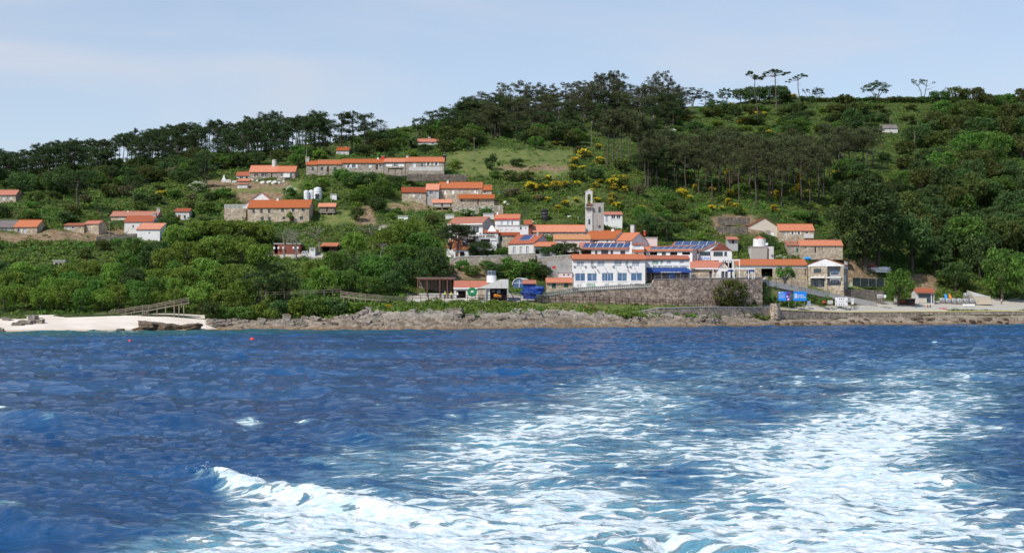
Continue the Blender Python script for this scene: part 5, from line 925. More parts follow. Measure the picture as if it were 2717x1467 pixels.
MB().prism([(0, 0, -.3), (46*s, 0, -.3), (44*s, 0, 18*s), (0, 0, 17*s)], [(0, 4, -.3), (48*s, 4, -.3), (44*s, 4, 19*s), (-8*s, 4, 33*s)]).o('body', 'sand_wall', t); MB().prism([(.2, -.02, 17*s), (44*s, -.02, 18*s), (43*s, 3.8, 20*s), (-8*s, 3.8, 34*s)], [(.2, -.02, 17*s+.15), (44*s, -.02, 18*s+.15), (43*s, 3.8, 20*s+.15), (-8*s, 3.8, 34*s+.15)]).o('top_slab', 'concrete', t)
t = thing('bench', 'long white slatted bench on the quay in front of the wrapped pallets', 'bench', P(2556, 815, YQ-5)); s = (YQ-5)/F; W = 32*s
MB().box(0, W, 0, .5, .42, .5).o('seat', 'frame_white', t); MB().box(0, W, .5, .56, .55, .95).o('backrest', 'frame_white', t)
for x in (.1, W/2, W-.1): MB().box(x-.06, x+.06, .05, .5, 0, .42).o('leg', 'frame_white', t)
t = thing('kayak_pile', 'flat red and white upturned dinghy lying on the right quay', 'boat', P(2500, 823, 413)); V, Q = blob((1.6, .7, .45), 3, 4, .05); obj('hull', npmesh('hull', V, Q, 'red_cloth', True), t, (0, .3, .25)); MB().box(-1.2, 1.2, .2, .4, .6, .68).o('keel', 'frame_white', t)
t = thing('covered_boat', 'white sheet covered boat with a red patch behind the two storey building', 'boat', P(2330, 722, gY(2330, 722))); V, Q = blob((3.6, 1.5, .9), 4, 9, .4, freq=2.6); obj('cover', npmesh('cover', V, Q, 'cloth_white'), t, (0, 0, .6)); V, Q = blob((.9, .7, .6), 2, 2, .2); obj('red_cloth', npmesh('red_cloth', V, Q, 'red_cloth'), t, (-1.9, -.3, 1.5))
t = thing('boat', 'small upturned blue boat behind the roof of the long building', 'boat', P(2143, 687, 430)); V, Q = blob((1.1, .6, .45), 3, 5, .1); obj('hull', npmesh('hull', V, Q, 'board_blue', True), t, (0, 0, .15)); MB().box(-.9, .9, -.04, .04, .55, .63).o('keel', 'blue_metal', t)
t = thing('netting', 'dark green shade netting stretched beside the two storey building', 'netting', P(2262, 752, 424)); s = 424/F; MB().prism([(0, 0, -1), (84*s, 0, -1), (84*s, 0, 11*s), (0, 0, 16*s)], [(0, .08, -1), (84*s, .08, -1), (84*s, .08, 11*s), (0, .08, 16*s)]).o('mesh_sheet', 'net_green', t)
for i in range(5): MB().cyl((i*21*s, -.06, -1), .06, 1+15*s, 6).o('post', 'wood', t)
t = thing('display_panel', 'red square sign box on a stair landing left of the three storey building', 'sign', P(1470, 722, 366)); MB().box(-.45, .45, 0, .6, .9, 1.6).o('box', 'red_paint', t); MB().cyl((0, .3, -2), .06, 2.9, 6).o('post', 'grey_metal', t)
for i in range(4): b = fence(['lowest', 'second', 'third', 'top'][i]+' flight railing of the outdoor stairs left of the three storey building', [(1486-(i % 2)*6, 722-i*10, 368+i*.5), (1517, 721-i*10, 368+i*.5)], .8, 1.2, 'grey_metal', (.5, 1.0), .06, 'railing', 'railing')
# mini excavator
t = thing('mini_excavator', 'orange mini excavator with a black cab and bent arm by the port building', 'excavator', P(1322, 792, 344))
MB().box(-1.0, .9, -.55, -.2, 0, .42).o('track', 'black_plastic', t); MB().box(-1.0, .9, .5, .85, 0, .42).o('track', 'black_plastic', t); MB().prism([(-1.1, -.5, .45), (.8, -.5, .45), (.8, -.5, .8), (-.7, -.5, 1.15), (-1.1, -.5, 1.05)], [(-1.1, .8, .45), (.8, .8, .45), (.8, .8, .8), (-.7, .8, 1.15), (-1.1, .8, 1.05)]).o('body', 'orange_paint', t)
c_ = MB().box(-.35, .6, -.45, .7, 1.16, 2.2).o('cab', 'frame_dark', t); MB().box(-.27, .5, -.47, -.45, 1.3, 2.05).o('cab_window', 'glass', c_); MB().tube([(.7, .1, .9), (1.7, .1, 2.1), (2.9, .1, 1.7)], [.14, .13, .11], 6).o('boom', 'frame_dark', t); MB().tube([(2.9, .1, 1.7), (3.6, .1, .6)], [.11, .09], 6).o('arm', 'frame_dark', t); MB().prism([(3.3, -.2, .1), (3.9, -.2, .15), (3.7, -.2, .65)], [(3.3, .4, .1), (3.9, .4, .15), (3.7, .4, .65)]).o('bucket', 'rust', t)
def person(label, px, foot, Y, top, legs, face=0, bend=0, hat=None):
    t = thing('person', label, 'person', P(px, foot, Y), face); k = lambda x, y, z: (x, y+bend*max(0, z-.9), z)
    b = MB().tube([k(-.09, 0, .0), k(-.1, .0, .45), k(-.09, 0, .88), k(0, 0, 1.0), k(0, 0, 1.35), k(0, 0, 1.48), k(0, 0, 1.54)], [.055, .065, .09, .15, .17, .075, .06], 8)
    b.tube([k(.09, .1, .0), k(.1, .04, .45), k(.09, 0, .88), k(0, 0, 1.0)], [.055, .065, .09, .12], 8); b.tube([k(0, 0, 1.5), k(0, -.01, 1.58), k(0, 0, 1.68), k(0, 0, 1.76)], [.06, .09, .1, .04], 8)
    for s_ in (-1, 1):
        b.tube([k(s_*.17, 0, 1.38), k(s_*.25, .02, 1.1), k(s_*.24, -.12, .86)], [.055, .045, .035], 6)
        for f in range(5): b.tube([k(s_*.24, -.12+f*.016-.03, .87), k(s_*.24, -.14+f*.016-.03, .80-.005*f)], [.011, .008], 4)
    b.o('body', 'skin', t, smooth=True)
    MB().tube([k(0, 0, .9), k(0, 0, 1.1), k(0, 0, 1.38), k(0, 0, 1.46)], [.17, .18, .2, .1], 10).o('shirt', top, t, smooth=True)
    MB().tube([k(-.09, 0, .1), k(-.1, 0, .5), k(-.08, 0, .93)], [.075, .085, .12], 8).tube([k(.09, .09, .1), k(.1, .03, .5), k(.08, 0, .93)], [.075, .085, .12], 8).o('trousers', legs, t, smooth=True)
    MB().tube([k(0, .02, 1.6), k(0, .02, 1.7), k(0, 0, 1.79)], [.105, .11, .04], 8).o('helmet' if hat else 'hair', hat or 'hair', t, smooth=True)
person('person in a yellow green work vest standing left of the green tank', 1181, 792, Y6-1, 'hi_vis', 'navy', .3, hat='frame_white'); person('second person in a work vest, nearer the port building doors', 1197, 793, Y6-.5, 'hi_vis', 'navy', -.4, hat='orange_paint')
person('person in a red top walking on the quay left of a dark clothed companion', 2461, 823, 412, 'red_cloth', 'skin', .2); person('person in dark clothes walking beside the one in a red top', 2468, 823, 412.5, 'navy', 'wood', -.2); person('lone person standing in the tree shade at the far right of the quay', 2657, 807, 432, 'white_old', 'navy', .5)
person('person in white beside the green tank of the port', 1214, 793, Y6-.2, 'cloth_white', 'navy', 0)
# buoys
def buoy(label, px, py, r, mat, tilt=0):
    Y = CAMZ*F/(py-HY); t = thing('buoy', label, 'buoy', P(px, py, Y)); V, Q = blob((r, r, r), 2, 0, 0); V = V/np.linalg.norm(V, axis=1, keepdims=True)*r; obj('float', npmesh('float', V, Q, mat, True), t, (0, 0, r*.45)); MB().cyl((0, 0, r*1.25), r*.16, r*.35, 8).o('eye', 'grey_metal', t)
buoy('pinkish red mooring buoy with a float trailing at its left', 344, 908, .27, 'buoy_red'); buoy('large orange red mooring buoy, the rightmost buoy on the water', 669, 906, .40, 'buoy_red'); buoy('tiny white buoy left of the large orange red one', 629, 905.5, .15, 'white_metal')
t = thing('float_line', 'short dark and yellow float line beside the pinkish red buoy', 'float', P(337, 908, CAMZ*F/(908-HY))); MB().tube([(-.9, 0, .12), (-.3, 0, .16), (.3, 0, .12)], [.08, .13, .08], 8).o('float', 'yellow_paint', t); MB().tube([(.3, 0, .12), (.6, .05, .1)], [.05, .05], 6).o('rope', 'wood_dark', t)

# ------------------------------------------------------------------ rocks
RKW = npmesh('boulder', *blob((1, .8, .62), 2, 4, .2), 'boulder_white')
RK = [npmesh('boulder', *blob((1, .8, .62), 3, i, .3), 'boulder') for i in range(5)]; RB = [npmesh('boulder', *blob((1, .8, .6), 4, i+9, .22), 'rock_brown') for i in range(3)]
def rock(label, px, py, wpx, hpx, m, group=None, Y=None, rz=None, kindn='boulder'):
    Y = Y or gY(px, py); s = Y/F; o = obj(kindn, m, None, P(px, py-hpx*.28, Y)); w_ = wpx*s/2; o.scale = (w_, w_*random.uniform(.7, 1.1), hpx*s/2/.62); o.rotation_euler = (random.uniform(-.2, .2), random.uniform(-.25, .25), rz if rz is not None else random.uniform(-.5, .5)); lab(o, label, 'boulder', group); return o
for a in [('rounded brown boulder at the left tip of the rocks by the beach', 378, 877, 60, 14), ('tallest rounded brown boulder at the right end of the beach', 395, 872, 56, 26), ('flat topped brown boulder behind the tallest one on the beach', 430, 874, 50, 24), ('brown boulder split from its neighbour at the right end of the beach', 462, 874, 40, 20), ('low dark boulder alone at the water edge of the beach', 320, 878, 22, 8), ('long brown boulder where beach and rocks meet', 505, 874, 60, 18)]:
    rock(*a[:5], random.choice(RB))
for a in [('jagged tallest pale boulder in the cluster at the left of the beach', 88, 856, 30, 26), ('pale boulder left of the tallest one on the left beach', 68, 860, 42, 14), ('low pale boulder at the right of the left beach cluster', 106, 858, 26, 14), ('small pale boulder in front of the left beach cluster', 48, 864, 34, 10), ('flat grey slab under the trees at the far left of the beach', 20, 850, 30, 8), ('dark boulder at the left edge of the water', 0, 879, 24, 14)]:
    rock(*a[:5], random.choice(RK))
rock('upright grey boulder with a yellow lichen cap under the coastal scrub', 761, 852, 24, 24, RK[1]); V, Q = blob((.5, .5, .25), 2, 3, .1); lich = obj('lichen_cap', npmesh('lichen_cap', V, Q, 'flower_yellow'), bpy.data.objects['boulder.012'] if 'boulder.012' in bpy.data.objects else None, (0, 0, .5)); lich.scale = (1.1, 1.2, .6)
rock('large pale leaning slab rising above the middle rocks', 1203, 838, 52, 24, RK[2]); rock('large grey boulder against the scrub left of the middle rocks', 965, 838, 34, 20, RK[3]); rock('dark boulder at the foot of the footbridge scrub', 975, 828, 28, 18, RB[1])
rr = random.Random(5)
for i in range(230):
    px = rr.uniform(560, 2010); t_ = rr.random()**.7; wsz = rr.choice([7, 9, 12, 16, 22, 30])*rr.uniform(.7, 1.2); y0 = float(np.interp(px, COLS, SP[:, 0])); y1 = float(np.interp(px, COLS, SP[:, 1])); py = y1+(y0-y1)*(1-t_)*.75-2
    rock('grey brown boulder scattered on the rock shelf along the shore', px, py, wsz, wsz*rr.uniform(.4, .7), rr.choice(RK if py < y1+16 else RK[:2]+RB), 'boulders along the rocky shore', Y=None)
for i in range(46):
    px = rr.uniform(2060, 2740); y1 = float(np.interp(px, COLS, SP[:, 1])); w_ = rr.uniform(8, 18); rock('dark wet stone at the foot of the quay wall', px, y1+rr.uniform(10, 22), w_, w_*.5, rr.choice(RB), 'stones at the foot of the quay wall')
for (px, py, wd, hg) in [(697, 488, 14, 9), (715, 487, 16, 9), (729, 488, 18, 10), (741, 489, 10, 7), (622, 486, 14, 8), (752, 484, 8, 6), (1340, 540, 9, 8), (1348, 545, 8, 6), (1510, 577, 12, 6), (1530, 580, 12, 6), (207, 614, 12, 8), (230, 614, 12, 8), (670, 480, 8, 5), (683, 482, 8, 5)]:
    rock('white limewashed stone lying in the gardens of the village', px, py, wd, hg, RKW, 'white garden stones')

# ------------------------------------------------------------------ vegetation
def leafcloud(cent, rad, n, size, flat=.8, jit=.7, seed=1, asp=.75):
    g = np.random.default_rng(seed); cent = np.repeat(cent, n, 0); rad = np.repeat(rad, n); N = len(cent)
    d = g.normal(size=(N, 3)); d[:, 2] = d[:, 2]+.25; d /= np.linalg.norm(d, axis=1, keepdims=True)
    p = cent+d*(rad*g.uniform(.55, 1.08, N))[:, None]*np.array([1, 1, flat]); nn = d+g.normal(size=(N, 3))*jit; nn /= np.linalg.norm(nn, axis=1, keepdims=True)
    a = np.cross(nn, g.normal(size=(N, 3))); a /= np.linalg.norm(a, axis=1, keepdims=True); b = np.cross(nn, a); s = (size*g.uniform(.6, 1.35, N))[:, None]
    V = np.stack([p-a*s-b*s*asp*.4, p-b*s*asp, p+a*s, p+b*s*asp], 1).reshape(-1, 3); return V, np.arange(4*N).reshape(N, 4)
def ellc(seed, n, W, H, z0, lo=.5, up=.35, zp=1.0):
    """clump centres filling an ellipsoid shell, more of them above"""
    g = np.random.default_rng(seed); d = g.normal(size=(n, 3)); d[:, 2] += up; d /= np.linalg.norm(d, axis=1, keepdims=True); r = g.uniform(lo, 1, n)**.6
    c = d*r[:, None]*np.array([W/2, W/2, H/2]); c[:, 2] += z0+H/2; return c
PR = {}
def proto(key, W, H, crown, cmat, trunk, tmat='bark'):
    PR[key] = dict(W=W, H=H, crown=npmesh('crown', *crown, cmat), trunk=trunk.me('trunk', tmat) if trunk else None)
def recolor(new, old, mat, tm=None):
    a = dict(PR[old]); m = a['crown'].copy(); m.materials.clear(); m.materials.append(MATS[mat]); a['crown'] = m; PR[new] = a
def limbs(b, g, z0, z1, R_, n, r0, up=.6):
    for i in range(n):
        a = g.uniform(0, 6.28); z = g.uniform(z0, z1); L = R_*g.uniform(.6, 1); p = (0, 0, z); m = (math.cos(a)*L*.5, math.sin(a)*L*.5, z+L*up*.35); e = (math.cos(a)*L, math.sin(a)*L, z+L*up); b.tube([p, m, e], [r0, r0*.6, r0*.25], 4)
for i in range(5):
    g = random.Random(i); b = MB().tube([(0, 0, -1), (.1, 0, 1.5), (g.uniform(-.4, .4), .2, 4), (0, 0, 7)], [.32, .26, .2, .06], 7); limbs(b, g, 2, 4.5, 3.6, 7, .12)
    c = ellc(i+10, 64, 8.2, 6.6, 1.4, .45); rad = np.random.default_rng(i).uniform(.75, 1.35, 64); proto('broad%d' % i, 10, 9, leafcloud(c, rad, 60, .21, .85, .75, i), 'leaf_oak', b)
    b = MB().tube([(0, 0, -.5), (.1, 0, .8), (0, .1, 1.8)], [.12, .09, .04], 5); c = ellc(i+30, 26, 3.3, 2.2, .2, .3, .5); rad = np.random.default_rng(i+3).uniform(.4, .75, 26); proto('shrub%d' % i, 4, 2.7, leafcloud(c, rad, 40, .15, .85, .8, i+50), 'leaf_green', b)
for i in range(6):
    # maritime pines: bare leaning trunk, layered irregular crown
    g = random.Random(i+40); ln = g.uniform(-1.2, 1.2); kx = lambda z: ln*(z/16)**2; b = MB().tube([(kx(z), .2*math.sin(z), z) for z in (-1, 4, 8, 12, 15.4)], [.27, .22, .18, .13, .05], 6); cs = []; rd = []
    lo = [3.5, 8.5, 3, 7.8, 4.2, 9][i]
    for k in range(26 if lo < 5 else 19):
        z = g.uniform(lo, 15); a = g.uniform(0, 6.28); L = (1.2+3.3*math.sin(min(1, (15.6-z)/(15.6-lo)+.18)*math.pi*.62))*g.uniform(.6, 1.05); e = (kx(z)+math.cos(a)*L, math.sin(a)*L, z+L*.3); b.tube([(kx(z), 0, z-.3), (kx(z)+math.cos(a)*L*.5, math.sin(a)*L*.5, z-.1), e], [.09, .06, .03], 4)
        for j in range(4): cs.append((e[0]+g.gauss(0, .55)-math.cos(a)*j*.45, e[1]+g.gauss(0, .55)-math.sin(a)*j*.45, e[2]+g.gauss(.1, .25))); rd.append(g.uniform(.5, 1.0))
    for j in range(7): cs.append((kx(15)+g.gauss(0, .8), g.gauss(0, .8), 15.2+g.gauss(0, .35))); rd.append(g.uniform(.5, .9))
    proto('pine%d' % i, 8, 16, leafcloud(np.array(cs), np.array(rd)*1.1, 40, .20, .8, .8, i+70, .5), 'leaf_pine', b)
    # dead lower branches
    if i < 4:
        g = random.Random(i+90); b = MB(); cs = []; rd = []
        for q in range(3):
            lx = g.uniform(-2.6, 2.6); ly = g.uniform(-1.5, 1.5); b.tube([(lx*.2, ly*.2, -1), (lx*.35, ly*.4, 5), (lx*.75, ly*.8, 10), (lx*1.2, ly, 15+g.uniform(-1, 2))], [.24, .19, .13, .04], 5)
            for k in range(12):
                z = g.uniform(7, 17.2); f_ = .3+.055*z; a = g.uniform(0, 6.28); L = g.uniform(.8, 2.8); e = (lx*f_+math.cos(a)*L, ly*f_+math.sin(a)*L, z+L*.5); b.tube([(lx*f_*.9, ly*f_*.9, z-1), e], [.06, .025], 4)
                for j in range(2): cs.append((e[0]+g.gauss(0, .4), e[1]+g.gauss(0, .4), e[2]+g.gauss(0, .3))); rd.append(g.uniform(.45, .95))
        proto('euc%d' % i, 9, 18, leafcloud(np.array(cs), np.array(rd)*1.15, 46, .22, .8, .8, i+170, .5), 'leaf_euc', b, 'bark_pale')
b = MB().tube([(0, 0, -1), (.3, 0, 4), (0, .2, 9), (.3, 0, 16)], [.8, .65, .5, .15], 8); limbs(b, random.Random(77), 4, 12, 8, 12, .28)
c = ellc(77, 170, 19, 22, 3.2, .4, .3); c[:, 0] += np.where(c[:, 2] > 17, -1.5, 0); proto('giant', 21, 26, leafcloud(c, np.random.default_rng(77).uniform(1.0, 2.2, 170), 90, .30, .85, .75, 77), 'leaf_silver', b)
# rounded pine, flat umbrella pines, sparse pine, pollard, palm, bare tree
g = random.Random(3); b = MB()
for q in range(4): a = q*1.6; b.tube([(0, 0, -.5), (math.cos(a)*1.2, math.sin(a)*.8, 2.5), (math.cos(a)*3.5, math.sin(a)*2.5, 6)], [.28, .17, .06], 6)
c = ellc(5, 70, 10, 6.5, 2.2, .35, .5); proto('roundpine', 12, 9.5, leafcloud(c, np.random.default_rng(2).uniform(.5, 1.0, 70), 46, .2, .6, .8, 5, .5), 'leaf_pine', b)
for i, (ln, crown) in enumerate([(-1.6, [(-3.6, 0, 15.2), (-2.4, 0, 15.9), (-1.2, .3, 15.6), (0, 0, 14.8), (.6, 0, 14.2), (1.8, 0, 13.8), (3.2, .2, 13.6), (-.4, 0, 14.0), (-3.0, .2, 15.6), (1.0, .3, 14.6)]), (.0, [(-4.2, 0, 14.4), (-2.8, .3, 15), (-1, 0, 15.9), (.6, 0, 16.0), (-.2, .6, 15.5), (2, 0, 15.1), (3.6, 0, 14.7), (5, .2, 14.9), (-4.8, 0, 13.3), (-3.5, 0, 13.5), (2.8, -.4, 14.1), (1.0, 0, 15.2), (-2, 0, 15.6)]), (-1.2, [(-4.4, 0, 12.6), (-3.6, 0, 13.4), (-2.4, .2, 14.2), (-1.2, 0, 15.0), (.2, 0, 15.5), (1.6, 0, 15.7), (2.8, .1, 15.4), (3.6, 0, 15.0), (-.6, 0, 14.6), (2.0, 0, 15.1)])]):
    b = MB().tube([(1.6 if ln else .6, 0, -1), (ln*-.4+.3, 0, 5), (ln*.1, 0, 10), (0, 0, 14.6)], [.3, .24, .2, .12], 7); cs = []; rd = []
    for k, e in enumerate(crown):
        b.tube([(0, 0, 13.2+.1*(k % 4)), (e[0]*.5, e[1], (14+e[2])/2-.2), e], [.1, .07, .03], 4)
        for j in range(3): cs.append((e[0]+random.gauss(0, .35), e[1]+random.gauss(0, .6), e[2]+random.gauss(0, .14))); rd.append(random.uniform(.5, .85))
    for z, s_ in ((11.6, -1), (11.0, 1), (12, 1)): b.tube([(.0, 0, z), (s_*1.6, 0, z-.2)], [.05, .02], 4)
    proto('umbrella%d' % i, 9, 16.6, leafcloud(np.array(cs), np.array(rd), 60, .19, .45, .8, i+270, .5), 'leaf_pine', b)
b = MB().tube([(0, 0, -1), (-.3, 0, 3), (-2, 0, 7)], [.18, .14, .05], 5).tube([(.6, 0, -1), (1.2, 0, 3), (2, 0, 8)], [.18, .13, .05], 5); cs = []; g = random.Random(11)
for k in range(12): x = g.uniform(-4, 4.2); z = 7+g.uniform(-1, 1)-(1.4 if x > 2.5 else 0); b.tube([(-1.4 if x < 0 else 1.6, 0, 5), (x, 0, z)], [.06, .02], 4); cs.append((x, g.gauss(0, .8), z)); 
for k in range(6): x = g.uniform(-4, 5); b.tube([(-.8 if x < 0 else 1.4, 0, 3.6), (x, 0, g.uniform(2.6, 5))], [.05, .015], 4)
proto('sparse', 9, 8.5, leafcloud(np.array(cs), np.full(12, .62), 48, .18, .6, .8, 9, .5), 'leaf_pine', b)
b = MB().tube([(0, 0, -1), (.1, 0, 1), (-.2, 0, 2.3)], [.5, .4, .42], 8); cs = []
for k in range(9): a = k*.7; x = math.cos(a)*2.6; y = math.sin(a)*1.8; z = 3.9+.5*math.sin(a*3); b.tube([(-.1, 0, 2.1), (x*.5, y*.5, 3.2), (x, y, z)], [.25, .2, .12], 6); cs += [(x*1.1, y, z+.3), (x*.8, y*.8, z+.9), (x*1.2, y, z-.2)]
proto('pollard', 7.5, 5.5, leafcloud(np.array(cs), np.full(len(cs), .75), 70, .17, .8, .7, 4), 'leaf_green', b, 'bark_pale')
b = MB().tube([(0, 0, -1), (0, 0, 1.8)], [.4, .45], 8); fr_ = []; V_ = []; Q_ = []; g = random.Random(8)
for k in range(46):
    a = g.uniform(0, 6.28); el = g.uniform(-.2, 1.3); L = 3.2; pts = [(math.cos(a)*L*t*math.cos(el*(1-t*.6)), math.sin(a)*L*t*math.cos(el*(1-t*.6)), 1.8+L*t*math.sin(el)-1.5*t*t) for t in (0, .3, .6, .85, 1)]; w_ = [.06, .28, .3, .2, .03]; px_, py_ = -math.sin(a), math.cos(a); i0 = len(V_)
    for p, ww in zip(pts, w_): V_ += [(p[0]-px_*ww, p[1]-py_*ww, p[2]-.1), p, (p[0]+px_*ww, p[1]+py_*ww, p[2]-.1)]
    for j in range(4): Q_ += [(i0+3*j, i0+3*j+1, i0+3*j+4, i0+3*j+3), (i0+3*j+1, i0+3*j+2, i0+3*j+5, i0+3*j+4)]
proto('palm', 6.4, 4.6, (V_, Q_), 'leaf_dark', b)
def bare(seed, H=8, n=60):
    g = random.Random(seed); b = MB(); b.tube([(0, 0, -1), (.1, 0, 2), (0, 0, 3.4)], [.2, .16, .12], 6); st = [((0, 0, 3.2), (g.uniform(-.3, .3), g.uniform(-.3, .3), 1), .1, 0) for _ in range(5)]
    while st and n:
        p, d, r, lv = st.pop(0); n -= 1; d = Vector((d[0]+g.gauss(0, .45), d[1]+g.gauss(0, .45), d[2]*.9+g.gauss(0, .12))).normalized(); L = 1.7*.8**lv; e = Vector(p)+d*L; b.tube([p, e], [r, r*.6], 4)
        if lv < 4: st += [(tuple(e), tuple(d), r*.62, lv+1)]*(2 if lv else 3)
    return b
for i in range(2):
    b = bare(i+5, n=110); PR['bare%d' % i] = dict(W=6, H=8, crown=None, trunk=b.me('trunk', 'bark_pale'))
for i in range(5):
    recolor('lime%d' % i, 'broad%d' % i, 'leaf_lime'); recolor('dark%d' % i, 'broad%d' % i, 'leaf_dark'); recolor('green%d' % i, 'broad%d' % i, 'leaf_green'); recolor('olive%d' % i, 'broad%d' % i, 'leaf_olive'); recolor('silver%d' % i, 'broad%d' % i, 'leaf_silver')
    recolor('sdark%d' % i, 'shrub%d' % i, 'leaf_dark'); recolor('solive%d' % i, 'shrub%d' % i, 'leaf_olive'); recolor('slime%d' % i, 'shrub%d' % i, 'leaf_oak'); recolor('sdry%d' % i, 'shrub%d' % i, 'leaf_grey')
for i in range(6): recolor('bpine%d' % i, 'pine%d' % i, 'leaf_brownpine')
# flowering gorse: green body with a yellow (or elder: white) bloom as a part
bloom = {}
for i in range(3):
    c = ellc(i+60, 22, 3.5, 2.4, .3, .7, .9); 
    for nm in ('yellow', 'white'): bloom[nm, i] = npmesh('blossom', *leafcloud(c, np.random.default_rng(i).uniform(.35, .65, 22), 16, .14, .9, .8, i+400), 'flower_'+nm)
def tree(key, px, base, top, wpx, label, cat='tree', group=None, Y=None, rz=None, name=None, flip=False):
    p = PR[key]; Y = Y or gY(px, base); s = Y/F; pos = P(px, base, Y); t = thing(name or 'tree', label, cat, pos, random.uniform(0, 6.28) if rz is None else rz, group)
    sw = wpx*s/p['W']; sh = (base-top)*s/p['H']; t.scale = (-sw if flip else sw, sw, sh)
    if p['trunk']: obj('trunk', p['trunk'], t)
    if p['crown']: obj('crown', p['crown'], t)
    return t
def blocked(px, base, top, w_):
    for a, b, c, d in RECTS:
        if px+w_*.45 > a and px-w_*.45 < c and base > b+3 and top < d-1: return True
    return False
U = random.uniform
LOWP = (0, 2, 4); HIP = (1, 3, 5)
# ridge pines on the left
TL = [(-60, 385), (0, 390), (35, 405), (60, 400), (100, 385), (160, 376), (215, 364), (250, 372), (300, 372), (315, 360), (360, 350), (415, 338), (490, 328), (520, 330), (580, 318), (620, 330), (640, 318), (700, 303), (735, 300), (755, 312), (800, 308), (850, 294), (872, 320)]
GAP = [(296, 352), (536, 580), (765, 805)]
px = -50
while px < 868:
    ry = float(np.interp(px, COLS, SP[:, 9])); tp = float(np.interp(px, [a for a, b in TL], [b for a, b in TL]))+U(-5, 12); g_ = any(a < px < b for a, b in GAP); tree('pine%d' % random.choice(HIP if g_ or random.random() < .25 else LOWP), px, ry+U(1, 7), tp, U(30, 46), 'dark pine standing in the skyline row along the left ridge', group='pines of the left skyline', name='pine_tree'); px += U(8, 12)
px = -50
while px < 860:
    ry = float(np.interp(px, COLS, SP[:, 9])); tp = float(np.interp(px, [a for a, b in TL], [b for a, b in TL])); g_ = any(a < px < b for a, b in GAP)
    if not g_: b_ = ry+U(12, 40); tree('pine%d' % random.choice(LOWP), px, b_, tp+U(8, 34), U(40, 60), 'dark pine in the second row just below the left skyline', group='pines below the left skyline', name='pine_tree')
    px += U(10, 15)
px = -40
while px < 1200:
    ry = float(np.interp(px, COLS, SP[:, 9])); b_ = ry+U(10, 22); tree(random.choice(['sdark%d', 'shrub%d', 'solive%d']) % random.randrange(5), px, b_, ry-U(-4, 8), U(30, 52), 'dark rounded bush under the pines of the left skyline', 'bush', 'bushes under the skyline pines', name='bush'); px += U(30, 44)
for a in [('pine1', 790, 400, 310, 70, 'broad dark pine filling the skyline left of the tiny orange roof'), ('pine4', 905, 408, 302, 70, 'tall dense pine just right of a sky gap above the tiny orange roof'), ('pine0', 935, 405, 300, 74, 'tall twin topped pine above the long upper row'), ('pine2', 968, 405, 304, 66, 'tall pine, third of the clump above the long upper row'), ('pine3', 1000, 395, 318, 50, 'rightmost pine of the clump above the long upper row'),
          ('pine5', 875, 410, 330, 50, 'shorter pine at the left of the clump above the long upper row'), ('roundpine', 1114, 372, 304, 62, 'spreading pine standing alone against the sky right of the palm'), ('roundpine', 1165, 368, 290, 66, 'spreading dark pine, second right of the palm'), ('pine3', 1200, 368, 288, 48, 'pine between the spreading ones and the eucalyptus wood'), ('roundpine', 1190, 375, 300, 60, 'lower pine behind the stone ruin')]:
    tree(a[0], *a[1:5], a[5], name='pine_tree')
tree('palm', 1090, 392, 352, 52, 'dark feathery palm left of the low red roofed house', name='palm_tree')
# eucalyptus skyline
TE = [(1215, 262), (1250, 262), (1290, 238), (1345, 226), (1420, 224), (1500, 226), (1535, 205), (1570, 196), (1640, 190), (1685, 232), (1712, 200), (1745, 192), (1790, 206), (1830, 232), (1850, 245)]
for row in (0, 1, 2):
    px = 1225 if row < 2 else 1290
    while px < 1835:
        if not (row == 0 and 1683 < px < 1700):
            ry = float(np.interp(px, COLS, SP[:, 9])); tp = float(np.interp(px, [a for a, b in TE], [b for a, b in TE]))+U(-4, 14)+row*24; tree('euc%d' % random.randrange(4), px, ry+U(0, 5)+row*16, tp, U(44, 66), 'thin branched eucalyptus in the wood on the central skyline', group='eucalyptus wood on the skyline', name='eucalyptus_tree')
        px += U(19, 28)
for i in range(64):
    px = U(1190, 1800); b_ = U(322, 372)-(8 if px > 1600 else 0); tree(random.choice(['pine%d', 'bpine%d']) % random.randrange(6), px, b_, b_-U(55, 85), U(46, 66), 'dark pine in the band of wood below the eucalyptus', group='pines below the eucalyptus wood', name='pine_tree')
for i in range(34):
    px = U(1180, 1560); b_ = U(345, 392); tree(random.choice(['dark%d', 'green%d', 'olive%d']) % random.randrange(5), px, b_, b_-U(32, 58), U(50, 80), 'rounded green tree at the top of the meadow', group='rounded trees above the meadow')
tree('dark1', 1478, 386, 318, 78, 'big dense dark green tree with the meadow below and gorse at its right')
tree('sdark0', 1305, 452, 410, 46, 'dark bushy tree alone in the middle of the upper meadow'); tree('sdark2', 1372, 444, 420, 46, 'low dome shaped bush right of the lone tree in the upper meadow', 'bush', name='bush')
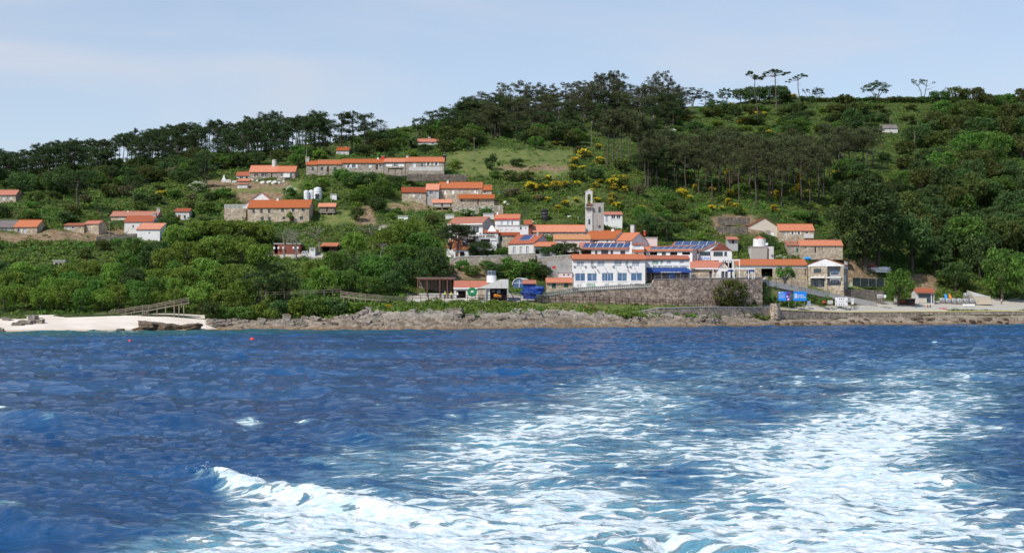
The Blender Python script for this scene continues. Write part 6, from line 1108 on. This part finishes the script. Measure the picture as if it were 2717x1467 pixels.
# tall pines on the central hillside
for a in [(1628, 440, 290), (1640, 442, 296), (1648, 446, 288), (1670, 418, 292), (1694, 452, 298), (1700, 448, 310), (1612, 436, 300)]: tree('bpine%d' % random.choice(HIP), a[0], a[1], a[2], U(54, 76), 'tall bare trunked pine in the small stand left of the white flowering bush', group='pines of the small left stand', name='pine_tree')
n = 0
for px, b_ in [(1818, 524), (1853, 520), (1873, 500), (1880, 470), (1908, 512), (1912, 480), (1936, 520), (1962, 498), (1985, 512), (1990, 520), (2002, 486), (2010, 505), (2040, 520), (2044, 528), (2052, 525), (2058, 490), (2085, 515), (2088, 500), (2108, 512), (2140, 505), (2172, 530), (2180, 500), (2186, 520), (2200, 505), (2226, 475), (2255, 462), (2270, 452), (2290, 450), (2300, 455), (1790, 500), (1770, 480), (1760, 455), (1842, 486), (1925, 465), (1950, 470), (1975, 460), (2030, 470), (2070, 465), (2120, 470), (2150, 462), (2210, 450), (2240, 440), (2315, 440), (1800, 455), (1865, 440), (2100, 440), (2190, 430), (2000, 440), (1940, 430), (1740, 470), (1720, 500), (2125, 540), (2005, 545), (1890, 545), (1960, 548), (2075, 550), (2150, 545)]:
    h_ = U(112, 150) if b_ > 470 else U(84, 112); tree('bpine%d' % random.choice(HIP), px, b_, b_-h_, U(50, 74), 'tall pine with a bare trunk in the open wood on the right hillside', group='open pine wood on the hillside', name='pine_tree')
for i in range(16): px = U(1700, 1800); b_ = U(380, 500); tree('pine%d' % random.randrange(6), px, b_, b_-U(70, 90), U(56, 76), 'dense dark pine between the two stands on the hillside', group='dark pines between the stands', name='pine_tree')
# skyline at the right
tree('umbrella0', 2003, 318, 187, 52, 'leftmost of the three tall umbrella pines on the skyline', rz=0, name='umbrella_pine'); tree('umbrella1', 2057, 293, 182, 68, 'middle and widest of the three tall umbrella pines on the skyline', rz=0, name='umbrella_pine'); tree('umbrella2', 2118, 296, 193, 50, 'rightmost of the three tall umbrella pines, its crown dipping to the left', rz=0, name='umbrella_pine')
tree('roundpine', 2326, 268, 211, 92, 'domed pine standing alone on the right skyline', rz=.3, name='pine_tree'); tree('sparse', 2446, 262, 207, 70, 'wispy almost bare pine on the right skyline', rz=0, name='pine_tree'); tree('roundpine', 2172, 268, 229, 44, 'small rounded pine right of the three umbrella pines', name='pine_tree'); tree('sparse', 2142, 268, 234, 34, 'smallest thin pine just right of the umbrella pines', rz=0, name='pine_tree')
tree('roundpine', 1924, 284, 228, 58, 'rounded pine left of the three umbrella pines', name='pine_tree'); tree('pine2', 1872, 288, 243, 34, 'small dark pine left of the rounded one on the skyline', name='pine_tree'); tree('pine0', 1888, 288, 250, 26, 'smallest pine beside the rounded one on the skyline', name='pine_tree')
for px, tp, w_ in [(1965, 232, 60), (1990, 228, 56), (2015, 226, 60), (2042, 224, 60), (2070, 222, 60), (2085, 238, 44)]: tree('dark%d' % random.randrange(5), px, 276, tp, w_, 'dense dark tree behind the trunks of the umbrella pines', group='dense trees behind the umbrella pines')
px = 2130
while px < 2500: ry = float(np.interp(px, COLS, SP[:, 9])); tree(random.choice(['sdark%d', 'solive%d']) % random.randrange(5), px, ry+8, ry-U(4, 12), U(26, 44), 'low dark bush on the right skyline', 'bush', 'bushes of the right skyline', name='bush'); px += U(15, 24)
for px, b_, tp, w_ in [(2490, 285, 238, 70), (2535, 285, 226, 80), (2580, 285, 228, 90), (2620, 290, 244, 70), (2665, 290, 246, 76), (2712, 290, 232, 80), (2750, 290, 230, 80), (2505, 320, 262, 80), (2560, 325, 262, 96), (2620, 330, 270, 90), (2680, 335, 272, 96), (2730, 330, 262, 90), (2480, 345, 290, 80), (2530, 365, 300, 110), (2600, 372, 305, 110), (2665, 370, 305, 100), (2725, 375, 305, 100), (2470, 400, 350, 76), (2580, 420, 344, 130), (2650, 415, 350, 100), (2710, 420, 350, 100), (2510, 440, 385, 90), (2500, 400, 340, 84)]:
    tree(random.choice(['olive%d', 'dark%d', 'olive%d', 'green%d']) % random.randrange(5), px, b_, tp, w_, 'rounded evergreen oak in the dense wood at the upper right', group='evergreen wood at the upper right')
for i in range(60):
    px = U(2440, 2760); b_ = U(440, 700); tree(random.choice(['silver%d', 'dark%d', 'green%d', 'olive%d', 'dark%d']) % random.randrange(5), px, b_, b_-U(65, 110), U(80, 120), 'leafy tree in the dense dark wood at the right', group='dense wood at the right')
for a in [('giant', 2296, 724, 468, 196, 'huge dark leafy tree, the tallest, right of the village'), ('dark3', 2330, 705, 500, 150, 'dark right hand companion of the huge leafy tree'), ('silver2', 2250, 560, 470, 110, 'pale leaved crown at the upper left of the huge dark tree'), ('dark1', 2420, 720, 560, 140, 'large shady tree right of the huge one, above the covered boat'), ('olive4', 2400, 640, 500, 130, 'dull olive tree between the huge one and the right wood'),
          ('green2', 2385, 812, 706, 92, 'light green plane tree on the quay beside the kiosk'), ('dark2', 2535, 770, 690, 110, 'dark glossy leaved tree behind the wrapped pallets'), ('green0', 2660, 800, 640, 120, 'green tree overhanging the far right of the quay'), ('green3', 2725, 806, 660, 130, 'lowest branching green tree at the right edge'), ('dark0', 2600, 740, 610, 120, 'dark tree above the beige concrete block'), ('dark4', 2480, 730, 640, 100, 'dark tree behind the harbour kiosk'), ('green1', 2560, 690, 560, 130, 'leafy tree in the middle of the shade behind the quay')]:
    tree(a[0], *a[1:5], a[5])
# trees about the village
for a in [('pollard', 2084, 772, 708, 62, 'pollarded plane tree with a thick pale trunk beside the ramp', None), ('olive0', 1942, 832, 730, 128, 'feathery tamarisk in front of the big retaining wall', s2(1940)-2.6), ('dark2', 2025, 690, 618, 96, 'dark tree behind the mottled tower block', 440), ('dark0', 1975, 690, 640, 60, 'dark bush between the brown gabled restaurant and the tower block', 436), ('dark4', 1275, 684, 638, 96, 'dense round tree below the veranda house', 378), ('green1', 1330, 684, 656, 44, 'small bright bush beside the dense round tree', 377),
          ('dark1', 1500, 682, 640, 100, 'dense dark bush in front of the old mottled roof', 378.5), ('dark3', 1455, 682, 652, 60, 'lower left half of the dense bush below the grey lean-to', 377), ('dark3', 1770, 640, 585, 90, 'dense dark bush above the solar panelled annexe', None), ('dark0', 1720, 628, 560, 70, 'dark shrub right of the small white house by the bell tower', None), ('green0', 1700, 590, 540, 50, 'leafy shrub above the small white house', None), ('olive2', 1690, 640, 590, 60, 'olive bush behind the blank white gable', None)]:
    tree(*a[:5], a[5], Y=a[6], name='tree' if 'bush' not in a[5] and 'shrub' not in a[5] else 'bush', cat='tree' if 'bush' not in a[5] and 'shrub' not in a[5] else 'bush')
tree('pine1', 1215, 690, 596, 90, 'dark umbrella shaped pine over the half hidden gabled house', name='pine_tree', Y=379); tree('roundpine', 1195, 660, 595, 100, 'wide flat pine crown left of the veranda house', name='pine_tree', Y=385); tree('pine4', 1240, 680, 604, 60, 'leaning pine right of the half hidden gabled house', name='pine_tree', Y=382)
for i, a in enumerate([(1085, 650, 572, 110, 'oak'), (1020, 680, 600, 90, 'oak'), (1120, 690, 610, 110, 'green'), (1060, 720, 640, 120, 'green'), (1150, 740, 650, 100, 'dark'), (1000, 750, 668, 110, 'green'), (1090, 760, 680, 110, 'dark'), (1180, 745, 690, 70, 'dark'), (940, 690, 610, 80, 'oak'), (1040, 780, 715, 90, 'dark'), (980, 785, 725, 90, 'green'), (920, 780, 710, 100, 'green'), (860, 785, 700, 100, 'oak'), (890, 740, 660, 90, 'green'), (830, 755, 690, 90, 'oak'), (940, 745, 680, 80, 'dark')]):
    tree({'oak': 'broad%d', 'green': 'green%d', 'dark': 'dark%d'}[a[4]] % (i % 5), *a[:4], 'leafy green oak in the mass of trees left of the port', group='oaks left of the port')
for i, a in enumerate([(470, 660, 590, 90), (530, 640, 580, 100), (590, 640, 578, 100), (650, 640, 582, 110), (700, 650, 592, 90), (500, 720, 630, 110), (570, 710, 620, 120), (640, 700, 620, 110), (690, 720, 640, 90), (545, 770, 680, 120), (610, 780, 690, 110), (480, 790, 700, 110), (530, 830, 740, 110), (590, 838, 760, 100), (640, 820, 735, 90), (440, 730, 650, 90)]):
    tree('%s%d' % (['lime', 'broad'][i % 3 == 2], i % 5), *a[:4], 'yellow green tree in the big leafy mass above the beach', group='yellow green trees above the beach')
for i, a in enumerate([(360, 700, 622, 90), (400, 720, 640, 90), (340, 735, 665, 80), (420, 690, 635, 70), (455, 600, 560, 50), (435, 612, 575, 50)]): tree('dark%d' % (i % 5) if i % 2 else 'green%d' % (i % 5), *a[:4], 'dark green tree below the white annexe on the left', group='dark trees below the annexe')
row = [(-20, 800), (40, 805), (100, 800), (160, 806), (225, 800), (290, 806), (350, 800), (410, 804), (460, 808)]
for k, (bb, tt) in enumerate([(768, 700), (790, 722), (812, 744), (829, 764)]):
    px = -40+k*17
    while px < (480 if k < 3 else 500): tree(random.choice(['green%d', 'broad%d', 'broad%d', 'broad%d', 'dark%d']) % random.randrange(5), px, bb+U(-5, 3), tt+U(-18, 8), U(52, 100), 'green oak in the thicket behind the beach', group='oak thicket behind the beach'); px += U(44, 60)
for a in [('roundpine', 688, 815, 706, 130, 'dark umbrella pine with a leaning trunk above the coastal scrub'), ('roundpine', 760, 805, 712, 100, 'second dark pine right of the umbrella pine above the scrub'), ('olive1', 735, 800, 740, 90, 'dull dark tree between the two coastal pines')]: tree(a[0], *a[1:5], a[5], name='pine_tree')
for i, a in enumerate([(690, 845, 800, 70), (650, 850, 810, 60), (740, 842, 795, 80), (790, 842, 790, 80), (840, 840, 788, 80), (890, 838, 790, 80), (940, 832, 800, 70), (600, 848, 812, 60), (560, 846, 800, 60), (715, 850, 818, 50), (820, 815, 780, 60)]): tree(['slime%d', 'shrub%d', 'sdark%d'][i % 3] % (i % 5), *a[:4], 'bright green coastal shrub above the rocks left of the footbridge', 'shrub', 'coastal shrubs above the rocks', name='shrub')
for i, a in enumerate([(1250, 735, 700, 60), (1310, 735, 695, 70), (1360, 742, 690, 80), (1400, 735, 690, 80), (1440, 742, 700, 60), (1350, 715, 682, 60), (1420, 712, 684, 60), (1470, 735, 700, 50), (1225, 720, 690, 50), (1290, 712, 690, 50)]): tree(['green%d', 'dark%d', 'shrub%d'][i % 3] % (i % 5), *a[:4], 'green shrub on the bank behind the port building', 'shrub', 'shrubs behind the port', name='shrub')
for px, b_, tp, w_, l in [(755, 686, 600, 80, 'leafless pale tree in front of the timber bar'), (785, 690, 604, 84, 'second leafless tree at the right of the timber bar'), (848, 674, 596, 70, 'leafless tree between the bar and the open timber hut'), (990, 665, 585, 70, 'leafless grey tree at the left of the big oak mass'), (1010, 690, 640, 50, 'small leafless tree half way down the path')]: tree('bare%d' % (int(px) % 2), px, b_, tp, w_, l, name='bare_tree')
tree('broad2', 768, 586, 560, 20, 'small round topped tree in front of the two storey stone house', Y=gY(740, 588)-2)
tree('pine5', 204, 562, 455, 110, 'big old pine with bare pale branches on the left slope', name='pine_tree'); tree('pine3', 296, 496, 440, 60, 'dark crowned pine above the broom on the left slope', name='pine_tree'); tree('pine1', 355, 545, 465, 60, 'thin half bare pine right of the big old one', name='pine_tree'); tree('pine0', 545, 500, 405, 80, 'lone tall pine left of the small white house with the barbecue', name='pine_tree'); tree('dark2', 160, 520, 440, 110, 'broad dark tree on the left slope above the big pine'); tree('dark0', 60, 520, 455, 90, 'dark tree above the flat roofed shelter at the left'); tree('green3', 95, 545, 505, 60, 'light green bush around the flat roofed shelter', 'bush', name='bush')
tree('olive3', 948, 592, 545, 44, 'narrow dark cypress like tree beside the sandy track')
for i, a in enumerate([(930, 500, 450, 80), (975, 505, 455, 90), (1010, 530, 470, 80), (1045, 500, 465, 60), (960, 540, 500, 80), (1000, 560, 520, 70), (905, 480, 445, 60)]): tree(['green%d', 'dark%d'][i % 2] % (i % 5), *a[:4], 'bushy tree between the white tanks and the upper farmhouse', group='bushy trees right of the tanks')
for i, a in enumerate([(620, 440, 405, 60), (680, 440, 400, 70), (740, 430, 395, 60), (790, 445, 405, 60), (830, 420, 390, 60), (1020, 405, 365, 70), (1060, 400, 362, 60), (1130, 408, 380, 50), (1180, 405, 370, 60), (1220, 400, 365, 60), (960, 412, 380, 60), (560, 450, 410, 60), (500, 470, 420, 60)]): tree(['green%d', 'dark%d', 'olive%d'][i % 3] % (i % 5), *a[:4], 'rounded dark tree behind the upper row of cottages', group='rounded trees behind the upper cottages')
for i in range(70):
    px = U(-30, 640); ry = float(np.interp(px, COLS, SP[:, 9])); b_ = ry+U(26, 74)
    if not blocked(px, b_, b_-45, 60): tree(random.choice(['dark%d', 'dark%d', 'green%d', 'olive%d']) % random.randrange(5), px, b_, b_-U(34, 54), U(48, 74), 'dark rounded tree on the upper left slope', group='dark trees of the upper left slope')
for px, b_, tp, w_ in [(985, 385, 342, 60), (1012, 382, 346, 56), (1040, 378, 344, 60), (1066, 378, 348, 50), (1235, 352, 300, 70), (1255, 345, 290, 70), (1140, 368, 330, 60), (1222, 362, 310, 60)]: tree(random.choice(['dark%d', 'green%d']) % random.randrange(5), px, b_, tp, w_, 'rounded tree closing the skyline gap beside the palm', group='rounded skyline trees about the palm')
for px, b_, tp, w_ in [(1142, 362, 296, 50), (1182, 362, 284, 56), (1222, 350, 272, 56), (1245, 345, 262, 56)]: tree('pine%d' % random.randrange(6), px, b_, tp, w_, 'tall pine on the skyline between palm and eucalyptus', group='pines between palm and eucalyptus', name='pine_tree')
for i in range(30):
    px, b_ = U(2235, 2480), U(335, 640)
    if not (2290 < px < 2440 and 395 < b_ < 475) and not blocked(px, b_, b_-50, 60): tree(random.choice(['dark%d', 'olive%d', 'green%d', 'dark%d']) % random.randrange(5), px, b_, b_-U(40, 70), U(56, 96), 'rounded tree on the slope between pine wood and right wood', group='trees right of the pine wood')
for i in range(36):
    px, b_ = U(1690, 2330), U(300, 390)
    if not (1740 < px < 1815 and b_ > 340): tree(random.choice(['dark%d', 'olive%d', 'green%d', 'dark%d']) % random.randrange(5), px, b_, b_-U(22, 40), U(44, 80), 'low rounded tree in the scrub of the hilltop slope', group='low trees of the hilltop slope')
# gorse in flower and elder in flower
def flower(px, b_, wpx, hpx, label, group, col='yellow'):
    t = tree(('solive%d' if col == 'yellow' else 'shrub%d') % random.randrange(5), px, b_, b_-hpx, wpx, label, 'bush', group, name='gorse_bush' if col == 'yellow' else 'flowering_bush'); obj('blossom', bloom[col, random.randrange(3)], t, (0, 0, .05))
for px, b_, w_, h_ in [(1410, 512, 44, 26), (1440, 508, 34, 20), (1475, 508, 40, 26), (1500, 500, 30, 18), (1525, 440, 28, 22), (1548, 425, 34, 28), (1520, 455, 26, 18), (1590, 436, 34, 18), (1625, 496, 44, 22), (1580, 500, 26, 14), (1560, 420, 24, 18), (1518, 350, 24, 22), (1540, 365, 26, 16), (1796, 325, 24, 12), (1825, 318, 26, 12), (1588, 398, 20, 16), (1660, 440, 22, 14), (1890, 518, 26, 22), (1935, 480, 26, 34), (2120, 490, 20, 30), (2150, 500, 14, 20), (2215, 472, 26, 18), (2355, 500, 22, 20), (2380, 495, 22, 12), (1890, 560, 26, 14), (1915, 560, 24, 12), (2000, 276, 34, 12), (2085, 268, 38, 14), (2105, 264, 26, 14), (440, 522, 36, 16), (425, 524, 24, 16), (1568, 522, 20, 20), (1480, 560, 30, 14), (1500, 548, 26, 16), (1030, 822, 20, 14), (2010, 386, 16, 12), (1475, 385, 20, 10), (1700, 560, 30, 14), (1545, 452, 22, 12), (1455, 480, 24, 14)]+[(U(1395, 1660), U(468, 560), U(16, 34), U(10, 18)) for _ in range(20)]+[(U(1800, 2240), U(480, 575), U(16, 30), U(10, 24)) for _ in range(24)]+[(U(1780, 2120), U(285, 400), U(14, 26), U(8, 14)) for _ in range(10)]:
    flower(px, b_, w_, h_, 'gorse bush covered in yellow flowers on the open hillside', 'yellow gorse bushes on the hillside')
for px, b_, w_, h_ in [(1775, 372, 52, 28), (2275, 345, 46, 22), (525, 510, 50, 26), (1290, 572, 50, 22), (1235, 572, 40, 18), (2465, 340, 60, 24), (770, 520, 40, 24), (1250, 575, 36, 18), (1410, 605, 30, 18), (2070, 700, 40, 22)]: flower(px, b_, w_, h_, 'bush sprinkled with white flowers on the green slope', 'white flowering bushes', 'white')
# free-standing bushes over the slopes
PL = []
def scatter(n, x0, y0, x1, y1, keys, hr, wr, label, group, md=20, tries=14, name='bush', cat='bush'):
    k = 0
    for _ in range(n*tries):
        if k >= n: break
        px, b_ = U(x0, x1), U(y0, y1); w_ = U(*wr); h_ = w_*U(*hr)
        if b_ < float(np.interp(px, COLS, SP[:, 9]))+12 or blocked(px, b_, b_-h_, w_) or any(abs(px-a)+abs(b_-b)*2 < md for a, b in PL): continue
        if box_mask(np.array([px]), np.array([b_-2.]), MEADOW+SOIL+PAVE)[0] > .3: continue
        PL.append((px, b_)); k += 1; tree(random.choice(keys) % random.randrange(5), px, b_, b_-h_, w_, label, cat, group, name=name)
scatter(46, -20, 460, 640, 690, ['sdark%d', 'shrub%d', 'solive%d', 'sdry%d', 'shrub%d'], (.4, .65), (34, 66), 'rounded bush among the bracken of the left slope', 'bushes of the left slope', 30)
scatter(34, 640, 400, 1340, 600, ['sdark%d', 'shrub%d', 'solive%d', 'slime%d'], (.4, .6), (26, 50), 'rounded bush among the walls and gardens of the upper village', 'bushes of the upper village', 26)
scatter(50, 1340, 330, 2180, 640, ['sdark%d', 'shrub%d', 'solive%d', 'solive%d', 'sdry%d'], (.4, .65), (34, 64), 'rounded bush in the scrub of the central hillside', 'bushes of the central hillside', 30)
scatter(44, 2120, 275, 2500, 640, ['sdark%d', 'solive%d', 'shrub%d', 'sdark%d'], (.4, .6), (38, 74), 'rounded dark bush on the slope right of the pine wood', 'bushes of the right slope', 28)
scatter(44, 1690, 285, 2490, 350, ['sdark%d', 'shrub%d', 'solive%d', 'slime%d'], (.22, .4), (26, 56), 'low bush in the scrub of the right hilltop', 'bushes of the right hilltop', 22)
scatter(16, 1350, 565, 1960, 690, ['sdark%d', 'shrub%d', 'slime%d'], (.4, .65), (22, 44), 'small garden bush between the village houses', 'garden bushes of the village', 20)
# ground cover: bracken and scrub growing over the whole hillside, as masses
def cover(name, label, n, mat, sel, rr_, leaf, nl, seed, rows=(255, 846)):
    g = np.random.default_rng(seed); cx, cs = [], []
    px = g.uniform(-60, 2780, n); py = g.uniform(*rows, n); order = np.argsort(px//6); px, py = px[order], py[order]; P3 = []
    for c in np.unique(px//6):
        m = px//6 == c; ys, pp = gcol(c*6+3); mn = np.minimum.accumulate(pp); i = np.searchsorted(-mn, -py[m]); ok = (i > 0) & (i < len(ys)-1); ys_ = ys[np.clip(i, 0, len(ys)-1)]+g.uniform(-.6, .6, m.sum())
        P3.append(np.stack([px[m], py[m], ys_, ok], -1))
    A = np.concatenate(P3); A = A[A[:, 3] > .5]; px, py, Yd = A[:, 0], A[:, 1], A[:, 2]; keep = box_mask(px, py, PAVE, 3) < .3
    md = box_mask(px, py, MEADOW+SOIL); keep &= ~((md > .4) & (g.random(len(px)) > (.10 if name != 'grass_tufts' else 1)))
    for a, b, c, d in RECTS: keep &= ~((px > a) & (px < c) & (py > b) & (py < d+2))
    keep &= py < np.interp(px, COLS, SP[:, 1])-np.where(px < 540, 9, -2)-np.where((px > 2040), 22, 0)
    keep &= ~((px > 1425) & (px < 2024) & (py > 736) & (py < 808)); keep &= sel(px, py, Yd, g); px, py, Yd = px[keep], py[keep], Yd[keep]; X = (px-CX)/F*Yd
    Z = np.array([zg(a, b) for a, b in zip(X, Yd)]); r = g.uniform(*rr_, len(X)); V, Q = leafcloud(np.stack([X, Yd, Z+r*.1], -1), r, nl, leaf, .62, .55, seed)
    lab(obj(name, npmesh(name, V, Q, mat)), label, None, None, 'stuff')
nmask = lambda px, py, Yd: fbm((px-CX)/F*Yd*.05, Yd*.05, 4, 61)
cover('bracken', 'bright green bracken covering the open hillside', 26000, 'leaf_bracken', lambda px, py, Y, g: nmask(px, py, Y)+g.normal(0, .05, len(px)) > .44, (.5, 1.25), .25, 26, 1)
cover('scrub', 'dark green heath and bramble scrub on the hillside', 17000, 'leaf_green', lambda px, py, Y, g: nmask(px, py, Y)+g.normal(0, .05, len(px)) < .49, (.6, 1.5), .25, 28, 2)
cover('heather', 'dull brown and olive heath in patches on the hillside', 8000, 'leaf_olive', lambda px, py, Y, g: (fbm((px-CX)/F*Y*.07, Y*.07, 3, 91) > .52), (.5, 1.2), .23, 26, 3)
cover('dry_scrub', 'reddish brown dry bracken in patches', 3000, 'leaf_dry', lambda px, py, Y, g: (fbm((px-CX)/F*Y*.09, Y*.09, 3, 131) > .60), (.4, .9), .2, 22, 5)
cover('coastal_grass', 'green coastal turf on the bank above the rocks', 5500, 'leaf_bracken', lambda px, py, Y, g: (px > 640) & (px < 2040), (.25, .6), .17, 20, 4, (797, 838))

# every repeat is told apart by the landmark nearest to it
LM = [('the bell tower', 1570, 560), ('the three storey white building', 1610, 720), ('the blue awning', 1775, 718), ('the long two storey stone house', 740, 560), ('the white water tanks', 830, 515), ('the long upper row of cottages', 900, 440), ('the white picket fence', 1130, 447), ('the upper farmhouse group', 1190, 515), ('the veranda house', 1240, 605), ('the timber bar', 760, 660), ('the timber footbridge', 960, 785), ('the beach stairway', 390, 820), ('the three umbrella pines', 2057, 240), ('the lone pink roofed shed', 2360, 340), ('the domed skyline pine', 2326, 240), ('the wispy skyline pine', 2446, 235), ('the beige gabled house', 2025, 605), ('the long stone barn', 2180, 655), ('the white drum tower', 2020, 660), ('the harbour kiosk', 2455, 785), ('the blue boards', 2100, 785), ('the shuttered stone house', 700, 457), ('the whitewashed left house', 370, 595), ('the roofless concrete hut', 157, 700), ('the left edge cottages', 60, 605), ('the far left stone cottage', 20, 520), ('the palm', 1090, 372), ('the tiny orange roof', 908, 397), ('the port building', 1250, 770), ('the concrete shelter', 1155, 755), ('the huge dark tree', 2296, 600), ('the big old pine', 204, 510), ('the lone meadow tree', 1305, 436), ('the round stone buttress', 2056, 838), ('the wrapped pallets', 2540, 798), ('the beige concrete block', 2600, 790), ('the white flowering bush', 1775, 362), ('the lichen capped boulder', 761, 842), ('the leaning pale slab', 1203, 828), ('the big retaining wall', 1900, 775), ('the far right pole', 2714, 308), ('the stone ruin', 1197, 378), ('the left water edge', 20, 870), ('the gorse on the skyline', 2085, 262), ('the upper meadow', 1420, 415), ('the low red roofed house', 1137, 374), ('the small white roof house', 482, 570), ('the black water tank', 1445, 570), ('the plane tree', 2385, 760), ('the right end of the quay wall', 2690, 840), ('the ramp', 2170, 770), ('the two storey gabled building', 2200, 730)]
STEM = {'low trees of the hilltop slope': 'low spreading hilltop tree', 'trees right of the pine wood': 'rounded slope tree', 'bushes of the right hilltop': 'low hilltop bush', 'rounded skyline trees about the palm': 'rounded skyline tree', 'pines between palm and eucalyptus': 'tall skyline pine', 'dark trees of the upper left slope': 'dark rounded tree', 'pines of the left skyline': 'dark skyline pine', 'pines below the left skyline': 'dark second row pine', 'bushes under the skyline pines': 'dark bush under skyline pines', 'eucalyptus wood on the skyline': 'thin branched eucalyptus', 'pines below the eucalyptus wood': 'dark pine below the eucalyptus wood', 'rounded trees above the meadow': 'rounded green tree', 'pines of the small left stand': 'tall bare trunked pine', 'open pine wood on the hillside': 'tall pine with bare trunk', 'dark pines between the stands': 'dense dark pine', 'dense trees behind the umbrella pines': 'dense dark skyline tree', 'bushes of the right skyline': 'low dark skyline bush', 'evergreen wood at the upper right': 'rounded evergreen oak', 'dense wood at the right': 'leafy tree in the dark wood', 'oaks left of the port': 'leafy green oak', 'yellow green trees above the beach': 'yellow green tree', 'dark trees below the annexe': 'dark green tree', 'oak thicket behind the beach': 'green oak in the thicket', 'coastal shrubs above the rocks': 'bright green coastal shrub', 'shrubs behind the port': 'green bank shrub', 'bushy trees right of the tanks': 'bushy tree', 'rounded trees behind the upper cottages': 'rounded dark tree', 'yellow gorse bushes on the hillside': 'yellow flowering gorse bush', 'white flowering bushes': 'bush with white flowers', 'bushes of the left slope': 'rounded bush in bracken', 'bushes of the upper village': 'rounded garden bush', 'bushes of the central hillside': 'rounded scrub bush', 'bushes of the right slope': 'rounded dark bush', 'garden bushes of the village': 'small garden bush', 'boulders along the rocky shore': 'grey brown boulder', 'stones at the foot of the quay wall': 'dark wet stone', 'white garden stones': 'white limewashed stone'}
buckets = {}
for o in scene.objects:
    g_ = o.get('group')
    if o.parent is None and g_ in STEM:
        Y = o.location.y; px = CX+o.location.x/Y*F; py = HY-(o.location.z-CAMZ)/Y*F-(0 if o.type == 'MESH' else min(60, 8*o.scale[2]*F/Y/2))
        lm = min(LM, key=lambda a: math.hypot(a[1]-px, (a[2]-py)*1.3)); dx, dy = px-lm[1], (py-lm[2])*1.3; a = (math.degrees(math.atan2(-dy, dx))+360+22.5) % 360//45
        buckets.setdefault((g_, lm[0], int(a)), []).append((math.hypot(dx, dy), o))
DIRS = ['right of', 'above and right of', 'above', 'above and left of', 'left of', 'below and left of', 'below', 'below and right of']
ORD = ['nearest', 'second nearest', 'third nearest', 'fourth nearest', 'fifth nearest', 'sixth nearest', 'seventh nearest', 'eighth nearest', 'ninth nearest', 'tenth nearest']+['%dth nearest' % i for i in range(11, 60)]
for (g_, l_, a), v in buckets.items():
    v.sort(key=lambda q: q[0])
    for i, (_, o) in enumerate(v): o['label'] = STEM[g_]+(', '+ORD[i]+' ' if len(v) > 1 else ' ')+DIRS[a]+' '+l_
for o in scene.objects:
    if o.parent is None and 'label' in o and 'kind' not in o: o['kind'] = 'thing'
    if o.parent is None and 'label' in o:
        n = len(o['label'].split())
        if n > 16: o['label'] = o['label'].replace('thin branched ', '').replace('in the dark wood', '').replace(' ,', ',').replace('two storey gabled', 'gabled')
        if len(o['label'].split()) > 16 or n < 4: print('LABEL', n, o.name, '|', o['label'])
